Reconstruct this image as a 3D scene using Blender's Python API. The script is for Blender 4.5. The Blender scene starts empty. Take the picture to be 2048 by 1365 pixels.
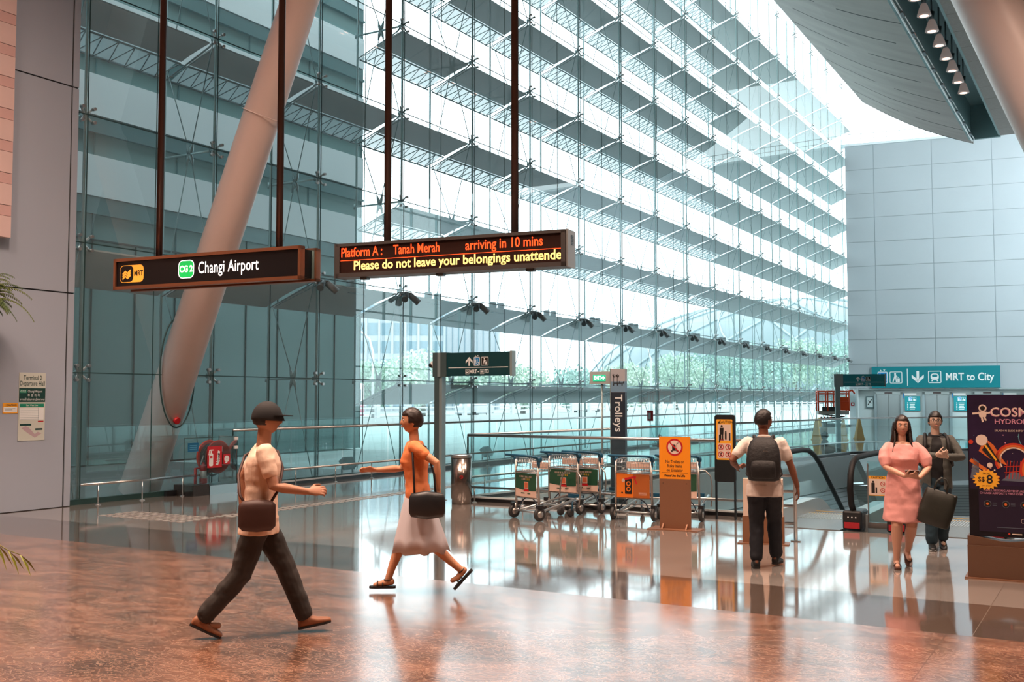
import bpy, bmesh, math, random
from mathutils import Vector, Matrix, Euler, noise
PI = math.pi
SC = bpy.context.scene
COL = SC.collection
random.seed(7)
# ---------------------------------------------------------------- camera
cam_data = bpy.data.cameras.new('camera')
cam_data.sensor_width = 36.0
cam_data.lens = 2086.0 / 2048.0 * 36.0
cam_data.clip_end = 900
cam = bpy.data.objects.new('camera', cam_data)
cam.location = (0, 0, 1.8)
cam.rotation_euler = (math.radians(90 + 3.142), 0, math.radians(30.202))
COL.objects.link(cam)
SC.camera = cam
# ---------------------------------------------------------------- exposure
SC.view_settings.view_transform = 'Standard'
SC.view_settings.look = 'None'
SC.view_settings.gamma = 1.0
SC.view_settings.exposure = 0.0
SC.view_settings.use_curve_mapping = False
SC.cycles.max_bounces = 10
SC.cycles.diffuse_bounces = 5
SC.cycles.glossy_bounces = 4
SC.cycles.transmission_bounces = 6
SC.cycles.transparent_max_bounces = 40
SC.cycles.sample_clamp_indirect = 6.0
SC.cycles.caustics_reflective = False
SC.cycles.caustics_refractive = False
# ---------------------------------------------------------------- world: bright overcast sky
SKY = 4.2
w = bpy.data.worlds.new('overcast_sky')
SC.world = w
w.use_nodes = True
nt = w.node_tree
bg = nt.nodes['Background']
tc = nt.nodes.new('ShaderNodeTexCoord')
sep = nt.nodes.new('ShaderNodeSeparateXYZ')
ramp = nt.nodes.new('ShaderNodeValToRGB')
nt.links.new(tc.outputs['Generated'], sep.inputs[0])
nt.links.new(sep.outputs['Z'], ramp.inputs[0])
ramp.color_ramp.elements[0].position = 0.0
ramp.color_ramp.elements[0].color = (0.80, 0.93, 0.98, 1)
ramp.color_ramp.elements[1].position = 0.5
ramp.color_ramp.elements[1].color = (0.90, 0.97, 1.0, 1)
nt.links.new(ramp.outputs[0], bg.inputs['Color'])
bg.inputs['Strength'].default_value = SKY


def lamp(name, kind, loc, energy, color, rot=(0, 0, 0), **kw):
    d = bpy.data.lights.new(name, kind)
    d.energy = energy
    d.color = color
    for k, v in kw.items():
        setattr(d, k, v)
    o = bpy.data.objects.new(name, d)
    o.location = loc
    o.rotation_euler = rot
    COL.objects.link(o)
    return o


WARM = (1.0, 0.70, 0.54)
# unseen warm lamps added above the frame to brighten foreground and column
for i, (x, y, e) in enumerate([(-9.5, 2.0, 950), (-8.0, 6.5, 900), (-4.0, 3.0, 500), (-1.0, 9.0, 500), (4.0, 6.0, 500), (-12.5, 4.0, 200), (-5.7, 13.0, 300), (1.2, 15.0, 900)]):
    lamp('added_warm_light', 'AREA', (x, y, 14.0), e, WARM, size=1.2, shape='DISK', spread=math.radians(120))

lamp('added_far_wall_fill', 'AREA', (9.5, 60, 16.0), 6500, (0.84, 0.95, 1.0), rot=(math.radians(62), 0, math.radians(24)), size=10, size_y=5, shape='RECTANGLE')  # unseen area light added to brighten the far wall
for x_, y_, e_ in ((4, 36, 3200), (3, 50, 3600), (2, 22, 2200)):
    lamp('added_high_fill', 'AREA', (x_, y_, 23.5), e_, (0.93, 0.97, 1.0), size=7, shape='SQUARE')  # unseen fill lights added high up to brighten camera-facing surfaces
lamp('lobby_lamp_light', 'AREA', (-9.5, 70.2, 2.33), 130, (0.9, 1.0, 1.0), rot=(0, 0, math.radians(8)), size=9, size_y=0.5, shape='RECTANGLE')
lamp('lower_lamp_light', 'AREA', (-5, 24, -0.6), 260, (0.85, 1.0, 1.0), rot=(0, 0, 0), size=6, size_y=14, shape='RECTANGLE')
# ---------------------------------------------------------------- materials
def lin(h):
    h = h.lstrip('#')
    v = [int(h[i:i + 2], 16) / 255 for i in (0, 2, 4)]
    return tuple((c / 12.92 if c <= 0.04045 else ((c + 0.055) / 1.055) ** 2.4) for c in v)


MATS = {}
def mat(name, col="", rough=0.5, metal=0.0, emit=0.0, ecol=None, noise_amt=0.0, noise_scale=8.0, bump=0.0, bump_scale=40.0, spec=0.5, coat=0.0, stretch=None, col2=None):
    if name in MATS:
        return MATS[name]
    if isinstance(col, str):
        col = lin(col)
    m = bpy.data.materials.new(name)
    m.use_nodes = True
    n = m.node_tree
    b = n.nodes['Principled BSDF']
    b.inputs['Base Color'].default_value = (*col, 1)
    b.inputs['Roughness'].default_value = rough
    b.inputs['Metallic'].default_value = metal
    b.inputs['Specular IOR Level'].default_value = spec
    b.inputs['Coat Weight'].default_value = coat
    if emit:
        e = lin(ecol) if isinstance(ecol, str) else (ecol or col)
        b.inputs['Emission Color'].default_value = (*e, 1)
        b.inputs['Emission Strength'].default_value = emit
    if noise_amt or bump:
        g = n.nodes.new('ShaderNodeTexCoord')
        mp = n.nodes.new('ShaderNodeMapping')
        n.links.new(g.outputs['Object'], mp.inputs[0])
        if stretch:
            mp.inputs['Scale'].default_value = stretch
    if noise_amt:
        t = n.nodes.new('ShaderNodeTexNoise')
        t.inputs['Scale'].default_value = noise_scale
        t.inputs['Detail'].default_value = 5
        n.links.new(mp.outputs[0], t.inputs[0])
        mx = n.nodes.new('ShaderNodeMix')
        mx.data_type = 'RGBA'
        c2 = (lin(col2) if isinstance(col2, str) else col2) if col2 else tuple(max(0, c * (1 - noise_amt)) for c in col)
        c1 = col if col2 else tuple(min(1, c * (1 + noise_amt)) for c in col)
        mx.inputs[6].default_value = (*c1, 1)
        mx.inputs[7].default_value = (*c2, 1)
        n.links.new(t.outputs[0], mx.inputs[0])
        n.links.new(mx.outputs[2], b.inputs['Base Color'])
    if bump:
        t2 = n.nodes.new('ShaderNodeTexNoise')
        t2.inputs['Scale'].default_value = bump_scale
        n.links.new(mp.outputs[0], t2.inputs[0])
        bp = n.nodes.new('ShaderNodeBump')
        bp.inputs['Strength'].default_value = bump
        bp.inputs['Distance'].default_value = 0.02
        n.links.new(t2.outputs[0], bp.inputs['Height'])
        n.links.new(bp.outputs[0], b.inputs['Normal'])
    MATS[name] = m
    return m


def _coat(n, fr):
    # solar coated glass: an even mirror share instead of one that climbs at grazing angles
    v = n.nodes.new('ShaderNodeMath')
    v.operation = 'MINIMUM'
    v.inputs[1].default_value = 0.14
    a = n.nodes.new('ShaderNodeMath')
    a.operation = 'ADD'
    a.inputs[1].default_value = 0.06
    n.links.new(fr.outputs[0], a.inputs[0])
    n.links.new(a.outputs[0], v.inputs[0])
    return v


def glass(name, tint=(0.80, 0.95, 0.94), refl=1.0, veil=0.0, veil_col=(0.7, 0.85, 0.85), rough=0.0, coated=0.0):
    """thin architectural glass: tinted transparency + fresnel mirror + pale veil imitating haze"""
    if name in MATS:
        return MATS[name]
    m = bpy.data.materials.new(name)
    m.use_nodes = True
    n = m.node_tree
    n.nodes.clear()
    out = n.nodes.new('ShaderNodeOutputMaterial')
    tr = n.nodes.new('ShaderNodeBsdfTransparent')
    tr.inputs[0].default_value = (*tint, 1)
    gl = n.nodes.new('ShaderNodeBsdfGlossy')
    gl.inputs['Roughness'].default_value = rough
    gl.inputs['Color'].default_value = (0.9, 1, 1, 1)
    fr = n.nodes.new('ShaderNodeFresnel')
    fr.inputs[0].default_value = 1.5
    fr = _coat(n, fr) if coated else fr
    mul = n.nodes.new('ShaderNodeMath')
    mul.operation = 'MULTIPLY'
    mul.inputs[1].default_value = refl
    n.links.new(fr.outputs[0], mul.inputs[0])
    m1 = n.nodes.new('ShaderNodeMixShader')
    n.links.new(mul.outputs[0], m1.inputs[0])
    n.links.new(tr.outputs[0], m1.inputs[1])
    n.links.new(gl.outputs[0], m1.inputs[2])
    last = m1
    if veil:  # diffuse share puts glare and haze into the glass colour
        df = n.nodes.new('ShaderNodeBsdfDiffuse')
        df.inputs[0].default_value = (*veil_col, 1)
        tl = n.nodes.new('ShaderNodeBsdfTranslucent')
        tl.inputs[0].default_value = (*veil_col, 1)
        ad = n.nodes.new('ShaderNodeMixShader')
        ad.inputs[0].default_value = 0.6
        n.links.new(df.outputs[0], ad.inputs[1])
        n.links.new(tl.outputs[0], ad.inputs[2])
        m2 = n.nodes.new('ShaderNodeMixShader')
        m2.inputs[0].default_value = veil
        n.links.new(m1.outputs[0], m2.inputs[1])
        n.links.new(ad.outputs[0], m2.inputs[2])
        last = m2
    n.links.new(last.outputs[0], out.inputs[0])
    MATS[name] = m
    return m


M_STEEL = mat('brushed_steel', (0.55, 0.56, 0.56), 0.28, 1.0)
M_STEEL_D = mat('dark_steel', (0.16, 0.19, 0.20), 0.4, 0.8)
M_CABLE = mat('cable_steel', (0.20, 0.30, 0.31), 0.45, 0.6)
M_RODC = mat('rod_teal_steel', (0.30, 0.45, 0.46), 0.4, 0.5)
M_BLACK = mat('black_plastic', (0.012, 0.013, 0.015), 0.4)
M_RUBBER = mat('black_rubber', (0.008, 0.008, 0.009), 0.6, spec=0.25)
M_WHITE = mat('white_vinyl', (0.85, 0.86, 0.86), 0.45)
M_WALLP = glass('curtain_glass', (0.87, 0.95, 0.955), 1.0, 0.10, (0.76, 0.92, 0.94), coated=True)
M_BAL = glass('balustrade_glass', (0.80, 0.945, 0.95), 0.9, 0.06, (0.66, 0.88, 0.9))


# ---------------------------------------------------------------- mesh builder
class MB:
    def __init__(self):
        self.v = []
        self.f = []
        self.mi = []
        self.mats = []
        self.sm = []
        self.M = Matrix.Identity(4)

    def slot(self, m):
        if m not in self.mats:
            self.mats.append(m)
        return self.mats.index(m)

    def add(self, verts, faces, m=None, smooth=False):
        b = len(self.v)
        M = self.M
        self.v.extend((M @ Vector(p))[:] for p in verts)
        i = self.slot(m) if m else 0
        for f in faces:
            self.f.append([b + k for k in f])
            self.mi.append(i)
            self.sm.append(smooth)
        return self

    def box(self, c, s, m=None, rz=0.0, R=None):
        x, y, z = s[0] / 2, s[1] / 2, s[2] / 2
        vs = [Vector((a * x, b * y, d * z)) for a in (-1, 1) for b in (-1, 1) for d in (-1, 1)]
        if R is None and rz:
            R = Matrix.Rotation(rz, 3, 'Z')
        if R is not None:
            vs = [R @ p for p in vs]
        c = Vector(c)
        vs = [p + c for p in vs]
        return self.add(vs, [(0, 1, 3, 2), (4, 6, 7, 5), (0, 4, 5, 1), (2, 3, 7, 6), (0, 2, 6, 4), (1, 5, 7, 3)], m)

    def bx(self, x0, x1, y0, y1, z0, z1, m=None):
        return self.box(((x0 + x1) / 2, (y0 + y1) / 2, (z0 + z1) / 2), (abs(x1 - x0), abs(y1 - y0), abs(z1 - z0)), m)

    def tube(self, pts, r, m=None, n=8, closed=False, caps=True):
        pts = [Vector(p) for p in pts]
        k = len(pts)
        rs = r if isinstance(r, (list, tuple)) else [r] * k
        tang = []
        for i in range(k):
            a = pts[(i - 1) % k] if (i > 0 or closed) else pts[i]
            b = pts[(i + 1) % k] if (i < k - 1 or closed) else pts[i]
            t = (b - a)
            tang.append(t.normalized() if t.length > 1e-9 else Vector((0, 0, 1)))
        t0 = tang[0]
        up = Vector((0, 0, 1)) if abs(t0.z) < 0.9 else Vector((0, 1, 0))
        nrm = (up - t0 * up.dot(t0)).normalized()
        vs = []
        for i in range(k):
            t = tang[i]
            nrm = (nrm - t * nrm.dot(t))
            if nrm.length < 1e-6:
                nrm = t.orthogonal()
            nrm.normalize()
            bn = t.cross(nrm)
            for j in range(n):
                a = 2 * PI * j / n
                vs.append(pts[i] + (nrm * math.cos(a) + bn * math.sin(a)) * rs[i])
        fs = []
        rng = k if closed else k - 1
        for i in range(rng):
            i2 = (i + 1) % k
            for j in range(n):
                fs.append((i * n + j, i * n + (j + 1) % n, i2 * n + (j + 1) % n, i2 * n + j))
        if caps and not closed:
            fs.append(tuple(reversed(range(n))))
            fs.append(tuple((k - 1) * n + j for j in range(n)))
        return self.add(vs, fs, m, True)

    def cyl(self, p0, p1, r0, r1=None, m=None, n=16):
        r1 = r0 if r1 is None else r1
        self.tube([p0, p1], [r0, r1], m, n)
        for i in range(2):
            self.sm[-1 - i] = False
        return self

    def lathe(self, prof, c=(0, 0, 0), m=None, n=24, R=None):
        vs = []
        k = len(prof)
        for r, z in prof:
            for j in range(n):
                a = 2 * PI * j / n
                p = Vector((r * math.cos(a), r * math.sin(a), z))
                if R is not None:
                    p = R @ p
                vs.append(p + Vector(c))
        fs = []
        for i in range(k - 1):
            for j in range(n):
                fs.append((i * n + j, i * n + (j + 1) % n, (i + 1) * n + (j + 1) % n, (i + 1) * n + j))
        if prof[0][0] > 1e-6:
            fs.append(tuple(reversed(range(n))))
        if prof[-1][0] > 1e-6:
            fs.append(tuple((k - 1) * n + j for j in range(n)))
        return self.add(vs, fs, m, True)

    def rings(self, rings, m=None, smooth=True, caps=True):
        n = len(rings[0])
        vs = [p for r in rings for p in r]
        fs = []
        for i in range(len(rings) - 1):
            for j in range(n):
                fs.append((i * n + j, i * n + (j + 1) % n, (i + 1) * n + (j + 1) % n, (i + 1) * n + j))
        if caps:
            fs.append(tuple(reversed(range(n))))
            fs.append(tuple((len(rings) - 1) * n + j for j in range(n)))
        return self.add(vs, fs, m, smooth)

    def prism(self, poly, z0, z1, m=None):
        n = len(poly)
        vs = [(p[0], p[1], z0) for p in poly] + [(p[0], p[1], z1) for p in poly]
        fs = [tuple(reversed(range(n))), tuple(range(n, 2 * n))]
        for j in range(n):
            fs.append((j, (j + 1) % n, n + (j + 1) % n, n + j))
        return self.add(vs, fs, m)

    def quad(self, a, b, c, d, m=None):
        return self.add([a, b, c, d], [(0, 1, 2, 3)], m)

    def sph(self, c, r, m=None, nu=16, nv=10, R=None):
        r = (r, r, r) if isinstance(r, (int, float)) else r
        vs = []
        fs = []
        for i in range(nv + 1):
            ph = PI * i / nv
            for j in range(nu):
                a = 2 * PI * j / nu
                p = Vector((r[0] * math.sin(ph) * math.cos(a), r[1] * math.sin(ph) * math.sin(a), r[2] * math.cos(ph)))
                if R is not None:
                    p = R @ p
                vs.append(p + Vector(c))
        for i in range(nv):
            for j in range(nu):
                fs.append((i * nu + j, (i + 1) * nu + j, (i + 1) * nu + (j + 1) % nu, i * nu + (j + 1) % nu))
        return self.add(vs, fs, m, True)

    def mesh(self, name, fixn=False):
        me = bpy.data.meshes.new(name)
        me.from_pydata([tuple(p) for p in self.v], [], self.f)
        for m in self.mats:
            me.materials.append(m)
        me.polygons.foreach_set('material_index', self.mi)
        me.polygons.foreach_set('use_smooth', self.sm)
        me.update()
        if fixn:
            bm = bmesh.new()
            bm.from_mesh(me)
            bmesh.ops.remove_doubles(bm, verts=bm.verts, dist=1e-5)
            bmesh.ops.recalc_face_normals(bm, faces=bm.faces)
            bm.to_mesh(me)
            bm.free()
        return me

    def build(self, name, m=None, parent=None, bevel=0.0, fixn=False):
        if m is not None and not self.mats:
            self.mats = [m]
        me = self.mesh(name, fixn or bevel > 0)
        o = bpy.data.objects.new(name, me)
        COL.objects.link(o)
        if parent is not None:
            o.parent = parent
        if bevel:
            b = o.modifiers.new('bevel', 'BEVEL')
            b.width = bevel
            b.segments = 2
            b.limit_method = 'ANGLE'
        return o


def tag(o, label=None, cat=None, group=None, kind=None):
    if label:
        o['label'] = label
    if cat:
        o['category'] = cat
    if group:
        o['group'] = group
    if kind:
        o['kind'] = kind
    return o


def thing(name, label, cat, loc=(0, 0, 0), rz=0.0, group=None, kind=None):
    o = bpy.data.objects.new(name, None)
    o.empty_display_size = 0.2
    o.location = loc
    o.rotation_euler = (0, 0, rz)
    COL.objects.link(o)
    return tag(o, label, cat, group, kind)


def copy_tree(o, parent=None):
    c = o.copy()
    COL.objects.link(c)
    c.parent = parent
    for ch in list(o.children):
        copy_tree(ch, c)
    return c


def text_geo(s, size=1.0, align='CENTER', sx=1.0, bold=0.0, spacing=1.0):
    cu = bpy.data.curves.new('t', 'FONT')
    cu.body = s
    cu.size = size
    cu.align_x = align
    cu.align_y = 'CENTER'
    cu.offset = bold
    cu.space_character = spacing
    cu.resolution_u = 3
    o = bpy.data.objects.new('t', cu)
    COL.objects.link(o)
    bpy.context.view_layer.update()
    me = bpy.data.meshes.new_from_object(o.evaluated_get(bpy.context.evaluated_depsgraph_get()))
    vs = [(v.co.x * sx, v.co.y) for v in me.vertices]
    fs = [tuple(p.vertices) for p in me.polygons]
    bpy.data.objects.remove(o)
    bpy.data.curves.remove(cu)
    bpy.data.meshes.remove(me)
    return vs, fs


class Art:
    """flat printed graphics on a panel: local x to the right, z up, panel faces -y"""
    def __init__(self, y=0.0):
        self.y = y
        self.g = {}
        self.k = {}

    def mb(self, name):
        if name not in self.g:
            self.g[name] = MB()
        return self.g[name]

    def raw(self, name, pts, faces, m, lay=1):
        y = self.y - 0.0012 * lay
        self.mb(name).add([(p[0], y, p[1]) for p in pts], faces, m)

    def poly(self, name, pts, m, lay=1):
        y = self.y - 0.0012 * lay
        n = len(pts)
        vs = [(p[0], y, p[1]) for p in pts] + [(p[0], y + 0.001, p[1]) for p in pts]
        fs = [tuple(range(n)), tuple(reversed(range(n, 2 * n)))]
        fs += [(j, n + j, n + (j + 1) % n, (j + 1) % n) for j in range(n)]
        self.mb(name).add(vs, fs, m)

    def rect(self, name, x, z, w_, h, m, lay=1, rot=0.0):
        c, s = math.cos(rot), math.sin(rot)
        pts = [(x + a * w_ / 2 * c - b * h / 2 * s, z + a * w_ / 2 * s + b * h / 2 * c) for a, b in ((-1, -1), (1, -1), (1, 1), (-1, 1))]
        self.poly(name, pts, m, lay)

    def rrect(self, name, x, z, w_, h, r, m, lay=1, n=5):
        pts = []
        for cx, cz, a0 in ((x + w_ / 2 - r, z - h / 2 + r, -90), (x + w_ / 2 - r, z + h / 2 - r, 0), (x - w_ / 2 + r, z + h / 2 - r, 90), (x - w_ / 2 + r, z - h / 2 + r, 180)):
            for i in range(n + 1):
                a = math.radians(a0 + 90 * i / n)
                pts.append((cx + r * math.cos(a), cz + r * math.sin(a)))
        self.poly(name, pts, m, lay)

    def frame(self, name, x, z, w_, h, r, t, m, mi, lay=1):
        self.rrect(name, x, z, w_, h, r, m, lay)
        self.rrect(name, x, z, w_ - 2 * t, h - 2 * t, max(r - t, 0.001), mi, lay + 1)

    def disc(self, name, x, z, r, m, lay=1, n=24, rz=None):
        rz = rz or r
        self.poly(name, [(x + r * math.cos(2 * PI * i / n), z + rz * math.sin(2 * PI * i / n)) for i in range(n)], m, lay)

    def ring(self, name, x, z, r0, r1, m, lay=1, n=28, a0=0, a1=360, kz=1.0):
        p, fs = [], []
        full = abs(a1 - a0) >= 360
        k = n if full else n + 1
        for i in range(k):
            a = math.radians(a0 + (a1 - a0) * i / n)
            p.append((x + r0 * math.cos(a), z + r0 * kz * math.sin(a)))
            p.append((x + r1 * math.cos(a), z + r1 * kz * math.sin(a)))
        for i in range(n):
            a, b = 2 * i, 2 * ((i + 1) % k)
            fs.append((a, a + 1, b + 1, b))
        self.raw(name, p, fs, m, lay)

    def line(self, name, x0, z0, x1, z1, t, m, lay=1):
        L = math.hypot(x1 - x0, z1 - z0)
        self.rect(name, (x0 + x1) / 2, (z0 + z1) / 2, L, t, m, lay, math.atan2(z1 - z0, x1 - x0))

    def text(self, name, s, x, z, size, m, lay=1, align='CENTER', sx=1.0, bold=0.0, rot=0.0, spacing=1.0):
        vs, fs = text_geo(s, size, align, sx, bold, spacing)
        c, sn = math.cos(rot), math.sin(rot)
        self.raw(name, [(x + a * c - b * sn, z + a * sn + b * c) for a, b in vs], fs, m, lay)

    def build(self, parent):
        for ch in parent.children:
            if ch.name.split('.')[0] in ('panel', 'card', 'board', 'screen', 'body', 'glass_panel') and ch.type == 'MESH':
                parent = ch
                break
        return [mb.build(nm, None, parent) for nm, mb in self.g.items() if mb.v]


# pictograms -------------------------------------------------------
def pic_arrow(a, nm, x, z, s, m, down=False, lay=1):
    k = -1 if down else 1
    a.rect(nm, x, z - k * 0.08 * s, 0.20 * s, 0.84 * s, m, lay)
    for sg in (-1, 1):
        a.poly(nm, [(x, z + k * 0.5 * s), (x + sg * 0.46 * s, z + k * 0.06 * s), (x + sg * 0.46 * s, z - k * 0.20 * s), (x, z + k * 0.22 * s)][::(1 if sg * k < 0 else -1)], m, lay)


def pic_lift(a, nm, x, z, s, mw, mb_, lay=1):
    a.frame(nm, x, z, 0.80 * s, 1.0 * s, 0.10 * s, 0.06 * s, mw, mb_, lay)
    L = lay + 2
    a.disc(nm, x - 0.20 * s, z + 0.26 * s, 0.07 * s, mw, L, 10)
    a.poly(nm, [(x - 0.30 * s, z - 0.38 * s), (x - 0.16 * s, z - 0.38 * s), (x - 0.08 * s, z + 0.12 * s), (x - 0.20 * s, z + 0.20 * s), (x - 0.30 * s, z + 0.1 * s)], mw, L)
    a.ring(nm, x + 0.13 * s, z - 0.22 * s, 0.10 * s, 0.17 * s, mw, L, 14)
    a.line(nm, x + 0.06 * s, z - 0.1 * s, x + 0.08 * s, z + 0.12 * s, 0.07 * s, mw, L)
    a.disc(nm, x + 0.09 * s, z + 0.18 * s, 0.05 * s, mw, L, 8)
    for sg in (-1, 1):
        a.poly(nm, [(x + sg * 0.14 * s - 0.1 * s, z + (0.62 if sg > 0 else 0.54) * s + (0.06 * s if sg > 0 else 0)), (x + sg * 0.14 * s + 0.1 * s, z + (0.62 if sg > 0 else 0.54) * s + (0.06 * s if sg > 0 else 0)), (x + sg * 0.14 * s, z + (0.56 if sg > 0 else 0.68) * s)], mw, lay)


def pic_porter(a, nm, x, z, s, mw, mi, lay=1):
    a.frame(nm, x, z, 1.0 * s, 1.0 * s, 0.10 * s, 0.06 * s, mw, mi, lay)
    L = lay + 2
    a.disc(nm, x - 0.06 * s, z + 0.30 * s, 0.08 * s, mw, L, 10)
    a.poly(nm, [(x - 0.16 * s, z - 0.05 * s), (x + 0.04 * s, z - 0.05 * s), (x + 0.04 * s, z + 0.20 * s), (x - 0.12 * s, z + 0.20 * s)], mw, L)
    a.line(nm, x - 0.12 * s, z, x - 0.24 * s, z - 0.38 * s, 0.09 * s, mw, L)
    a.line(nm, x - 0.02 * s, z, x + 0.04 * s, z - 0.38 * s, 0.09 * s, mw, L)
    a.line(nm, x, z + 0.12 * s, x + 0.20 * s, z, 0.06 * s, mw, L)
    a.rect(nm, x + 0.20 * s, z - 0.22 * s, 0.20 * s, 0.32 * s, mw, L)


def pic_train(a, nm, x, z, s, mw, mi, lay=1):
    a.frame(nm, x, z, 1.0 * s, 1.0 * s, 0.10 * s, 0.06 * s, mw, mi, lay)
    L = lay + 2
    a.rrect(nm, x, z + 0.02 * s, 0.62 * s, 0.52 * s, 0.2 * s, mw, L)
    a.rrect(nm, x, z + 0.10 * s, 0.40 * s, 0.22 * s, 0.09 * s, mi, L + 1)
    for sg in (-1, 1):
        a.rect(nm, x + sg * 0.2 * s, z - 0.30 * s, 0.1 * s, 0.12 * s, mw, L)


def pic_plane(a, nm, x, z, s, mw, mi, lay=1):
    a.frame(nm, x, z, 1.0 * s, 1.0 * s, 0.10 * s, 0.07 * s, mw, mi, lay)
    L = lay + 2
    a.rrect(nm, x, z, 0.13 * s, 0.76 * s, 0.06 * s, mw, L)
    a.poly(nm, [(x - 0.38 * s, z - 0.08 * s), (x + 0.38 * s, z - 0.08 * s), (x, z + 0.16 * s)], mw, L)
    a.poly(nm, [(x - 0.17 * s, z - 0.36 * s), (x + 0.17 * s, z - 0.36 * s), (x, z - 0.24 * s)], mw, L)


def pic_trolley(a, nm, x, z, s, m, lay=1):
    a.line(nm, x - 0.35 * s, z - 0.30 * s, x + 0.35 * s, z - 0.30 * s, 0.06 * s, m, lay)
    a.line(nm, x + 0.22 * s, z - 0.30 * s, x + 0.22 * s, z + 0.36 * s, 0.05 * s, m, lay)
    a.line(nm, x + 0.22 * s, z + 0.36 * s, x + 0.40 * s, z + 0.42 * s, 0.05 * s, m, lay)
    for q in (-0.25, 0.25):
        a.disc(nm, x + q * s, z - 0.40 * s, 0.07 * s, m, lay, 10)
    a.rect(nm, x - 0.06 * s, z - 0.02 * s, 0.34 * s, 0.48 * s, m, lay)
    a.ring(nm, x - 0.06 * s, z + 0.22 * s, 0.05 * s, 0.09 * s, m, lay, 10, 0, 180)
# ================================================================ SETTING
def floor_material():
    m = bpy.data.materials.new('terminal_floor')
    m.use_nodes = True
    n = m.node_tree
    L = n.links.new
    b = n.nodes['Principled BSDF']
    geo = n.nodes.new('ShaderNodeNewGeometry')
    sp = n.nodes.new('ShaderNodeSeparateXYZ')
    L(geo.outputs['Position'], sp.inputs[0])

    def math_(op, a, bb=None, cc=None):
        q = n.nodes.new('ShaderNodeMath')
        q.operation = op
        for i, v in enumerate((a, bb, cc)):
            if v is None:
                continue
            if isinstance(v, (int, float)):
                q.inputs[i].default_value = v
            else:
                L(v, q.inputs[i])
        return q.outputs[0]

    def mix(f, a, bb):
        q = n.nodes.new('ShaderNodeMix')
        q.data_type = 'RGBA'
        for i, v in ((0, f), (6, a), (7, bb)):
            if isinstance(v, tuple):
                q.inputs[i].default_value = (*v, 1)
            elif isinstance(v, (int, float)):
                q.inputs[i].default_value = v
            else:
                L(v, q.inputs[i])
        return q.outputs[2]

    def noise_(scale, detail=5, vec=None, dist=0.0, rough=0.5):
        q = n.nodes.new('ShaderNodeTexNoise')
        q.inputs['Scale'].default_value = scale
        q.inputs['Detail'].default_value = detail
        q.inputs['Distortion'].default_value = dist
        q.inputs['Roughness'].default_value = rough
        L(vec if vec is not None else geo.outputs['Position'], q.inputs[0])
        return q.outputs[0]

    X, Y = sp.outputs['X'], sp.outputs['Y']

    def grout(co, period, off, wd):
        v = math_('ADD', co, off + 600 * period)
        v = math_('MODULO', v, period)
        return math_('LESS_THAN', v, wd)

    marble = math_('LESS_THAN', Y, 8.66)
    band = math_('MULTIPLY', math_('LESS_THAN', Y, 10.02), math_('GREATER_THAN', Y, 8.66))
    # granite: beige grey with fine speckle and tile to tile variation
    speck = noise_(90, 3)
    r1 = n.nodes.new('ShaderNodeValToRGB')
    L(speck, r1.inputs[0])
    r1.color_ramp.elements[0].position = 0.36
    r1.color_ramp.elements[0].color = (*lin('#6f6864'), 1)
    r1.color_ramp.elements[1].position = 0.62
    r1.color_ramp.elements[1].color = (*lin('#989089'), 1)
    gran = r1.outputs[0]
    tx = math_('FLOOR', math_('DIVIDE', math_('ADD', X, 1.02), 0.665))
    ty = math_('FLOOR', math_('DIVIDE', Y, 0.9))
    cmb = n.nodes.new('ShaderNodeCombineXYZ')
    L(tx, cmb.inputs[0])
    L(ty, cmb.inputs[1])
    wn = n.nodes.new('ShaderNodeTexWhiteNoise')
    L(cmb.outputs[0], wn.inputs[0])
    gran = mix(math_('MULTIPLY', wn.outputs[0], 0.16), gran, (0.12, 0.11, 0.10))
    # dark band
    r2 = n.nodes.new('ShaderNodeValToRGB')
    L(speck, r2.inputs[0])
    r2.color_ramp.elements[0].position = 0.36
    r2.color_ramp.elements[0].color = (*lin('#3a302a'), 1)
    r2.color_ramp.elements[1].position = 0.65
    r2.color_ramp.elements[1].color = (*lin('#6b5c52'), 1)
    # marble: clouded brown with drawn-out veins
    mp = n.nodes.new('ShaderNodeMapping')
    mp.inputs['Rotation'].default_value = (0, 0, math.radians(-28))
    mp.inputs['Scale'].default_value = (0.9, 1.5, 1)
    L(geo.outputs['Position'], mp.inputs[0])
    big = noise_(1.5, 9, mp.outputs[0], 1.4, 0.68)
    r3 = n.nodes.new('ShaderNodeValToRGB')
    L(big, r3.inputs[0])
    e = r3.color_ramp.elements
    e[0].position = 0.30
    e[0].color = (*lin('#3f281c'), 1)
    e[1].position = 0.72
    e[1].color = (*lin('#96705c'), 1)
    k = e.new(0.46)
    k.color = (*lin('#5d3f2f'), 1)
    k = e.new(0.57)
    k.color = (*lin('#785341'), 1)
    fine = noise_(6.5, 8, mp.outputs[0], 2.2, 0.7)
    vein = math_('LESS_THAN', math_('ABSOLUTE', math_('SUBTRACT', fine, 0.5)), 0.012)
    mar = mix(math_('MULTIPLY', vein, 0.6), r3.outputs[0], lin('#c8a890'))
    # grout
    g1 = math_('MAXIMUM', grout(X, 0.665, 1.02, 0.006), grout(Y, 0.9, 0.78, 0.006))
    g2 = math_('MAXIMUM', grout(X, 1.9, 3.1, 0.009), grout(Y, 2.6, 1.1, 0.006))
    c = mix(math_('MULTIPLY', g1, 0.55), gran, (0.05, 0.045, 0.04))
    c = mix(band, c, mix(math_('MULTIPLY', grout(X, 1.33, 2.35, 0.006), 0.5), r2.outputs[0], (0.3, 0.26, 0.22)))
    c = mix(marble, c, mix(math_('MULTIPLY', g2, 0.6), mar, (0.05, 0.03, 0.02)))
    L(c, b.inputs['Base Color'])
    rg = math_('ADD', math_('MULTIPLY', noise_(3.0, 4), 0.05), 0.055)
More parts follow.
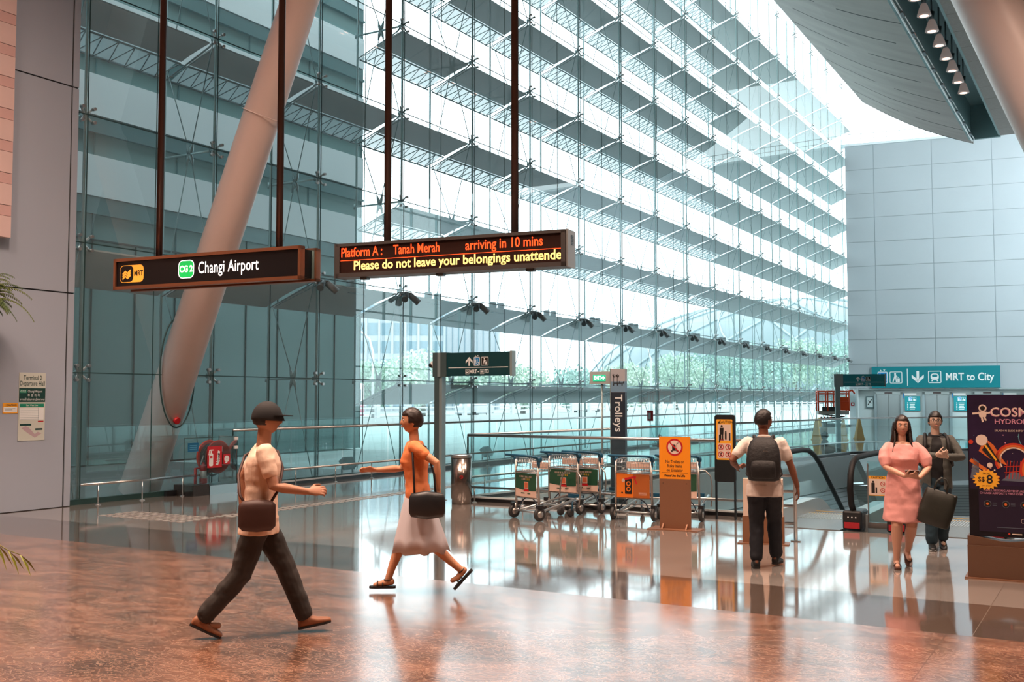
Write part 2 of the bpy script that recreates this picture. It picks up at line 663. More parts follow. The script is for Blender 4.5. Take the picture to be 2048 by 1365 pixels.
    rg = math_('ADD', rg, math_('MULTIPLY', marble, 0.13))
    L(rg, b.inputs['Roughness'])
    b.inputs['Specular IOR Level'].default_value = 1.0
    b.inputs['IOR'].default_value = 1.62
    b.inputs['Coat Weight'].default_value = 0.6
    L(math_('ADD', 0.06, math_('MULTIPLY', marble, 0.07)), b.inputs['Coat Roughness'])
    bp = n.nodes.new('ShaderNodeBump')
    bp.inputs['Strength'].default_value = 0.05
    bp.inputs['Distance'].default_value = 0.01
    L(noise_(1.3, 2), bp.inputs['Height'])
    L(bp.outputs[0], b.inputs['Normal'])
    return m


M_FLOOR = floor_material()
AX, AY, BX, BY, CX, CY = -9.95, 15.62, -7.55, 34.6, -4.4, 39.2      # corners of the void's edge
DX, DY = 2.2, 40.6
fl = MB()
fl.prism([(-15.6, -13), (16, -13), (16, 15.62), (-1.22, 15.62), (-1.22, 14.6), (-4.6, 14.6), (-4.6, 15.62), (-15.6, 15.62)], -0.45, 0)
fl.prism([(-15.6, 15.62), (AX, AY), (BX, BY), (CX, CY), (DX, DY), (24, 43), (24, 80), (-15.6, 80)], -0.45, 0)
fl.prism([(0.3, 15.62), (16, 15.62), (16, 42.1), (4.5, 40.9), (0.3, 30)], -0.45, 0)
floor = tag(fl.build('floor', M_FLOOR), kind='structure')

M_ALU = mat('aluminium_cladding', '#a2acbb', 0.42, 0.0, spec=0.6)
M_JOINT = mat('joint_black', '#16181a', 0.6)
M_PINK = mat('blush_panel', '#d3b9b5', 0.6, noise_amt=0.05, noise_scale=2)
M_PINK2 = mat('blush_panel_dark', '#c9a5a1', 0.6)
M_BROWNW = mat('taupe_wall', '#6b5a52', 0.6)
M_WALLG = mat('pale_panel_wall', '#dde6ea', 0.35, spec=0.4, noise_amt=0.03, noise_scale=0.4)
M_WJ = mat('pale_panel_joint', '#b4c1c6', 0.5)

# left clad wall in line with the glass
wl = MB()
zs = [0, 3.56, 7.06, 10.56, 14.06, 17.56, 21, 25]
for i in range(len(zs) - 1):
    wl.bx(-15.45, -15.15, 9.9, 11.255, zs[i] + 0.012, zs[i + 1] - 0.012, M_ALU)
    wl.bx(-15.45, -15.15, 11.285, 11.40, zs[i] + 0.012, zs[i + 1] - 0.012, M_ALU)
wl.bx(-15.44, -15.17, 9.91, 11.39, 0, 25, M_JOINT)
wl.bx(-15.45, -15.17, -13, 9.9, 0, 25, M_BROWNW)
tag(wl.build('wall_left'), kind='structure')
bk = MB()
z = 4.32
i = 0
while z < 24:
    h = 0.34 if i % 2 == 0 else 0.17
    bk.bx(-15.17, -15.02 - (0.004 if i % 2 else 0), -13, 10.12, z + 0.004, z + h - 0.004, M_PINK if i % 2 == 0 else M_PINK2)
    z += h
    i += 1
tag(bk.build('trim_1'), kind='structure')

# far wall, splayed eight degrees, above the lift lobby
A8 = math.radians(8.0)
FW = Matrix.Translation((-15.3, 70.1, 0)) @ Matrix.Rotation(A8, 4, 'Z')
fw = MB()
fw.M = FW
us = [0, 1.77, 5.30, 8.82, 12.3, 15.8, 19.3, 22.8, 36]
vz = [2.42]
while vz[-1] < 18.0:
    vz.append(min(18.45, vz[-1] + 1.60))
fw.bx(0.0, 36, 0.03, 0.5, 2.42, 18.45, M_WJ)
for a, b_ in zip(us[:-1], us[1:]):
    for c_, d_ in zip(vz[:-1], vz[1:]):
        if d_ - c_ < 0.1:
            continue
        fw.bx(a + 0.02, b_ - 0.02, 0.0, 0.04, c_ + 0.018, d_ - 0.018, M_WALLG)
        fw.bx(a + 0.02, b_ - 0.02, 0.0, 0.04, c_ + 0.018, d_ - 0.018, M_WALLG)
fw.bx(-0.25, 36, -0.02, 0.6, 18.45, 18.6, M_WALLG)
tag(fw.build('wall_back'), kind='structure')
# service equipment on top of the far wall: rail and plant boxes
rl = MB()
rl.M = FW
for u in range(0, 15):
    rl.tube([(u * 0.8 + 0.2, 0.3, 18.6), (u * 0.8 + 0.2, 0.3, 19.3)], 0.02, M_STEEL, 6)
rl.tube([(0.2, 0.3, 19.3), (11.6, 0.3, 19.3)], 0.025, M_STEEL, 6)
rl.tube([(0.2, 0.3, 18.95), (11.6, 0.3, 18.95)], 0.02, M_STEEL, 6)
tag(rl.build('guard_rail'), 'thin steel guard rail along the top of the pale far wall', 'railing')

# lift lobby under the far wall
M_LOB = mat('lobby_wall', '#a9b8ba', 0.3, spec=0.5)
M_LOBD = mat('lobby_portal', '#77878c', 0.35)
M_DOORS = mat('lift_door_steel', '#9aa7aa', 0.35, 0.6)
lob = MB()
lob.M = FW
lob.bx(0.55, 36, 0.5, 0.9, 0, 2.42, M_LOB)
lob.bx(0.45, 0.57, -0.6, 0.9, 0, 2.42, M_LOB)
lob.bx(-0.2, 36, 0.0, 0.5, 2.36, 2.42, M_LOB)
lob.bx(0.03, 0.5, 0.0, 0.12, 0, 2.40, M_WALLG)
tag(lob.build('wall_lobby'), kind='structure')
for n_, u0 in enumerate((1.66, 4.58, 7.50)):
    d = thing('door_%d' % (n_ + 1), None, None, kind='structure')
    del_ = MB()
    del_.M = FW
    for k in range(2):
        del_.bx(u0 + 0.03 + k * 0.73, u0 + 0.72 + k * 0.73, 0.44, 0.48, 0.0, 2.04, M_DOORS)
    del_.build('door_leaf', None, d)
    fr = MB()
    fr.M = FW
    fr.bx(u0 - 0.14, u0 + 0.02, 0.36, 0.5, 0, 2.2, M_LOBD)
    fr.bx(u0 + 1.46, u0 + 1.62, 0.36, 0.5, 0, 2.2, M_LOBD)
    fr.bx(u0 - 0.14, u0 + 1.62, 0.36, 0.5, 2.04, 2.24, M_LOB)
    fr.build('door_frame', None, d)
    ind = MB()
    ind.M = FW
    ind.bx(u0 + 0.5, u0 + 0.98, 0.34, 0.37, 2.10, 2.18, mat('indicator_dark', '#3b2426', 0.3))
    ind.build('floor_indicator', None, d)

# near, unseen walls that close the hall
M_HALL = mat('hall_wall', '#a08b80', 0.7)
for nm, a in (('wall_right', (16, 16.3, -13, 58, 0, 24)), ('wall_front', (-15.6, 16.3, -13.3, -13, 0, 24))):
    q = MB()
    q.bx(*a)
    tag(q.build(nm, M_HALL), kind='structure')

win2 = thing('window_added', None, None, kind='structure')  # unseen side window, added so daylight reaches the far wall
q = MB()
q.quad((16.1, 58, 0), (16.1, 80, 0), (16.1, 80, 22), (16.1, 58, 22))
q.build('glass_pane', M_WALLP, win2)
q = MB()
for i in range(7):
    q.bx(16.0, 16.2, 58 + 3.4 * i, 58.1 + 3.4 * i, 0, 22, M_RODC)
for z_ in (0.0, 4, 8, 12, 16, 21.9):
    q.bx(16.0, 16.2, 58, 80, z_, z_ + 0.1, M_RODC)
q.build('mullion', None, win2)
# ---------------------------------------------------------------- roof
def soffit_mat():
    m = mat('soffit_panel', '#a89a93', 0.5, noise_amt=0.3, noise_scale=0.9, stretch=(0.35, 1.3, 0.35), col2='#7d706b')
    return m


M_SOF = soffit_mat()
M_SOFJ = mat('soffit_joint', '#1b1a1a', 0.7)
M_TRAY = mat('trough_teal', '#86a3a6', 0.5)
M_BEAM = mat('stone_beam', '#9b918b', 0.6, noise_amt=0.2, noise_scale=14)
SX0, SZ0, SX1, SZ1, SY1 = -12.0, 18.35, -6.35, 15.3, 59.6
sf = MB()
NB = 7
def sofp(t):
    return SX0 + (SX1 - SX0) * t, SZ0 + (SZ1 - SZ0) * t - 0.28 * math.sin(PI * t)
y = -13.0
k = 0
while y < SY1 - 0.1:
    y2 = min(y + 2.9, SY1)
    for i in range(NB):
        x0, z0 = sofp(i / NB)
        x1, z1 = sofp((i + 1) / NB)
        sf.quad((x0, y + 0.0, z0), (x0, y2 - 0.11, z0), (x1, y2 - 0.11, z1), (x1, y + 0.0, z1), M_SOF)
        if (i + k * 3) % 6 != 0:
            sf.quad((x0, y2 - 0.11, z0), (x0, y2, z0), (x1, y2, z1), (x1, y2 - 0.11, z1), M_SOFJ)
        else:
            sf.quad((x0, y2 - 0.11, z0), (x0, y2, z0), (x1, y2, z1), (x1, y2 - 0.11, z1), M_SOF)
    y = y2
    k += 1
for i in range(NB):
    x0, z0 = sofp(i / NB)
    x1, z1 = sofp((i + 1) / NB)
    sf.quad((x0, -13, z0 + 0.7), (x1, -13, z1 + 0.7), (x1, SY1, z1 + 0.7), (x0, SY1, z0 + 0.7), M_SOF)
    sf.quad((x0, SY1, z0), (x0, SY1, z0 + 0.7), (x1, SY1, z1 + 0.7), (x1, SY1, z1), M_SOF)
sf.quad((SX0, -13, SZ0), (SX0, -13, SZ0 + 0.7), (SX0, SY1, SZ0 + 0.7), (SX0, SY1, SZ0), M_SOF)
soff = tag(sf.build('ceiling', fixn=True), kind='structure')
tr = MB()
tr.bx(-6.45, -6.35, -13, 58.6, 15.28, 17.2, M_TRAY)
tr.bx(-5.05, -4.95, -13, 58.6, 15.35, 17.2, M_TRAY)
tr.bx(-6.45, -4.95, -13, 58.6, 17.1, 17.3, M_TRAY)
tr.bx(-6.45, -4.95, 58.6, 58.8, 15.3, 17.3, M_TRAY)
tr.build('light_trough', None, soff)['kind'] = 'structure'
up = MB()
up.bx(-15.4, 16.3, -13.3, 74.0, 24.62, 24.9, M_BEAM)  # unseen slab added to keep sky out of the glass reflections
tag(up.build('ceiling_sky_block'), kind='structure')
# rail with cables at the edge of the trough
cr = MB()
for x, z_, r_ in ((-6.30, 15.22, 0.035), (-6.20, 15.30, 0.02)):
    cr.tube([(x, -10, z_), (x, 58.6, z_)], r_, M_WHITE, 6)
yy = -8
while yy < 58:
    cr.bx(-6.36, -6.16, yy, yy + 0.5, 15.20, 15.26, M_STEEL_D)
    yy += 2.4
cr.build('edge_rail', None, soff)['kind'] = 'structure'
bm_ = MB()
yy = -13.0
while yy < 58.5:
    y2 = min(yy + 2.0, 58.6)
    bm_.bx(-4.95, -4.15, yy + 0.01, y2 - 0.01, 15.34, 16.3, M_BEAM)
    yy = y2
bm_.bx(-4.94, 17, -13, 58.6, 15.5, 17.3, M_BEAM)
tag(bm_.build('beam_trim'), kind='structure').name = 'trim_2'

# ---------------------------------------------------------------- glass wall
GX = -15.3
OX = -16.8
BAYS = [11.70, 14.68, 17.79, 20.92, 24.21, 27.50, 30.81, 34.14, 37.48, 40.82, 44.22, 47.68, 51.21, 54.62, 58.15, 61.80, 65.55, 69.38]
ROW = 2.235
ROWZ = [ROW * k_ for k_ in range(1, 12)]
ends = [11.4] + BAYS + [70.05]
win = thing('window_1', None, None, kind='structure')
gp = MB()
zz = [0.0] + ROWZ
for a, b_ in zip(ends[:-1], ends[1:]):
    if b_ - a < 0.05:
        continue
    mids = [a, (a + b_) / 2, b_] if b_ - a > 1 else [a, b_]
    for y0, y1 in zip(mids[:-1], mids[1:]):
        for z0, z1 in zip(zz[:-1], zz[1:]):
            gp.quad((GX, y0 + 0.006, z0 + 0.006), (GX, y1 - 0.006, z0 + 0.006), (GX, y1 - 0.006, z1 - 0.006), (GX, y0 + 0.006, z1 - 0.006))
gp.build('glass_pane', M_WALLP, win)
M_GJ = mat('glazing_seal', '#22403f', 0.5)
gj = MB()
for z0 in ROWZ:
    gj.bx(GX - 0.006, GX + 0.006, 11.4, 70.05, z0 - 0.009, z0 + 0.009)
for a in BAYS:
    gj.bx(GX - 0.006, GX + 0.006, a - 0.009, a + 0.009, 0, ROWZ[-1])
for a, b_ in zip(BAYS[:-1], BAYS[1:]):
    gj.bx(GX - 0.006, GX + 0.006, (a + b_) / 2 - 0.007, (a + b_) / 2 + 0.007, 0, ROWZ[-1])
gj.bx(GX - 0.06, GX + 0.05, 11.4, 70.05, -0.02, 0.09)
gj.build('glazing_seal', M_GJ, win)
# oval collar where the leaning column goes through the glass
ov = MB()
pts = []
for i in range(32):
    a = 2 * PI * i / 32
    pts.append((GX + 0.01, 13.78 + 0.42 * math.cos(a), 2.28 + 1.03 * math.sin(a)))
ov.tube(pts, 0.014, M_GJ, 6, closed=True)
ov.build('oval_collar', None, win)

# cable trusses, one per bay line
ORD = ['first', 'second', 'third', 'fourth', 'fifth', 'sixth', 'seventh', 'eighth', 'ninth', 'tenth', 'eleventh', 'twelfth', 'thirteenth', 'fourteenth', 'fifteenth', 'sixteenth', 'seventeenth', 'eighteenth']


def spider(mb):
    # four glass bolts and an X shaped casting, seen from inside
    for sy in (-1, 1):
        for sz in (-1, 1):
            mb.tube([(-0.10, 0, 0), (-0.05, sy * 0.07, sz * 0.07), (-0.03, sy * 0.12, sz * 0.12)], [0.03, 0.022, 0.018], M_STEEL, 6)
            mb.cyl((-0.03, sy * 0.12, sz * 0.12), (0.045, sy * 0.12, sz * 0.12), 0.030, None, M_STEEL, 10)
    mb.cyl((-0.16, 0, 0), (-0.05, 0, 0), 0.05, 0.04, M_CABLE, 10)


def build_truss(par):
    r1 = MB()
    r1.tube([(OX + 1.43 - 0.0, 0, 0.0), (OX + 1.43, 0, ROWZ[-1])], 0.028, M_RODC, 8)
    r1.build('inner_rod', None, par)
    r2 = MB()
    r2.tube([(OX, 0, 0.0), (OX, 0, ROWZ[-1])], 0.028, M_RODC, 8)
    r2.build('outer_rod', None, par)
    mx = (GX + OX) / 2
    for k_, z0 in enumerate(ROWZ[:10]):
        s = MB()
        s.M = Matrix.Translation((GX, 0, z0))
        spider(s)
        s.build('spider_fitting', None, par)
        if k_ % 2 == 0:
            s = MB()
            s.tube([(GX - 0.12, 0, z0), (OX, 0, z0)], 0.025, M_RODC, 8)
            for sz in (-1, 1):
                s.tube([(mx, 0, z0 + sz * 0.02), (mx - 0.045, 0, z0 + sz * 0.10), (mx - 0.09, 0, z0 + sz * 0.24)], [0.06, 0.045, 0.012], M_CABLE, 6)
                s.tube([(mx, 0, z0 + sz * 0.02), (mx + 0.045, 0, z0 + sz * 0.10), (mx + 0.09, 0, z0 + sz * 0.24)], [0.06, 0.045, 0.012], M_CABLE, 6)
            s.cyl((OX - 0.04, 0, z0 - 0.07), (OX - 0.04, 0, z0 + 0.07), 0.04, None, M_CABLE, 8)
            s.build('strut', None, par)
            for sg, zt in ((1, z0 + ROW), (-1, z0 - ROW)):
                c_ = MB()
                ztt = max(zt, 0.0)
                zo = max(zt - (0.5 if zt > 0.1 else 0), 0.0)
                c_.tube([(mx - 0.05, 0, z0 + sg * 0.16), (OX + 0.08, 0, zo)], 0.011, M_CABLE, 5)
                c_.tube([(mx + 0.05, 0, z0 + sg * 0.16), (GX - 0.14, 0, ztt - 0.03 if ztt > 0 else 0)], 0.011, M_CABLE, 5)
                c_.build('cable', None, par)


GRP = 'cable trusses standing behind the glass wall'
proto = thing('cable_truss', 'steel rod and cable truss behind the glass wall, %s bay line from the left wall' % ORD[0], 'truss', (0, BAYS[0], 0), 0, GRP)
build_truss(proto)
for i, yb in enumerate(BAYS[1:]):
    t = copy_tree(proto)
    t.location = (0, yb, 0)
    t['label'] = 'steel rod and cable truss behind the glass wall, %s bay line from the left wall' % ORD[i + 1]

# louvre shelves, nine rows
def mixmat(name, col, transp, transl=0.0, rough=0.6):
    m = bpy.data.materials.new(name)
    m.use_nodes = True
    n = m.node_tree
    n.nodes.clear()
    out = n.nodes.new('ShaderNodeOutputMaterial')
    df = n.nodes.new('ShaderNodeBsdfDiffuse')
    df.inputs[0].default_value = (*lin(col), 1)
    tl = n.nodes.new('ShaderNodeBsdfTranslucent')
    tl.inputs[0].default_value = (*lin(col), 1)
    t = n.nodes.new('ShaderNodeBsdfTransparent')
    a = n.nodes.new('ShaderNodeMixShader')
    a.inputs[0].default_value = transl
    b_ = n.nodes.new('ShaderNodeMixShader')
    b_.inputs[0].default_value = transp
    n.links.new(df.outputs[0], a.inputs[1])
    n.links.new(tl.outputs[0], a.inputs[2])
    n.links.new(a.outputs[0], b_.inputs[1])
    n.links.new(t.outputs[0], b_.inputs[2])
    n.links.new(b_.outputs[0], out.inputs[0])
    return m


M_LOUV = mixmat('louvre_sheet', '#bcc3c4', 0.03, 0.10)
M_LOUV2 = mixmat('louvre_perforated', '#a9b1b3', 0.12, 0.10)
M_LGLASS = mixmat('louvre_frosted', '#b9cfd4', 0.22, 0.35)
M_LRIB = mat('louvre_rib', '#7d9095', 0.5, 0.2)

def prof(t, dz=0.0):
    # cross section of a shelf: t=0 at the glass, t=1 outside
    x = GX - 0.14 - 1.36 * t
    z_ = -0.07 - 0.50 * t + 0.05 * math.sin(PI * t)
    return x, z_ + dz


def louvre_row(k_, y_start):
    z0 = ROWZ[k_]
    onames = ['first', 'second', 'third', 'fourth', 'fifth', 'sixth', 'seventh', 'eighth', 'ninth']
    upper = k_ >= 2
    row = thing('sun_louvre', 'long grey sloping sun louvre outside the glass, %s row up from the ground' % onames[k_], 'louvre', (0, 0, z0), 0, 'sun louvres outside the glass wall')
    ys = [y for y in BAYS if y >= y_start - 0.1] + [72.6]
    if y_start < 20:
        ys = [BAYS[0] - 0.2] + BAYS[1:] + [72.6]
    for a, b_ in zip(ys[:-1], ys[1:]):
        a2, b2 = a + 0.10, b_ - 0.10
        lattice = upper and b_ < 48
        tmax = 0.58 if lattice else 1.0
        NS = 5
        p = MB()
        R1, R2 = [], []
        for i in range(NS + 1):
            x, z_ = prof(tmax * i / NS)
            R1.append((x, z_))
        loop = [(x, z_) for x, z_ in R1] + [(x, z_ - 0.03) for x, z_ in reversed(R1)]
        n = len(loop)
        vs = [(x, a2, z_) for x, z_ in loop] + [(x, b2, z_) for x, z_ in loop]
        fs = [(j, (j + 1) % n, n + (j + 1) % n, n + j) for j in range(n)]
        for i in range(NS):
            fs.append((i, i + 1, n - 2 - i, n - 1 - i)[::-1])
            fs.append((n + i, n + i + 1, n + n - 2 - i, n + n - 1 - i))
        p.add(vs, fs, M_LOUV2 if lattice else M_LOUV)
        p.build('louvre_panel', None, row, fixn=True)
        if lattice:
            g = MB()
            x0, z_0 = prof(0.60)
            x1, z_1 = prof(1.0)
            g.quad((x0, a2 + 0.05, z_0), (x0, b2 - 0.05, z_0), (x1, b2 - 0.05, z_1), (x1, a2 + 0.05, z_1))
            g.build('frosted_panel', M_LGLASS, row)
            if True:
                q = MB()
                nz = 8
                for i in range(nz):
                    ya = a2 + (b2 - a2) * i / nz
                    yb_ = a2 + (b2 - a2) * (i + 1) / nz
                    ym = (ya + yb_) / 2
                    q.tube([(x0, ya, z_0 - 0.05), (x1, ym, z_1 - 0.05)], 0.012, M_LRIB, 4)
                    q.tube([(x1, ym, z_1 - 0.05), (x0, yb_, z_0 - 0.05)], 0.012, M_LRIB, 4)
                q.tube([(x1, a2, z_1 - 0.03), (x1, b2, z_1 - 0.03)], 0.022, M_LRIB, 5)
                q.tube([(x0, a2, z_0 - 0.05), (x0, b2, z_0 - 0.05)], 0.022, M_LRIB, 5)
                q.build('lattice', None, row)
    for y in ys[:-1]:
        ar = MB()
        x0, z_0 = prof(0.0)
        x1, z_1 = prof(1.0)
        ar.tube([(GX - 0.1, y, 0.0), (x0 - 0.1, y, z_0 - 0.05), (x1, y, z_1 - 0.04)], [0.03, 0.02, 0.015], M_LRIB, 6)
        ar.tube([(GX - 0.1, y, -0.16), (x1 + 0.2, y, z_1 + 0.0)], 0.010, M_LRIB, 5)
        ar.build('bracket_arm', None, row)
    return row


for k_ in range(9):
    louvre_row(k_, 20.92 if k_ in (0, 2, 4) else 11.7)

# floodlights under the second row of nodes
M_FLB = mat('floodlight_grey', '#8b9496', 0.4, 0.3)
def build_flood(par):
    b_ = MB()
    d = Vector((0.45, 0.55, -0.6)).normalized()
    p0 = Vector((0.16, 0.05, -0.04))
    b_.cyl(p0, p0 + d * 0.30, 0.075, 0.085, M_FLB, 14)
    b_.build('lamp_head', None, par)
    b2 = MB()
    d2 = Vector((0.3, -0.65, -0.5)).normalized()
    p2 = Vector((0.14, -0.06, -0.04))
    b2.cyl(p2, p2 + d2 * 0.26, 0.07, 0.08, M_STEEL_D, 14)
    b2.build('lamp_head', None, par)
    b3 = MB()
    b3.bx(0.03, 0.16, -0.16, 0.16, -0.04, 0.02, M_FLB)
    b3.tube([(0.1, -0.15, -0.02), (0.16, 0, -0.10), (0.1, 0.15, -0.02)], 0.015, M_STEEL_D, 6)
    b3.build('bracket', None, par)


fl0 = None
for i, yb in enumerate(BAYS[2:]):
    if fl0 is None:
        fl0 = thing('floodlight', '', 'floodlight', (GX, yb, ROWZ[1] - 0.07), 0, 'paired floodlights on the second row of glass fittings')
        build_flood(fl0)
        o = fl0
    else:
        o = copy_tree(fl0)
        o.location = (GX, yb, ROWZ[1] - 0.07)
    o['label'] = 'pair of small grey floodlights on the glass wall, %s from the left along the row' % ORD[i]

# pairs of small round cans standing on the second louvre, between the bay lines
can0 = None
for i in range(12):
    ym = BAYS[2 + i] * 0.42 + BAYS[3 + i] * 0.58
    if can0 is None:
        can0 = thing('spotlight_pair', '', 'spotlight', (GX - 0.42, ym, ROWZ[1] - 0.13), 0, 'paired cans on the second sun louvre')
        for sy in (-0.22, 0.22):
            s = MB()
            s.lathe([(0.10, 0.0), (0.10, 0.24), (0.08, 0.26), (0.0, 0.26)], (0, sy, 0), M_LRIB, 14)
            s.build('lamp_can', None, can0)
        s = MB()
        s.bx(-0.05, 0.05, -0.32, 0.32, -0.05, 0.0, M_LRIB)
        s.build('base_bar', None, can0)
        o = can0
    else:
        o = copy_tree(can0)
        o.location = (GX - 0.42, ym, ROWZ[1] - 0.13)
    o['label'] = 'pair of small grey cans standing on the second sun louvre, %s pair from the left' % ORD[i]

# ceiling lamps in the trough
M_REFL = mat('lamp_glass', '#e3e0df', 0.3, emit=0.12, ecol='#ffd9cc')
M_BULB = mat('lamp_glow', '#ffc9b4', 0.3, emit=5.0, ecol='#ffb79c')
cl0 = None
for i in range(14):
    yb = 50.3 - 1.83 * i
    if cl0 is None:
        cl0 = thing('ceiling_lamp', '', 'ceiling lamp', (-5.72, yb, 17.1), 0, 'bell shaped lamps hanging in the ceiling trough')
        s2 = MB()
        s2.lathe([(0.245, -1.55), (0.24, -1.50), (0.19, -1.34), (0.13, -1.16), (0.09, -1.10)], (0, 0, 0), M_REFL, 18)
        s2.build('lamp_shade', None, cl0)
        s3 = MB()
        s3.lathe([(0.0, -1.56), (0.235, -1.545)], (0, 0, 0), M_BULB, 18)
        s3.build('lamp_lens', None, cl0)
        s4 = MB()
        s4.cyl((0, 0, -1.06), (0, 0, -0.80), 0.08, 0.11, M_STEEL_D, 12)
        s4.cyl((0, 0, -0.80), (0, 0, 0), 0.03, None, M_STEEL_D, 8)
        s4.build('lamp_stem', None, cl0)
        o = cl0
    else:
        o = copy_tree(cl0)
        o.location = (-5.72, yb, 17.1)
    o['label'] = 'white bell shaped lamp in the ceiling trough, %s from the far end' % ORD[i]

# ---------------------------------------------------------------- leaning columns
M_COLUMN = mat('column_paint', '#ead9d3', 0.42, spec=0.4, noise_amt=0.03, noise_scale=1.2)
M_RED = mat('signal_red', '#c01a22', 0.4)
lc = thing('leaning_column', 'pale pink round column leaning through the glass wall behind the station sign', 'column', (-16.29, 13.77, 0))
c_ = MB()
dirv = Vector((2.86 / 6.44, 0, 1))
top = 16.6
c_.tube([(0, 0, 0), tuple(dirv * 6.9), tuple(dirv * 6.93), tuple(dirv * top)], [0.375, 0.335, 0.335, 0.27], M_COLUMN, 40)
c_.build('shaft', None, lc)
c_ = MB()
p = dirv * 6.9
ringp = [(p.x + 0.345 * math.cos(a), 0.345 * math.sin(a), p.z - 0.345 * math.cos(a) * 0.44) for a in [2 * PI * i / 32 for i in range(32)]]
c_.tube(ringp, 0.008, M_COLUMN, 5, closed=True)
c_.build('weld_seam', None, lc)
c_ = MB()
c_.cyl((0.98, -0.02, 1.40), (1.06, -0.02, 1.37), 0.06, 0.065, M_RED, 14)
c_.build('red_cap', None, lc)
lc = thing('leaning_column', 'huge pink round column leaning across the top right corner', 'column', (1.75, 22, 0))
c_ = MB()
dv = Vector((-1.07 / 2.72, 0, 1))
c_.tube([(0, 0, 0), tuple(dv * 8), tuple(dv * 15.6)], [0.66, 0.60, 0.52], M_COLUMN, 48)
c_.build('shaft', None, lc)
# ================================================================ OUTSIDE
M_GROUND = mat('outside_ground', '#94a3a1', 0.8, noise_amt=0.08, noise_scale=0.3)
g = MB()
g.bx(-420, -15.6, -80, 500, -0.5, -0.05)
g.bx(-15.6, 120, 80.2, 500, -0.5, -0.05)
tag(g.build('ground', M_GROUND), kind='structure')
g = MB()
g.bx(-24, -15.62, -45, 21.2, -0.06, -0.03)  # darker ground strip in front of the annex
tag(g.build('ground_dark_strip', mat('ground_strip_dark', '#3b4746', 0.5, noise_amt=0.1, noise_scale=1)), kind='structure')
# neighbouring facade behind the left part of the glass
M_FT = mat('facade_teal', '#6d8f8f', 0.25, spec=0.6, noise_amt=0.05, noise_scale=0.3)
M_FT2 = mat('facade_teal_dark', '#54777a', 0.2, spec=0.7)
M_FW = mat('facade_white', '#dfeaec', 0.5)
M_FJ = mat('facade_joint', '#1f3333', 0.6)
fb = thing('annex_building', 'teal panelled building with pale bands seen through the left part of the glass', 'building', (-24, 30.2, 0))
q = MB()
q.bx(-8, -0.02, -42, 0, 0, 22, M_FT)
q.build('wall', None, fb)
q = MB()
yj = 0.0
while yj > -30:
    q.bx(-0.02, 0.015, yj - 0.03, yj, 0, 6.1, M_FJ)
    yj -= 1.45
q.bx(-0.02, 0.015, -42, 0, 6.08, 6.13, M_FJ)
yj = 0.0
while yj > -30:
    q.bx(-0.02, 0.015, yj - 0.03, yj, 6.1, 26, M_FT2)
    yj -= 2.9
q.build('panel_joint', None, fb)
for i in range(8):
    z0 = 7.3 + 2.235 * i
    s = MB()
    s.bx(-0.02, 0.06, -42, 0, z0, z0 + 1.12, M_FW)
    s.build('pale_band', None, fb)
    s = MB()
    s.bx(-0.02, 0.10, -42, 0, z0 - 0.5, z0 - 0.42, M_FT2)
    s.bx(-0.02, 0.03, -42, 0, z0 - 0.42, z0 - 0.02, M_FT2)
    s.build('dark_band', None, fb)

# far buildings
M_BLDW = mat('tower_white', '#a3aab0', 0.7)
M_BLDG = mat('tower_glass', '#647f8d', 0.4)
def at(px_x, depth):
    # point on the ground at a compass direction (degrees left of the glass wall's run) and a distance
    a = math.radians(px_x)
    return (-math.sin(a) * depth, math.cos(a) * depth)


def tower(lab, az, dist, w_, h, floors, cols, rz, glassy=True):
    x, y = at(az, dist)
    t = thing('office_tower', lab, 'building', (x, y, -0.05), rz)
    b_ = MB()
    b_.bx(-w_ / 2, w_ / 2, 0, 12, 0, h, M_BLDW)
    b_.build('wall', None, t)
    if glassy:
        for f in range(floors):
            wz = h / floors
            s = MB()
            for c in range(cols):
                wx = w_ / cols
                s.bx(-w_ / 2 + c * wx + wx * 0.12, -w_ / 2 + (c + 1) * wx - wx * 0.12, -0.05, 0.02, f * wz + wz * 0.2, (f + 1) * wz - wz * 0.12, M_BLDG)
            s.build('window_band', None, t)
        s = MB()
        for c in range(cols + 1):
            s.bx(-w_ / 2 + c * w_ / cols - 0.12, -w_ / 2 + c * w_ / cols + 0.12, -0.5, 0, 0, h, M_BLDW)
        s.build('fin', None, t)
    else:
        s = MB()
        for c in range(14):
            s.bx(-w_ / 2 + (c + .5) * w_ / 14 - 0.06, -w_ / 2 + (c + .5) * w_ / 14 + 0.06, -0.1, 0, 0, h, M_BLDG)
        s.build('groove', None, t)
    return t


YAW = 30.2
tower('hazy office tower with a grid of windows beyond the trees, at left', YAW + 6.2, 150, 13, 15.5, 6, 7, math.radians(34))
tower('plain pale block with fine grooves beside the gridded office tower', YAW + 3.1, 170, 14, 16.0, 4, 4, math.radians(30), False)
# big glass dome
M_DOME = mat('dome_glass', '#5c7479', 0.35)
M_DOMER = mat('dome_rib', '#8fa3a8', 0.6)
dx, dy = at(YAW - 15.2, 420)
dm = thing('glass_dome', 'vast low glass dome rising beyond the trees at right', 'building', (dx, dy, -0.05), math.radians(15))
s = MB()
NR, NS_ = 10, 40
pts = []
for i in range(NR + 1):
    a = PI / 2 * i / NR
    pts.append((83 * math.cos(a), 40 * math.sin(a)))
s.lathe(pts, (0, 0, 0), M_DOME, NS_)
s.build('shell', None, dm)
s = MB()
for j in range(NS_ // 2):
    for sg in (-1, 1):
        s.tube([((p[0] + .1) * math.cos(2 * PI * j / 20 + sg * i * 0.09), (p[0] + .1) * math.sin(2 * PI * j / 20 + sg * i * 0.09), p[1] + .1) for i, p in enumerate(pts[:-1])], 0.4, M_DOMER, 4)
s.build('rib_lattice', None, dm)

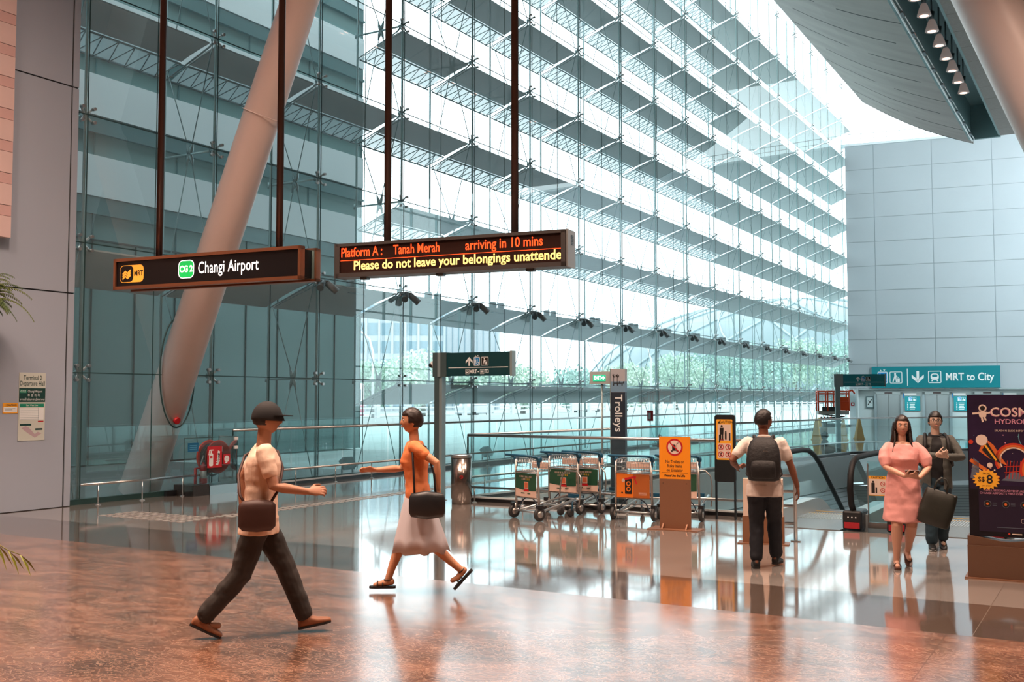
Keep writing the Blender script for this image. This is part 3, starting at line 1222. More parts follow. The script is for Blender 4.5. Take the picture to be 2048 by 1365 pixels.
# road with white barrier rails
M_ROAD = mat('road_asphalt', '#666f72', 0.85)
M_RAILW = mat('barrier_white', '#c5cacb', 0.6)
M_KERB = mat('parapet_concrete', '#bcc3c3', 0.8)
rd = MB()
rd.bx(-56, -47, -20, 260, -0.05, 0.05)
tag(rd.build('road', M_ROAD), kind='structure')
br = thing('road_barrier', 'long white road barrier with three rails beyond the glass', 'barrier', (-45.5, 0, 0))
s = MB()
s.bx(-0.2, 0.2, 20, 200, -0.04, 0.42, M_KERB)
s.build('parapet', None, br)
for z_ in (0.75, 1.1, 1.45):
    s = MB()
    s.bx(-0.05, 0.05, 20, 200, z_ - 0.06, z_ + 0.06, M_RAILW)
    s.build('rail', None, br)
for i in range(47):
    s = MB()
    s.bx(-0.12, 0.12, 21 + 3.8 * i, 21.4 + 3.8 * i, 0.42, 1.6, M_RAILW)
    s.build('post', None, br)
# bus in motion on the road (stands still here)
M_BUS = mat('bus_pink', '#c2788a', 0.4)
M_BUSW = mat('bus_white', '#d7dadb', 0.4)
M_WIN = mat('vehicle_glass', '#4c5c63', 0.15)
bus = thing('bus', 'pink and white bus on the road behind the white barrier', 'bus', (-52, 59, 0.05), math.radians(90))
s = MB()
s.bx(-5.5, 5.5, -1.2, 1.2, 0.35, 1.5, M_BUS)
s.bx(-5.5, 5.5, -1.2, 1.2, 1.5, 2.9, M_BUSW)
s.build('body', None, bus, bevel=0.12)
for k in range(6):
    s = MB()
    s.bx(-5.0 + k * 1.7, -3.5 + k * 1.7, -1.24, 1.24, 1.6, 2.45, M_WIN)
    s.build('window', None, bus)
for sx in (-3.6, 3.6):
    for sy in (-1, 1):
        s = MB()
        s.cyl((sx, sy * 1.22, 0.48), (sx, sy * 0.9, 0.48), 0.48, None, M_RUBBER, 18)
        s.build('wheel', None, bus)
for lab, y, c in (('silver car on the road behind the barrier, left of the trolley pillar', 84, '#c3c9cc'), ('white van on the road behind the barrier, farthest right', 108, '#dcdcda')):
    v = thing('car', lab, 'car', (-53, y, 0.05), math.radians(90))
    mm = mat('car_paint_%d' % y, c, 0.3)
    s = MB()
    hh = 0.45 if y < 100 else 1.0
    s.prism([(-2.2, -0.85), (2.2, -0.85), (2.2, 0.85), (-2.2, 0.85)], 0.3, 0.9 + hh * 0.3, mm)
    s.rings([[(-1.6, -0.8, 0.9 + hh * .3), (1.3, -0.8, 0.9 + hh * .3), (1.3, 0.8, 0.9 + hh * .3), (-1.6, 0.8, 0.9 + hh * .3)], [(-1.2, -0.68, 1.45 + hh * .5), (0.7, -0.68, 1.45 + hh * .5), (0.7, 0.68, 1.45 + hh * .5), (-1.2, 0.68, 1.45 + hh * .5)]], mm, False)
    s.build('body', None, v, bevel=0.08)
    for sx in (-1.4, 1.4):
        for sy in (-1, 1):
            s = MB()
            s.cyl((sx, sy * 0.86, 0.32), (sx, sy * 0.6, 0.32), 0.32, None, M_RUBBER, 16)
            s.build('wheel', None, v)

# trees behind the road
M_LEAF = [mat('leaf_hazed_%d' % i, c, 0.8, noise_amt=0.35, noise_scale=1.2) for i, c in enumerate(('#9db8a6', '#adc2b0', '#8fb0a6'))]  # leaf tones paled to stand in for distance haze
M_TRUNK = mat('tree_trunk', '#6b625a', 0.9)
def tree(lab, x, y, h, r, mi, seed, flat=0.7, kk=1.0):
    rnd = random.Random(seed)
    t = thing('tree', lab, 'tree', (x, y, -0.05), 0, 'trees beyond the road')
    s = MB()
    s.tube([(0, 0, 0), (0.1, 0.05, h * 0.3), (-0.1, 0, h * 0.62)], [0.35, 0.25, 0.15], M_TRUNK, 8)
    for k in range(4):
        a = rnd.uniform(0, 2 * PI)
        s.tube([(0, 0, h * 0.35), (r * 0.5 * math.cos(a), r * 0.5 * math.sin(a), h * 0.65)], [0.14, 0.06], M_TRUNK, 6)
    s.build('trunk', None, t)
    bm = MB()
    for k in range(900):
        a, u = rnd.uniform(0, 2 * PI), rnd.uniform(-1, 1)
        rr = r * (rnd.random() ** 0.33)
        q = math.sqrt(1 - u * u)
        c = Vector((rr * q * math.cos(a), rr * q * math.sin(a), h * 0.66 + rr * u * flat))
        c.z += 0.25 * r * noise.noise(c * 0.5)
        sz = rnd.uniform(0.16, 0.36) * kk
        n_ = Vector((rnd.uniform(-1, 1), rnd.uniform(-1, 1), rnd.uniform(-.6, 1))).normalized()
        t1 = n_.orthogonal().normalized() * sz
        t2 = n_.cross(t1)
        for ang in (0, 2.1, 4.2):
            o_ = t1 * math.cos(ang) * 1.1 + t2 * math.sin(ang) * 1.1
            bm.quad(c + o_ - t1 * .6, c + o_ + t2 * .6, c + o_ + t1 * .6, c + o_ - t2 * .6)
    bm.build('foliage', M_LEAF[mi], t)
    return t


tl = [
    (YAW + 7.4, 92, 4.6, 2.6, 0), (YAW + 4.9, 100, 5.6, 3.6, 1), (YAW + 2.3, 104, 5.4, 3.4, 0), (YAW - 0.6, 112, 4.6, 3.0, 1),
    (YAW - 3.4, 118, 4.4, 3.0, 2), (YAW - 6.2, 122, 5.0, 3.4, 1), (YAW - 8.9, 126, 6.4, 4.0, 0), (YAW - 11.2, 130, 7.4, 4.2, 2),
    (YAW - 13.2, 126, 7.4, 4.2, 2), (YAW - 15.2, 130, 8.4, 4.4, 0), (YAW - 17.3, 128, 8.0, 4.2, 2), (YAW + 9.9, 90, 4.4, 2.6, 2)]
tlabs = ['short pale tree in front of the gridded tower', 'broad pale tree just left of the green sign post', 'spreading tree behind the hanging green post sign',
         'low tree behind the green post sign, right end', 'low dim tree between the post sign and the exit sign', 'round tree behind the exit sign',
         'tall tree in front of the dome, left side', 'dark green tall tree in front of the dome', 'dark tall tree right of the trolley pillar beyond the road',
         'tallest tree beyond the road near the far wall', 'dark tree beyond the road, nearest the far wall', 'tree half hidden by the annex building edge']
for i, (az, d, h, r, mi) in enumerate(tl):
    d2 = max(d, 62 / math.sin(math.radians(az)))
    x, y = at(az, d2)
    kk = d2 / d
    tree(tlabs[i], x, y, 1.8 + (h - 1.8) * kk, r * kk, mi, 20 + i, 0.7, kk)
# street lamps outside
for i, (az, d, h) in enumerate(((YAW + 7.6, 85, 7.4), (YAW - 7.6, 95, 7))):
    x, y = at(az, d)
    t = thing('street_lamp', ['white street lamp with a curved arm in front of the gridded tower', 'street lamp with a curved arm right of the trolley pillar'][i], 'street lamp', (x, y, -0.05), math.radians(30))
    s = MB()
    s.tube([(0, 0, 0), (0, 0, h * .75), (-0.3, 0, h * .9), (-1.2, 0, h), (-2.6, 0, h)], [0.12, 0.09, 0.08, 0.07, 0.06], M_RAILW, 8)
    s.build('pole', None, t)
    s = MB()
    s.bx(-3.5, -2.5, -0.15, 0.15, h - 0.06, h + 0.08, M_RAILW)
    s.build('lamp_head', None, t)
# uplights on the ground outside
for i, (y, l) in enumerate(((19.6, 'black uplight on the ground just outside the glass, left of the runner'), (22.6, 'black uplight on the ground outside the glass behind the litter bin'), (25.9, 'small black uplight outside the glass behind the trolleys'))):
    t = thing('uplight', l, 'uplight', (-15.95, y, -0.05))
    s = MB()
    s.bx(-0.2, 0.2, -0.28, 0.28, 0, 0.07, M_STEEL_D)
    s.tube([(0, -0.2, 0.05), (0, -0.2, 0.32)], 0.02, M_STEEL_D, 6)
    s.tube([(0, 0.2, 0.05), (0, 0.2, 0.32)], 0.02, M_STEEL_D, 6)
    s.build('base', None, t)
    s = MB()
    s.box((0.02, 0, 0.30), (0.16, 0.36, 0.26), M_STEEL_D, R=Matrix.Rotation(math.radians(-35), 3, 'Y'))
    s.build('lamp_head', None, t)
# ================================================================ VOID, BALUSTRADES, ESCALATORS
M_FASC = mat('fascia_grey', '#b4bcbd', 0.45)
M_RIB = mat('ribbed_metal', '#6f797b', 0.4, 0.3)
M_RIBD = mat('ribbed_metal_dark', '#454d50', 0.5, 0.2)
M_LOWW = mat('lower_wall', '#b9c2c3', 0.5)
lw = MB()
def flush_wall(nm):
    global lw
    tag(lw.build(nm, fixn=True), kind='structure')
    lw = MB()


def strip_wall(p, q, z0, z1, th=0.12, m=None):
    p, q = Vector((*p, 0)), Vector((*q, 0))
    d = (q - p).normalized()
    n = Vector((d.y, -d.x, 0)) * th
    lw.add([p + Vector((0, 0, z0)), q + Vector((0, 0, z0)), q + Vector((0, 0, z1)), p + Vector((0, 0, z1)), p + n + Vector((0, 0, z0)), q + n + Vector((0, 0, z0)), q + n + Vector((0, 0, z1)), p + n + Vector((0, 0, z1))],
           [(0, 1, 2, 3), (4, 7, 6, 5), (0, 4, 5, 1), (3, 2, 6, 7), (0, 3, 7, 4), (1, 5, 6, 2)], m)
strip_wall((AX, AY), (BX, BY), -1.0, -0.03, 0.1, M_FASC)
flush_wall('wall_fascia_left')
strip_wall((BX, BY), (CX, CY), -1.0, -0.03, 0.1, M_FASC)
strip_wall((CX, CY), (DX, DY), -0.9, -0.03, 0.1, M_FASC)
flush_wall('wall_fascia_back')
strip_wall((CX - 3, CY + 2.2), (DX + 4, DY + 3.6), -6, -0.45, 0.1, M_LOWW)
flush_wall('wall_lower_back')
lw.bx(0.3, 0.5, 15.62, 41, -6, -0.45, M_LOWW)
flush_wall('wall_lower_right')
lw.bx(-10.5, 0.5, 14.3, 14.5, -6, -0.45, M_LOWW)
flush_wall('wall_lower_front')
fl2 = MB()
fl2.bx(-12, 1, 14, 46, -6.2, -6.0)
tag(fl2.build('floor_lower', mat('lower_floor', '#8f9698', 0.15, spec=0.6)), kind='structure')
rs = MB()
NR_ = 26
for i in range(NR_):
    t0, t1 = i / NR_, (i + 0.8) / NR_
    def rp(t, top):
        a = Vector((AX + 0.05, AY, -1.0)) if top == 0 else Vector((BX + 0.05, BY, -1.0))
        b_ = a + Vector((3.4, -0.6, -3.2))
        return a.lerp(b_, t)
    rs.add([rp(t0, 0), rp(t0, 1), rp(t1, 1), rp(t1, 0)], [(0, 1, 2, 3)], M_RIB)
    rs.add([rp(t1, 0), rp(t1, 1), rp((i + 1) / NR_, 1), rp((i + 1) / NR_, 0)], [(0, 1, 2, 3)], M_RIBD)
a, b_ = Vector((BX, BY, -1.0)), Vector((CX + 6.4, CY + 0.9, -0.95))
for i in range(18):
    for k, (u0, u1, mm) in enumerate(((0, .8, M_RIB), (.8, 1, M_RIBD))):
        d0, d1 = Vector((1.0, -2.6, -1.3)) * ((i + u0) / 18), Vector((1.0, -2.6, -1.3)) * ((i + u1) / 18)
        rs.add([a + d0, b_ + d0, b_ + d1, a + d1], [(0, 1, 2, 3)], mm)
tag(rs.build('ribbed_soffit'), 'dark grey ribbed metal slope below the far edge of the escalator well', 'cladding')

M_KB = mat('kerb_black', '#15181a', 0.4)
M_KW = mat('kerb_white', '#cfd8da', 0.35)
def balustrade(label, pts, h=1.15, step=1.5, kerb=True, low=None, endpost=True, rail=0.026):
    t = thing('glass_balustrade', label, 'balustrade', (pts[0][0], pts[0][1], 0))
    o = Vector((pts[0][0], pts[0][1], 0))
    P = [Vector((p[0], p[1], 0)) - o for p in pts]
    gl = MB()
    for p, q in zip(P[:-1], P[1:]):
        L = (q - p).length
        n = max(1, round(L / step))
        for i in range(n):
            a, c = p.lerp(q, (i + 0.012) / n), p.lerp(q, (i + 1 - 0.012) / n)
            g = MB()
            g.quad(a + Vector((0, 0, 0.02)), c + Vector((0, 0, 0.02)), c + Vector((0, 0, h - 0.03)), a + Vector((0, 0, h - 0.03)))
            if n * (len(P) - 1) < 60:
                g.build('glass_panel', M_BAL, t)
    r = MB()
    r.tube([p + Vector((0, 0, h)) for p in P], rail, M_STEEL, 10)
    r.build('handrail', None, t)
    if endpost:
        r = MB()
        r.bx(-0.012, 0.012, -0.012, 0.012, 0, h - 0.02, M_GJ)
        r.build('end_post', None, t)
    if kerb:
        k = MB()
        for p, q in zip(P[:-1], P[1:]):
            d = (q - p)
            L = d.length
            ang = math.atan2(d.y, d.x)
            c = (p + q) / 2
            k.box(c + Vector((0, 0, 0.03)), (L, 0.07, 0.06), M_KB, ang)
            k.box(c + Vector((0, 0, 0.075)), (L, 0.05, 0.03), M_KW, ang)
        k.build('kerb', None, t)
    return t


def low_rail(label, pts, h=0.27, step=1.25, r=0.022, off0=0.4):
    t = thing('guard_rail', label, 'guard rail', (pts[0][0], pts[0][1], 0))
    o = Vector((pts[0][0], pts[0][1], 0))
    P = [Vector((p[0], p[1], 0)) - o for p in pts]
    s = MB()
    s.tube([p + Vector((0, 0, h)) for p in P], r, M_STEEL, 10)
    s.build('rail_tube', None, t)
    n = 0
    for p, q in zip(P[:-1], P[1:]):
        L = (q - p).length
        u = off0
        while u < L and n < 60:
            c = p.lerp(q, u / L)
            s = MB()
            s.cyl(c, c + Vector((0, 0, h - 0.01)), 0.013, None, M_STEEL, 8)
            s.lathe([(0.05, 0), (0.045, 0.012), (0.02, 0.022)], c, M_STEEL, 14)
            s.build('post', None, t)
            u += step
            n += 1
    return t


balustrade('clear glass balustrade with steel handrail behind the luggage trolleys', [(-9.95, 15.55), (-4.75, 15.55)], step=1.3)
balustrade('glass balustrade running away along the far side of the escalator well', [(-9.97, 15.62), (BX - .03, BY), (CX, CY + .02), (DX, DY + .02)], step=2.0, endpost=False)
balustrade('long glass balustrade with steel handrail standing close to the curtain glass', [(-15.02, 14.95), (-15.02, 45)], step=1.65, h=1.17)
low_rail('low steel guard rail on posts at floor level behind the litter bin and trolleys', [(-10.05, 15.3), (-4.85, 15.3)], step=0.95)
low_rail('low steel guard rail at the foot of the glass, beside the grey clad wall', [(-14.95, 11.45), (-14.95, 14.1)], h=0.36, step=0.92, off0=0.35)
low_rail('long low steel guard rail on posts running along the curtain glass into the distance', [(-14.6, 15.9), (-14.6, 60)], h=0.36, step=1.25)
low_rail('low steel guard rail on the walkway beside the escalator well', [(-10.3, 16.2), (BX - .35, BY), (CX - .3, CY + .4), (DX, DY + .4)], h=0.36, step=1.3)
# tactile strip of raised dashes
tp = MB()
M_TACT = mat('tactile_steel', '#a9a8a6', 0.4, 0.2)
for i in range(170):
    y = 11.55 + i * 0.16
    for k in range(2):
        tp.bx(-11.98 + k * 0.17, -11.86 + k * 0.17, y + (0.08 * k), y + 0.09 + (0.08 * k), 0, 0.006, M_TACT)
for i in range(12):
    for j in range(5):
        tp.bx(-13.6 + i * 0.155, -13.52 + i * 0.155, 10.75 + j * 0.15, 10.84 + j * 0.15, 0, 0.006, M_TACT)
tag(tp.build('tactile_strip'), kind='structure')

# ------------------------------------------------ escalators
M_DECK = mat('escalator_deck', '#b9c3c5', 0.3, 0.5)
M_STEP = mat('escalator_step', '#5d6669', 0.45, 0.5)
M_COMB = mat('comb_plate', '#7d8586', 0.35, 0.6, bump=0.3, bump_scale=60)
M_YEL = mat('safety_yellow', '#e0b02c', 0.5)
HP = [(0.42, 0.20), (0.20, 0.24), (0.06, 0.36), (0.0, 0.56), (0.04, 0.76), (0.16, 0.90), (0.36, 0.965), (0.6, 0.975), (1.4, 0.975), (2.2, 0.975), (2.6, 0.95), (2.95, 0.86), (3.3, 0.71), (3.7, 0.485)]
SLOPE = math.tan(math.radians(30))
HP.append((3.7 + 9.3, 0.485 - 9.3 * SLOPE))
def surf(y):
    if y < 2.35:
        return 0.0
    if y < 3.5:
        t = (y - 2.35) / 1.15
        return -SLOPE * 1.15 * t * t / 2
    return -SLOPE * 1.15 / 2 - (y - 3.5) * SLOPE


def escalator(label, xa, xb):
    t = thing('escalator', label, 'escalator', (0, 14.62, 0))
    for x in (xa, xb):
        h = MB()
        h.M = Matrix.Translation((x, 0, 0))
        h.tube([(0, y, z_) for y, z_ in HP], 0.042, M_RUBBER, 10)
        h.build('handrail', None, t)
        g = MB()
        ys = [0.05, 0.1, 0.2, 0.36, 0.6, 1.4, 2.2, 2.6, 2.95, 3.3, 3.7, 13.0]
        def top(y):
            for (y0, z0), (y1, z1) in zip(HP[3:-1], HP[4:]):
                if y0 <= y <= y1:
                    return z0 + (z1 - z0) * (y - y0) / (y1 - y0)
            return HP[-1][1]
        for y0, y1 in zip(ys[:-1], ys[1:]):
            g.quad((x, y0, surf(y0) + 0.2), (x, y1, surf(y1) + 0.2), (x, y1, top(y1) - 0.04), (x, y0, top(y0) - 0.04))
        g.build('glass_panel', M_BAL, t)
        d = MB()
        ys = [0.32, 1.2, 2.35, 2.6, 2.8, 3.05, 3.3, 3.5, 13.0]
        for y0, y1 in zip(ys[:-1], ys[1:]):
            for s0, s1, za, zb in ((-0.16, 0.16, 0.0, 0.2),):
                a0, a1 = surf(y0), surf(y1)
                vs = [(x + s0, y0, a0 - 0.5), (x + s1, y0, a0 - 0.5), (x + s1, y0, a0 + zb), (x + s0, y0, a0 + zb), (x + s0, y1, a1 - 0.5), (x + s1, y1, a1 - 0.5), (x + s1, y1, a1 + zb), (x + s0, y1, a1 + zb)]
                d.add(vs, [(0, 1, 2, 3), (4, 7, 6, 5), (0, 4, 5, 1), (1, 5, 6, 2), (2, 6, 7, 3), (3, 7, 4, 0)], M_DECK)
        d.build('skirt_deck', None, t)
        q = MB()
        q.bx(x - 0.13, x + 0.13, 0.08, 0.5, 0.0, 0.27, M_BLACK)
        q.build('newel_base', None, t, bevel=0.03)
        q = MB()
        q.bx(x - 0.10, x + 0.10, 0.06, 0.085, 0.03, 0.11, mat('newel_red', '#a3202a', 0.4))
        for k in (-1, 0, 1):
            q.bx(x - 0.008 + k * 0.05, x + 0.008 + k * 0.05, 0.07, 0.085, 0.17, 0.185, M_WHITE)
        q.build('control_panel', None, t)
    c = MB()
    c.bx(xa + 0.14, xb - 0.14, -0.02, 1.95, -0.1, 0.008, M_COMB)
    for k in range(24):
        xx = xa + 0.16 + (xb - xa - 0.32) * k / 23
        c.bx(xx - 0.006, xx + 0.006, 1.2, 2.0, 0.006, 0.014, M_DECK)
    c.build('comb_plate', None, t)
    c = MB()
    c.bx(xa + 0.14, xb - 0.14, 1.93, 1.96, 0.006, 0.012, M_YEL)
    c.build('yellow_edge', None, t)
    for i in range(26):
        y0 = 1.97 + 0.4 * i
        z0 = surf(y0)
        s = MB()
        s.bx(xa + 0.16, xb - 0.16, y0, y0 + 0.39, z0 - 0.25, z0 - 0.005, M_STEP)
        s.bx(xa + 0.16, xb - 0.16, y0, y0 + 0.03, z0 - 0.004, z0 - 0.001, M_YEL)
        s.build('step', None, t)
    return t


escalator('left escalator going down behind the man with the backpack', -4.42, -3.20)
escalator('right escalator going down behind the two people walking forward', -2.62, -1.42)
M_TAN = mat('tan_metal', '#8c6249', 0.4, 0.4)
M_ORANGE = mat('sign_orange', '#e98a12', 0.45)
M_AMBER = mat('caution_amber', '#f0a92f', 0.45)
M_PALE = mat('sign_pale', '#d9c3b4', 0.5)
M_DK = mat('print_black', '#15110e', 0.5)
M_SIGNRED = mat('prohibition_red', '#b5141c', 0.45)
# panel between the two newels
t = thing('caution_screen', 'small glass screen with an orange caution sticker between the two escalators', 'sign', (-2.91, 14.95, 0))
s = MB()
s.bx(-0.13, 0.13, 0, 0.012, 0.1, 0.93)
s.build('glass_panel', M_BAL, t)
s = MB()
s.bx(-0.128, -0.113, -0.01, 0.02, 0.1, 0.9, M_STEEL)
s.bx(-0.13, 0.13, -0.02, 0.03, 0.02, 0.1, M_STEEL)
s.build('frame', None, t)
A = Art(-0.004)
A.rect('sticker', 0.0, 0.60, 0.24, 0.27, M_AMBER)
A.rect('sticker', 0.0, 0.585, 0.225, 0.215, M_PALE, 2)
A.text('sticker', 'CAUTION', 0.01, 0.713, 0.04, M_DK, 2, bold=0.001)
A.disc('sticker', -0.05, 0.655, 0.014, M_DK, 3, 10)
A.poly('sticker', [(-0.075, 0.5), (-0.03, 0.5), (-0.03, 0.64), (-0.075, 0.64)], M_DK, 3)
A.poly('sticker', [(-0.02, 0.5), (0.0, 0.5), (0.0, 0.58), (-0.02, 0.58)], M_DK, 3)
for zz_ in (0.63, 0.54):
    A.ring('sticker', 0.075, zz_, 0.024, 0.032, M_SIGNRED, 3, 16)
    A.line('sticker', 0.055, zz_ + .02, 0.095, zz_ - .02, 0.007, M_SIGNRED, 4)
A.build(t)
# floor plate between the escalator wells
cp = MB()
cp.bx(-3.05, -2.77, 15.4, 28, -6, -0.3, M_DECK)
cp.build('deck_infill', None, t) if False else None

# ------------------------------------------------ station name sign
M_FRAME = mat('copper_frame', '#8a5b42', 0.35, 0.5)
M_BLK = mat('sign_black', '#0a0c10', 0.35)
M_LITW = mat('lit_white', '#ffffff', 0.4, emit=1.1, ecol='#ffffff')
M_LITG = mat('lit_green', '#16c05a', 0.4, emit=0.55, ecol='#10c85c')
M_LITY = mat('lit_yellow', '#f0a63c', 0.4, emit=0.55, ecol='#f5a63a')
M_POLE = mat('hanger_brown', '#3a2722', 0.35, 0.4)
sg = thing('hanging_sign', 'black hanging sign in a copper frame reading Changi Airport', 'sign', (-8.70, 8.18, 3.05), math.radians(5.2))
W2 = 1.315
s = MB()
for x0, x1, z0, z1 in ((-W2, W2, 0, 0.035), (-W2, W2, 0.32, 0.355), (-W2, -W2 + 0.03, 0, 0.355), (W2 - 0.03, W2, 0, 0.355)):
    s.bx(x0, x1, -0.02, 0.06, z0, z1, M_FRAME)
for x0, x1, z0, z1 in ((-W2, W2, 0, 0.03), (-W2, W2, 0.325, 0.355), (-W2, -W2 + 0.03, 0, 0.355), (W2 - 0.03, W2, 0, 0.355)):
    s.bx(x0 + .03, x1 + .03, 0.22, 0.30, z0, z1, M_FRAME)
s.build('frame', None, sg)
s = MB()
s.bx(-W2 + 0.02, W2 - 0.02, 0.0, 0.055, 0.02, 0.34, M_BLK)
s.bx(-W2 + 0.06, W2 - 0.03, 0.06, 0.22, 0.03, 0.33, M_BLK)
s.bx(-W2 + 0.05, W2 + 0.01, 0.22, 0.29, 0.02, 0.34, mat('sign_back_teal', '#6e8683', 0.4))
s.build('panel', None, sg)
for x in (-0.78, 0.92):
    s = MB()
    s.cyl((x, 0.14, 0.33), (x, 0.14, 12.5), 0.038, None, M_POLE, 14)
    s.build('hanger', None, sg)
A = Art(-0.001)
cx, cz = -1.05, 0.175
A.rrect('emblem', cx, cz, 0.36, 0.20, 0.055, M_LITY)
A.rrect('emblem', cx - 0.075, cz, 0.20, 0.185, 0.05, M_BLK, 2)
A.text('emblem', 'MRT', cx + 0.105, cz, 0.085, M_BLK, 3, sx=0.8, bold=0.002)
for k in (-1, 0, 1):
    ox = cx - 0.075 + k * 0.0
    oz = cz + k * 0.028
    A.poly('emblem', [(ox - 0.065, oz - 0.022), (ox - 0.02, oz + 0.012), (ox + 0.01, oz - 0.012), (ox + 0.055, oz + 0.022), (ox + 0.065, oz + 0.004), (ox + 0.015, oz - 0.034), (ox - 0.02, oz - 0.008), (ox - 0.055, oz - 0.04)], M_LITY, 3)
A.rrect('station_code', -0.245, 0.185, 0.225, 0.205, 0.06, M_LITW)
A.rrect('station_code', -0.245, 0.185, 0.205, 0.185, 0.05, M_LITG, 2)
A.text('station_code', 'CG 2', -0.245, 0.185, 0.10, M_LITW, 3, sx=0.85, bold=0.003)
A.text('lettering', 'Changi Airport', 0.34, 0.185, 0.185, M_LITW, 1, sx=0.70, bold=0.0015, spacing=1.05)
A.build(sg)

# ------------------------------------------------ led display
M_LCASE = mat('led_case', '#4d4a49', 0.45, 0.3)
M_LSIDE = mat('led_case_end', '#8f9698', 0.45, 0.2)
M_LSCR = mat('led_screen', '#2b1712', 0.35)
M_LEDR = mat('led_red', '#ff5a2a', 0.4, emit=1.6, ecol='#ff4a1e')
M_LEDY = mat('led_yellow', '#ffe79a', 0.4, emit=1.1, ecol='#ffe27a')
ld = thing('led_display', 'hanging led display with red and yellow scrolling train messages', 'display', (-5.915, 8.82, 3.085), math.radians(7.6))
s = MB()
s.bx(-1.305, 1.305, 0.0, 0.20, 0, 0.362, M_LCASE)
s.bx(1.305, 1.325, -0.01, 0.21, -0.003, 0.365, M_LSIDE)
s.bx(-1.325, -1.305, -0.01, 0.21, -0.003, 0.365, M_LCASE)
for k in range(7):
    s.bx(1.324, 1.328, 0.08, 0.15, 0.22 + k * 0.015, 0.228 + k * 0.015, M_BLACK)
s.build('case', None, ld)
s = MB()
for x0, x1, z0, z1 in ((-1.30, 1.30, 0, 0.045), (-1.30, 1.30, 0.33, 0.362), (-1.30, -1.255, 0, 0.362), (1.255, 1.30, 0, 0.362)):
    s.bx(x0, x1, -0.02, 0.0, z0, z1, M_LCASE)
s.build('bezel', None, ld)
s = MB()
s.bx(-1.255, 1.255, -0.006, 0.0, 0.045, 0.33, M_LSCR)
s.build('screen', None, ld)
for x in (-1.0, -0.1, 0.9):
    s = MB()
    s.bx(x - 0.04, x + 0.04, 0.05, 0.12, -0.025, 0, M_STEEL_D)
    s.build('bottom_bracket', None, ld)
for x in (-0.74, 0.72):
    s = MB()
    s.cyl((x, 0.1, 0.36), (x, 0.1, 12.2), 0.038, None, M_POLE, 14)
    s.build('hanger', None, ld)
A = Art(-0.006)
A.text('red_message', 'Platform A :', -1.245, 0.26, 0.14, M_LEDR, align='LEFT', sx=0.74, bold=0.002)
A.text('red_message', 'Tanah Merah', -0.61, 0.26, 0.14, M_LEDR, align='LEFT', sx=0.73, bold=0.002)
A.text('red_message', 'arriving in 10 mins', 0.22, 0.26, 0.14, M_LEDR, align='LEFT', sx=0.81, bold=0.002)
A.rect('red_message', 0, 0.178, 2.50, 0.006, M_LEDR)
A.text('yellow_message', 'Please do not leave your belongings unattende', -1.09, 0.115, 0.135, M_LEDY, align='LEFT', sx=0.925, bold=0.003)
A.build(ld)

# ------------------------------------------------ green post signs
M_TEAL = mat('sign_teal', '#0b5760', 0.35)
M_TEALD = mat('sign_teal_dark', '#073b42', 0.35)
M_TEALB = mat('sign_teal_bright', '#14818b', 0.4)
M_BLUE = mat('pictogram_blue', '#1c86c7', 0.4)
M_POSTG = mat('post_grey_green', '#4f6467', 0.4, 0.4)
M_POSTL = mat('post_pale', '#8fa3a6', 0.4, 0.4)
M_SW = mat('sign_white', '#e8eeee', 0.4)
def post_sign(label, loc, rz, camera=True, k=1.0, M_TEALD=None, M_POSTG=None):
    M_TEALD = M_TEALD or mat('sign_teal_dark')
    M_POSTG = M_POSTG or mat('post_grey_green')
    t = thing('post_sign', label, 'sign', loc, rz)
    s = MB()
    s.bx(-0.075, 0.025, -0.07, 0.07, 0, 2.2, M_POSTG)
    s.bx(0.025, 0.085, -0.06, 0.06, 0, 2.2, M_POSTL)
    s.lathe([(0.14, 0), (0.14, 0.01)], (0, 0, 0), M_STEEL, 18)
    s.build('post', None, t)
    s = MB()
    s.bx(-0.11, 0.18, -0.075, 0.075, 2.18, 2.61, M_POSTG)
    s.bx(0.0, 0.06, -0.08, 0.08, 2.18, 2.61, M_POSTL)
    s.build('head_box', None, t)
    s = MB()
    s.bx(0.18, 1.50, -0.05, 0.05, 2.19, 2.60, M_TEALD)
    s.build('panel', None, t)
    s = MB()
    s.bx(1.50, 1.545, -0.06, 0.06, 2.18, 2.61, M_POSTL)
    s.build('end_cap', None, t)
    A = Art(-0.05)
    pic_arrow(A, 'pictogram', 0.66, 2.44, 0.155, M_SW)
    pic_lift(A, 'pictogram', 0.82, 2.44, 0.155, M_SW, M_BLUE)
    pic_porter(A, 'pictogram', 0.985, 2.44, 0.150, M_SW, M_DK)
    A.rect('divider', 0.84, 2.335, 1.24, 0.012, M_SW)
    pic_train(A, 'pictogram', 0.62, 2.26, 0.08, M_SW, M_TEALD)
    A.text('lettering', 'MRT', 0.745, 2.262, 0.095, M_SW, sx=0.85, bold=0.002)
    A.disc('lettering', 0.85, 2.262, 0.012, M_SW, 1, 10)
    pic_plane(A, 'pictogram', 0.93, 2.262, 0.085, M_SW, M_TEALD)
    A.text('lettering', 'T3', 1.03, 2.262, 0.09, M_SW, sx=0.85, bold=0.002)
    A.build(t)
    if camera:
        s = MB()
        s.cyl((-0.10, 0, 2.40), (-0.17, -0.03, 2.40), 0.062, None, M_WHITE, 16)
        s.sph((-0.16, -0.05, 2.39), 0.045, M_BLACK, 14, 8)
        s.build('camera_dome', None, t)
    return t


post_sign('dark green MRT sign on a grey post with a round camera, beside the bin', (-10.46, 15.42, 0), math.radians(-1.5))
post_sign('distant green post sign just left of the large teal MRT to City sign', (-8.15, 35.6, 0), math.radians(20), False, 1.0, M_TEALB, M_POSTL)  # far panel and post use lighter materials to imitate haze

# ------------------------------------------------ far big sign and lobby boards
FWR = A8
def fwpt(u, v, z_):
    p = FW @ Vector((u, v, z_))
    return (p.x, p.y, p.z)


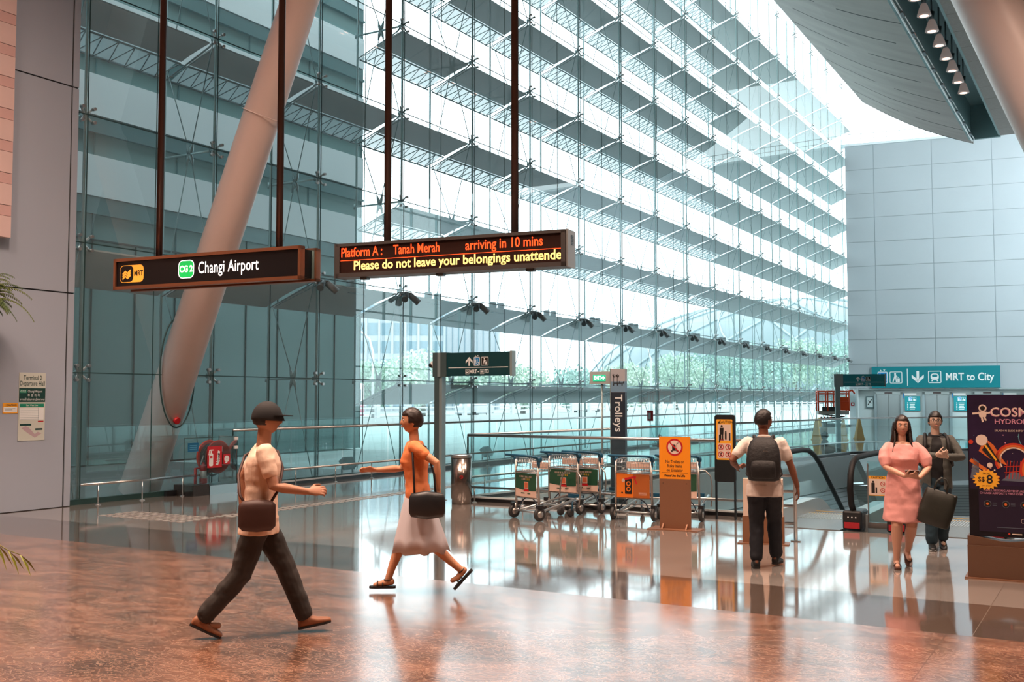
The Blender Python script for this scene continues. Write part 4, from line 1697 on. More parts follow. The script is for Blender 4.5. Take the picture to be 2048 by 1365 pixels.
M_TEALB = mat('sign_teal_bright', '#14818b', 0.4)
bs = thing('wall_sign', 'large teal sign reading MRT to City on the pale far wall', 'sign', fwpt(5.21, -0.06, 2.47), FWR)
s = MB()
s.bx(-3.78, 3.78, -0.06, 0.06, 0, 1.36, M_TEALB)
s.build('panel', None, bs)
A = Art(-0.06)
pic_lift(A, 'pictogram', -3.12, 0.66, 0.76, M_SW, M_BLUE)
pic_porter(A, 'pictogram', -2.31, 0.66, 0.76, M_SW, M_TEALB)
A.rect('divider', -1.62, 0.68, 0.05, 1.1, M_SW)
pic_arrow(A, 'pictogram', -1.0, 0.68, 0.78, M_SW, True)
pic_train(A, 'pictogram', 0.0, 0.68, 0.78, M_SW, M_TEALB)
A.text('lettering', 'MRT to City', 2.02, 0.66, 0.68, M_SW, sx=0.80, bold=0.012)
A.build(bs)
for i, u in enumerate((3.39, 6.30, 9.2)):
    t = thing('directory_board', ['teal lift directory board left of the walking woman, between the first and second lifts', 'teal lift directory board beside the top corner of the dark poster stand', 'teal lift directory board behind the dark poster stand'][i], 'sign', fwpt(u, 0.45, 1.0), FWR)
    s = MB()
    s.bx(0.0, 0.92, -0.03, 0.02, 0, 0.93, M_TEALB)
    s.build('panel', None, t)
    s = MB()
    s.bx(-0.22, -0.05, -0.03, 0.02, 0.82, 1.12, M_BLUE)
    s.bx(-0.02, 0.7, -0.02, 0.02, 1.0, 1.12, M_SW)
    s.build('number_plate', None, t)
    A = Art(-0.031)
    pic_lift(A, 'pictogram', 0.33, 0.74, 0.24, M_SW, M_BLUE)
    pic_porter(A, 'pictogram', 0.56, 0.74, 0.24, M_SW, M_TEALB)
    for k in range(5):
        A.rect('listing', 0.45, 0.50 - 0.1 * k, 0.34 - 0.04 * (k % 3), 0.035, M_SW)
        A.rect('listing', 0.17, 0.50 - 0.1 * k, 0.05, 0.05, M_SW)
    A.build(t)
t = thing('framed_picture', 'small dark framed notice on the lobby wall left of the lifts', 'notice', fwpt(1.02, 0.45, 1.15), FWR)
s = MB()
s.bx(0, 0.46, -0.03, 0.02, 0, 0.78, mat('notice_dark', '#4f6468', 0.3))
s.build('frame', None, t)
A = Art(-0.031)
A.rect('picture', 0.23, 0.39, 0.36, 0.62, mat('notice_pale', '#9fb0b2', 0.4))
A.line('picture', 0.1, 0.2, 0.36, 0.6, 0.05, M_DK, 2)
A.line('picture', 0.12, 0.5, 0.34, 0.32, 0.04, M_DK, 2)
A.build(t)
for i, u in enumerate((0.63,)):
    t = thing('fire_sign', 'small red fire sign on the lobby side wall', 'sign', fwpt(0.1, -0.005, 1.30), FWR)
    s = MB()
    s.bx(0, 0.22, -0.02, 0.0, 0, 0.22, M_RED)
    s.bx(0.06, 0.16, -0.024, -0.02, 0.06, 0.16, M_SW)
    s.build('panel', None, t)
# lower level signs
t = thing('lower_sign', 'dark teal MRT sign on the level below, beside the poster stand', 'sign', (-4.45, 41.0, -2.05), math.radians(12))
s = MB()
s.bx(-0.9, 1.9, -0.05, 0.05, 0, 0.62, M_TEALD)
s.build('panel', None, t)
A = Art(-0.05)
A.text('lettering', 'MRT', -0.35, 0.32, 0.40, M_SW, sx=0.85, bold=0.01)
A.build(t)
s = MB()
s.cyl((0, 0, 0.6), (0, 0, 1.6), 0.03, None, M_STEEL_D, 8)
s.build('hanger', None, t)
t = thing('directory_board', 'small teal directory board on the level below, under the lower MRT sign', 'sign', (-4.9, 41.3, -2.95), math.radians(12))
s = MB()
s.bx(0.0, 0.8, -0.03, 0.02, 0, 0.55, M_TEALB)
s.build('panel', None, t)
A = Art(-0.031)
pic_lift(A, 'pictogram', 0.3, 0.40, 0.16, M_SW, M_BLUE)
pic_porter(A, 'pictogram', 0.5, 0.40, 0.16, M_SW, M_TEALB)
for k in range(3):
    A.rect('listing', 0.4, 0.24 - 0.08 * k, 0.5, 0.03, M_SW)
A.build(t)

# ------------------------------------------------ trolleys pillar
M_NAVY = mat('pillar_navy', '#26323f', 0.4)
M_SLATE = mat('pillar_slate', '#6f93ad', 0.45)
M_PGREY = mat('pillar_grey', '#a9adb4', 0.5)
tp_ = thing('totem', 'tall dark totem lettered Trolleys standing behind the trolleys', 'totem', (-7.27, 16.15, 0), math.radians(4))
tp_.location = (-7.22, 15.95, 0)
s = MB()
s.bx(-0.125, 0.125, -0.05, 0.05, 0.0, 1.90, M_NAVY)
s.build('body', None, tp_, bevel=0.006)
s = MB()
s.bx(-0.125, 0.125, -0.05, 0.05, 1.90, 2.08, M_SLATE)
s.bx(-0.125, 0.125, -0.05, 0.05, 2.08, 2.29, M_PGREY)
s.bx(-0.14, -0.127, -0.052, 0.052, 0.0, 2.29, M_POSTL)
s.build('head', None, tp_)
s = MB()
s.bx(-0.2, 0.2, -0.15, 0.15, 0, 0.012, M_STEEL_D)
s.build('base_plate', None, tp_)
A = Art(-0.05)
A.text('lettering', 'Trolleys', 0.005, 1.55, 0.185, M_SW, rot=-PI / 2, bold=0.002, sx=1.02)
for k in (0, 1):
    ox = -0.075 + 0.065 * k
    A.line('pictogram', ox, 2.03, ox, 2.2, 0.010, M_DK)
    A.ring('pictogram', ox + 0.01, 2.17, 0.014, 0.024, M_DK, 1, 12)
    A.line('pictogram', ox - 0.03, 2.19, ox + 0.03, 2.15, 0.009, M_DK)
A.line('pictogram', -0.08, 2.05, 0.10, 2.05, 0.013, M_DK)
A.line('pictogram', 0.10, 2.05, 0.10, 2.08, 0.013, M_DK)
A.line('pictogram', 0.03, 2.05, 0.03, 2.085, 0.010, M_DK)
for ox in (-0.075, -0.005, 0.075):
    A.disc('pictogram', ox, 2.02, 0.012, M_DK, 1, 10)
A.build(tp_)

# ------------------------------------------------ exit sign
M_EXG = mat('exit_green', '#2fd0a2', 0.4, emit=0.5, ecol='#2bd3a0')
ex = thing('exit_sign', 'small grey box sign with a lit green EXIT panel on a thin pole', 'sign', (-7.58, 15.98, 0), math.radians(3))
s = MB()
s.cyl((0.02, 0.03, 0), (0.02, 0.03, 2.05), 0.017, None, M_POSTL, 10)
s.lathe([(0.07, 0), (0.06, 0.015)], (0.02, 0.03, 0), M_POSTL, 14)
s.build('pole', None, ex)
s = MB()
s.bx(-0.185, 0.185, -0.01, 0.06, 2.04, 2.25, mat('exit_case', '#aab3b4', 0.5))
s.bx(0.185, 0.20, -0.01, 0.06, 2.04, 2.25, M_STEEL_D)
s.build('case', None, ex)
s = MB()
s.bx(-0.125, 0.105, -0.016, -0.01, 2.085, 2.195, M_EXG)
s.build('panel', None, ex)
A = Art(-0.017)
A.text('lettering', 'EXIT', -0.04, 2.14, 0.09, M_LITW, sx=0.72, bold=0.002)
pic_arrow(A, 'lettering', 0.065, 2.14, 0.07, M_LITW)
A.build(ex)

# ------------------------------------------------ litter bin
M_BIN = mat('bin_steel', '#9a918b', 0.22, 1.0)
lb = thing('litter_bin', 'round brushed steel litter bin at the foot of the green post sign', 'bin', (-9.74, 15.02, 0))
s = MB()
s.lathe([(0.165, 0.0), (0.165, 0.09), (0.178, 0.10), (0.178, 0.80)], (0, 0, 0), M_BIN, 40)
s.build('body', None, lb)
s = MB()
s.lathe([(0.182, 0.79), (0.182, 0.84), (0.15, 0.845), (0.145, 0.80), (0.0, 0.79)], (0, 0, 0), M_STEEL, 40)
s.build('rim', None, lb)
A = Art(-0.182)
A.ring('no_smoking_mark', 0.0, 0.47, 0.022, 0.030, M_SIGNRED, 1, 18)
A.line('no_smoking_mark', -0.02, 0.49, 0.02, 0.45, 0.007, M_SIGNRED, 2)
for o in A.build(lb):
    o.rotation_euler = (0, 0, math.radians(33))

# ------------------------------------------------ orange no trolley sign
os_ = thing('floor_sign', 'orange no trolley on escalator sign on a tan metal stand', 'sign', (-5.32, 13.60, 0), math.radians(3))
s = MB()
s.bx(-0.222, 0.222, -0.012, 0.012, 0.01, 0.69, M_TAN)
s.bx(-0.222, 0.222, -0.010, 0.012, 0.69, 1.27, M_TAN)
s.build('panel', None, os_)
s = MB()
s.bx(-0.36, 0.36, -0.16, 0.20, 0.0, 0.012, M_TAN)
s.build('base_plate', None, os_)
for sx in (-0.17, 0.17):
    s = MB()
    s.prism([(0.0, -0.012), (0.0, -0.07), (0.02, -0.07), (0.02, -0.012)], 0.012, 0.06, M_TAN)
    s.M = Matrix.Identity(4)
    q = MB()
    q.M = Matrix.Translation((sx - 0.01, 0, 0))
    q.add([(0, -0.012, 0.012), (0, -0.08, 0.012), (0, -0.012, 0.08), (0.02, -0.012, 0.012), (0.02, -0.08, 0.012), (0.02, -0.012, 0.08)], [(0, 1, 2), (3, 5, 4), (0, 3, 4, 1), (1, 4, 5, 2), (0, 2, 5, 3)], M_TAN)
    q.build('gusset', None, os_)
A = Art(-0.012)
A.rect('orange_sheet', 0, 0.98, 0.444, 0.58, M_ORANGE)
A.disc('prohibition_mark', 0, 1.125, 0.118, M_SIGNRED, 2, 32)
A.disc('prohibition_mark', 0, 1.125, 0.094, M_PALE, 3, 32)
pic_trolley(A, 'prohibition_mark', 0.0, 1.125, 0.145, M_DK, 4)
A.line('prohibition_mark', -0.072, 1.195, 0.072, 1.055, 0.016, M_SIGNRED, 5)
for k, tx in enumerate(('No Trolley or', 'Bulky Items', 'on Escalator')):
    A.text('lettering', tx, 0.0, 0.925 - 0.058 * k, 0.058, M_DK, 2, sx=0.80, bold=0.0008)
A.rect('lettering', 0, 0.775, 0.38, 0.004, M_DK, 2)
A.text('lettering', 'Please Use the Lifts', 0.0, 0.735, 0.046, M_DK, 2, sx=0.82, bold=0.0014)
for sx in (-0.17, 0.17):
    A.disc('screw', sx, 0.63, 0.006, M_DK, 1, 8)
A.build(os_)

# ------------------------------------------------ caution post sign
M_CHAR = mat('charcoal_metal', '#23282b', 0.4, 0.3)
cs = thing('caution_sign', 'tall charcoal stand with an amber CAUTION escalator notice', 'sign', (-5.09, 15.05, 0), math.radians(2))
s = MB()
s.bx(-0.155, -0.13, -0.02, 0.02, 0, 0.62, M_CHAR)
s.bx(0.13, 0.155, -0.02, 0.02, 0, 0.62, M_CHAR)
s.build('leg', None, cs)
A = Art(0.0)
A.g = {}
s = MB()
pl = []
for cx_, cz_, a0 in ((0.12, 0.60, -90), (0.115, 1.515, 0), (-0.115, 1.515, 90), (-0.12, 0.60, 180)):
    for i in range(6):
        a = math.radians(a0 + 90 * i / 5)
        r_ = 0.04
        pl.append((cx_ + r_ * math.cos(a), cz_ + r_ * math.sin(a)))
n = len(pl)
s.add([(p[0], -0.025, p[1]) for p in pl] + [(p[0], 0.025, p[1]) for p in pl], [tuple(range(n)), tuple(reversed(range(n, 2 * n)))] + [(j, n + j, n + (j + 1) % n, (j + 1) % n) for j in range(n)], M_CHAR)
s.build('board', None, cs)
A = Art(-0.025)
A.rrect('notice', -0.005, 1.185, 0.245, 0.60, 0.015, M_AMBER)
A.text('notice', 'CAUTION', 0.02, 1.445, 0.055, M_DK, 2, sx=0.85, bold=0.001)
A.poly('notice', [(-0.105, 1.425), (-0.065, 1.425), (-0.085, 1.462)], M_DK, 2)
A.rect('notice', -0.005, 1.29, 0.20, 0.24, M_PALE, 2)
A.disc('notice', -0.045, 1.385, 0.017, M_DK, 3, 12)
A.poly('notice', [(-0.075, 1.26), (-0.02, 1.26), (-0.015, 1.36), (-0.075, 1.36)], M_DK, 3)
A.rect('notice', -0.062, 1.22, 0.02, 0.09, M_DK, 3)
A.rect('notice', -0.032, 1.22, 0.02, 0.09, M_DK, 3)
A.disc('notice', 0.015, 1.305, 0.012, M_DK, 3, 10)
A.rect('notice', 0.015, 1.24, 0.026, 0.11, M_DK, 3)
A.rect('notice', 0.075, 1.23, 0.022, 0.11, M_DK, 3)
A.rect('notice', -0.08, 1.20, 0.016, 0.12, M_DK, 3)
A.rect('notice', -0.04, 1.182, 0.05, 0.012, M_SIGNRED, 3)
A.rect('notice', -0.005, 1.02, 0.20, 0.22, M_PALE, 2)
for ox in (-0.06, 0.05):
    for oz in (1.075, 0.967):
        A.ring('notice', ox, oz, 0.034, 0.044, M_SIGNRED, 3, 20)
        A.rect('notice', ox, oz - 0.004, 0.018, 0.04, M_DK, 3)
        A.disc('notice', ox + 0.004, oz + 0.02, 0.009, M_DK, 3, 8)
        A.line('notice', ox - 0.028, oz + 0.028, ox + 0.028, oz - 0.028, 0.008, M_SIGNRED, 4)
A.build(cs)

# ------------------------------------------------ pedestal by the man, and tube barrier
ps = thing('pedestal_sign', 'tan and cream pedestal sign hidden behind the man with the backpack', 'sign', (-3.87, 12.86, 0), math.radians(12))
s = MB()
s.bx(-0.25, 0.25, -0.07, 0.07, 0.012, 0.34, M_TAN)
s.build('body', None, ps)
s = MB()
s.bx(-0.24, 0.24, -0.065, 0.065, 0.34, 0.80, mat('pedestal_cream', '#cdb7a8', 0.5))
s.build('upper_panel', None, ps)
s = MB()
s.bx(-0.31, 0.31, -0.13, 0.13, 0, 0.012, M_TAN)
s.build('base_plate', None, ps)
A = Art(-0.07)
A.rect('mark', 0.07, 0.43, 0.015, 0.1, M_DK)
A.rect('mark', 0.10, 0.38, 0.06, 0.015, M_DK)
A.text('mark', 'CHA', 0.09, 0.17, 0.045, M_DK)
A.build(ps)
tb = thing('tube_barrier', 'steel tube barrier with four cross bars beside the tan pedestal sign', 'barrier', (-3.58, 13.26, 0), math.radians(12))
s = MB()
s.tube([(-0.50, 0, 0.0), (-0.50, 0, 0.9), (-0.46, 0, 0.99), (-0.38, 0, 1.03), (-0.12, 0, 1.03), (-0.04, 0, 0.99), (0, 0, 0.9), (0, 0, 0)], 0.024, M_STEEL, 12)
s.build('hoop', None, tb)
for z_ in (0.22, 0.44, 0.62, 0.82):
    s = MB()
    s.tube([(-0.5, 0, z_), (0, 0, z_)], 0.018, M_STEEL, 8)
    s.build('cross_bar', None, tb)
for x in (-0.5, 0):
    s = MB()
    s.bx(x - 0.06, x + 0.06, -0.05, 0.05, 0, 0.012, M_STEEL)
    s.build('foot_plate', None, tb)

# ------------------------------------------------ poster stand
M_PBLK = mat('poster_black', '#0d0912', 0.35)
M_PVIO = mat('poster_violet', '#241733', 0.35, noise_amt=0.5, noise_scale=5)
M_BRONZE = mat('bronze_plinth', '#6d503f', 0.4, 0.4, noise_amt=0.1, noise_scale=3)
PW = 1.12
po = thing('poster_stand', 'tall dark water park poster on a bronze plinth at the right edge', 'poster stand', (-1.345, 11.48, 0), math.radians(2))
s = MB()
s.bx(0, PW, 0.0, 0.16, 0.42, 1.835, M_PBLK)
s.build('panel', None, po)
s = MB()
s.bx(-0.02, PW + 0.02, -0.06, 0.24, 0.015, 0.33, M_BRONZE)
nn = 24
wave = [(-0.02 + (PW + 0.04) * i / nn, 0.40 + 0.022 * math.cos(i / nn * 2 * PI * 1.6)) for i in range(nn + 1)]
for (x0, z0), (x1, z1) in zip(wave[:-1], wave[1:]):
    s.add([(x0, -0.03, 0.33), (x1, -0.03, 0.33), (x1, -0.03, z1), (x0, -0.03, z0), (x0, 0.2, 0.33), (x1, 0.2, 0.33), (x1, 0.2, z1), (x0, 0.2, z0)],
          [(0, 1, 2, 3), (4, 7, 6, 5), (3, 2, 6, 7)], M_BRONZE)
s.add([(-0.02, -0.06, 0.33), (PW + 0.02, -0.06, 0.33), (PW + 0.02, -0.03, 0.33), (-0.02, -0.03, 0.33)], [(0, 1, 2, 3)], M_BRONZE)
s.build('plinth', None, po)
s = MB()
s.bx(-0.05, PW + 0.05, -0.09, 0.27, 0, 0.015, M_TAN)
s.build('base_plate', None, po)
A = Art(0.0)
P_OR, P_RD, P_CR, P_GY, P_PK, P_TL, P_YL = [mat('ink_' + n_, c, 0.45) for n_, c in (('orange', '#c8642c'), ('red', '#b8321f'), ('cream', '#d8c4b4'), ('grey', '#59606f'), ('pink', '#c98aa0'), ('teal', '#5c8f9c'), ('yellow', '#e6a52e'))]
A.rect('artwork', PW / 2, 1.36, PW - 0.02, 0.94, M_PVIO)
# slides
A.line('artwork', 0.02, 1.18, 0.28, 1.0, 0.035, P_OR, 2)
A.line('artwork', 0.04, 1.12, 0.26, 0.96, 0.02, P_CR, 2)
for k, (r0, r1, c) in enumerate(((0.155, 0.175, P_RD), (0.135, 0.155, P_OR), (0.12, 0.133, P_CR))):
    A.ring('artwork', 0.42, 1.18, r0, r1, c, 3, 28, -10, 210)
    A.ring('artwork', 0.66, 1.09, r0 * 1.1, r1 * 1.1, c, 4, 28, -30, 200)
for k in range(5):
    A.line('artwork', 0.34 + 0.03 * k, 1.0, 0.36 + 0.03 * k, 1.18, 0.006, P_RD, 3)
A.line('artwork', 0.33, 1.06, 0.49, 1.08, 0.006, P_RD, 3)
A.line('artwork', 0.33, 1.12, 0.49, 1.13, 0.006, P_RD, 3)
A.poly('artwork', [(0.10, 1.27), (0.19, 1.20), (0.36, 1.13), (0.30, 1.22), (0.24, 1.33), (0.16, 1.40)][::1], P_OR, 3)
A.poly('artwork', [(0.13, 1.28), (0.20, 1.20), (0.30, 1.15), (0.18, 1.36)], M_DK, 4)
A.line('artwork', 0.16, 1.33, 0.26, 1.18, 0.018, P_YL, 5)
A.disc('artwork', 0.13, 1.38, 0.055, P_CR, 4, 20)
A.disc('artwork', 0.20, 1.13, 0.026, P_CR, 5, 12)
A.disc('artwork', 0.03, 1.36, 0.022, P_RD, 4, 14)
A.poly('artwork', [(0.30, 0.98), (0.60, 0.97), (0.62, 1.03), (0.40, 1.07)], P_GY, 2)
A.poly('artwork', [(0.02, 1.0), (0.10, 0.97), (0.10, 1.16), (0.05, 1.2)], P_GY, 2)
rr = random.Random(5)
for k in range(26):
    A.disc('artwork', rr.uniform(0.02, PW - .04), rr.uniform(0.98, 1.45), rr.uniform(0.003, 0.008), rr.choice((P_CR, P_TL, P_PK)), 3, 8)
A.ring('artwork', 0.62, 1.42, 0.15, 0.158, P_TL, 2, 20, 170, 280)
A.ring('artwork', 0.86, 1.46, 0.12, 0.14, P_PK, 2, 20, 90, 300)
# astronaut
ax_, az_ = 0.145, -0.005
A.disc('astronaut', ax_, 1.70, 0.038, P_CR, 3, 18)
A.disc('astronaut', ax_, 1.70, 0.024, M_DK, 4, 14)
A.poly('astronaut', [(ax_ - .03, 1.61), (ax_ + .03, 1.61), (ax_ + .04, 1.665), (ax_ - .04, 1.665)], P_CR, 3)
A.line('astronaut', ax_ - .035, 1.650, ax_ - .095, 1.645, 0.018, P_CR, 3)
A.line('astronaut', ax_ + .035, 1.650, ax_ + .09, 1.66, 0.018, P_CR, 3)
A.line('astronaut', ax_ - .01, 1.615, ax_ + 0.0, 1.56, 0.018, P_CR, 3)
A.line('astronaut', ax_ + .012, 1.615, ax_ + .03, 1.575, 0.016, P_CR, 3)
A.text('title', 'COSMIC', 0.21, 1.655, 0.125, P_PK, 4, align='LEFT', sx=1.02, bold=0.003)
A.text('title', 'COSMIC', 0.214, 1.659, 0.125, P_CR, 5, align='LEFT', sx=1.02)
A.text('title', 'HYDROPARK', 0.25, 1.565, 0.068, P_PK, 4, align='LEFT', sx=1.08, bold=0.001)
A.text('title', 'SPLASH N SLIDE INTO THE GALAXY', 0.25, 1.475, 0.026, P_CR, 4, align='LEFT', sx=1.0)
star = []
for i in range(36):
    a = 2 * PI * i / 36
    q = 0.118 if i % 2 == 0 else 0.092
    star.append((0.165 + q * 1.1 * math.cos(a), 0.985 + q * 0.92 * math.sin(a)))
A.poly('price_burst', star, P_YL, 6)
A.text('price_burst', 'S$', 0.12, 0.985, 0.065, M_DK, 7, bold=0.001)
A.text('price_burst', '8', 0.195, 0.985, 0.12, M_DK, 7, bold=0.002)
A.text('price_burst', 'FROM', 0.165, 1.045, 0.024, M_DK, 7)
A.text('price_burst', 'per entry', 0.165, 0.925, 0.024, M_DK, 7)
A.rect('text_panel', 0.58, 0.70, 0.98, 0.46, mat('poster_panel', '#1d1228', 0.4), 2)
A.text('lettering', 'THRILL-SEEKING ADVENTURE AWAITS AT', 0.13, 0.878, 0.028, P_PK, 4, align='LEFT')
A.text('lettering', "CHANGI AIRPORT'S FIRST-EVER WATER PARK", 0.10, 0.850, 0.028, P_PK, 4, align='LEFT')
for k in range(5):
    A.disc('lettering', 0.17 + 0.165 * k, 0.745, 0.034, P_GY, 3, 18)
    A.disc('lettering', 0.17 + 0.165 * k, 0.745, 0.030, M_DK, 4, 18)
    A.disc('lettering', 0.17 + 0.165 * k, 0.745, 0.013, P_OR, 5, 10)
    for q in range(3):
        A.rect('lettering', 0.235 + 0.165 * k, 0.755 - 0.012 * q, 0.04, 0.004, P_GY, 4)
A.frame('lettering', 0.62, 0.585, 0.30, 0.045, 0.018, 0.003, P_CR, mat('poster_panel'), 3)
A.text('lettering', 'Book Here', 0.60, 0.585, 0.025, P_CR, 6)
A.rect('lettering', 0.43, 0.515, 0.36, 0.005, P_GY, 4)
A.disc('lettering', 0.36, 0.455, 0.010, P_RD, 4, 12)
A.rect('lettering', 0.43, 0.455, 0.09, 0.010, P_CR, 4)
A.build(po)

# ------------------------------------------------ placards on the clad wall (panel faces +x)
def wallplate(name, label, cat, y0, z0):
    return thing(name, label, cat, (-15.148, y0, z0), math.radians(90))
M_CARD = mat('card_pale', '#c9cfc6', 0.5)
M_CGRN = mat('card_green_dark', '#0b3b35', 0.45)
M_CGR2 = mat('card_green', '#17876a', 0.45)
t = wallplate('wall_notice', 'pale and green Terminal 2 Departure Hall notice on the grey wall', 'notice', 10.415, 1.12)
s = MB()
s.bx(0, 0.475, -0.006, 0.0, 0, 1.09, M_CARD)
s.build('card', None, t)
A = Art(-0.006)
A.text('lettering', 'Terminal 2', 0.24, 1.005, 0.105, M_CGRN, sx=0.72, bold=0.001)
A.text('lettering', 'Departure Hall', 0.238, 0.915, 0.105, M_CGRN, sx=0.70, bold=0.001)
A.rect('green_band', 0.238, 0.73, 0.47, 0.225, M_CGRN)
A.rect('green_band', 0.075, 0.79, 0.12, 0.055, M_CGR2, 2)
A.text('green_band', 'CG2', 0.075, 0.79, 0.05, M_SW, 3)
A.text('green_band', 'Changi Airport', 0.155, 0.79, 0.055, M_SW, 2, align='LEFT', sx=0.78)
A.text('green_band', '樟  宜  机  场', 0.155, 0.725, 0.045, M_SW, 2, align='LEFT', sx=0.85)
A.text('green_band', 'சாங்கி விமான நிலையம்', 0.24, 0.66, 0.045, M_SW, 2, sx=0.75)
A.rect('timetable', 0.238, 0.565, 0.43, 0.055, M_CGR2)
A.text('timetable', 'East West Line', 0.238, 0.565, 0.04, M_SW, 2, sx=0.85)
A.rect('timetable', 0.238, 0.43, 0.43, 0.19, M_SW)
for k in range(7):
    A.rect('timetable', 0.20, 0.51 - 0.028 * k, 0.33, 0.004, mat('ink_blue_grey', '#8fa3ad', 0.5), 2)
A.rect('timetable', 0.352, 0.43, 0.004, 0.19, mat('ink_blue_grey', '#8fa3ad', 0.5), 2)
A.rect('timetable', 0.40, 0.305, 0.10, 0.02, M_SIGNRED)
A.poly('floor_map', [(0.06, 0.20), (0.13, 0.235), (0.19, 0.21), (0.30, 0.10), (0.35, 0.14), (0.42, 0.11), (0.30, 0.045), (0.19, 0.11)], mat('ink_mauve', '#b9a3ac', 0.5))
A.rect('floor_map', 0.13, 0.255, 0.20, 0.03, M_CGRN, 2)
A.rect('floor_map', 0.37, 0.18, 0.13, 0.03, M_CGRN, 2)
A.build(t)
t = wallplate('caution_notice', 'small amber caution notice on the grey wall left of the hall notice', 'notice', 10.145, 1.56)
s = MB()
s.bx(0, 0.262, -0.005, 0, 0, 0.165, M_AMBER)
s.build('card', None, t)
A = Art(-0.005)
A.text('lettering', '⚠', 0.055, 0.13, 0.035, M_DK)
A.text('lettering', 'CAUTION', 0.15, 0.13, 0.038, M_DK, bold=0.001)
A.rect('lettering', 0.13, 0.06, 0.235, 0.08, M_SW)
A.rect('lettering', 0.12, 0.075, 0.19, 0.006, M_GJ, 2)
A.rect('lettering', 0.10, 0.058, 0.13, 0.006, M_GJ, 2)
A.build(t)
# ================================================================ LUGGAGE TROLLEYS
M_TFR = mat('trolley_frame', '#b3aca6', 0.32, 0.8)
M_TRAIL = mat('trolley_alloy', '#c4c8ca', 0.28, 0.9)
M_TBLUE = mat('trolley_blue', '#0d4a66', 0.4)
M_HOOP = mat('hoop_navy', '#182c3d', 0.45)
M_ADG = mat('ad_green', '#1d4a33', 0.5)
M_ADC = mat('ad_cream', '#d8b9a8', 0.5)
M_ADO = mat('ad_orange', '#e07418', 0.5)
M_ADB = mat('ad_brown', '#a8581f', 0.5)
M_TYRE = mat('tyre_grey', '#2b2c2d', 0.6)


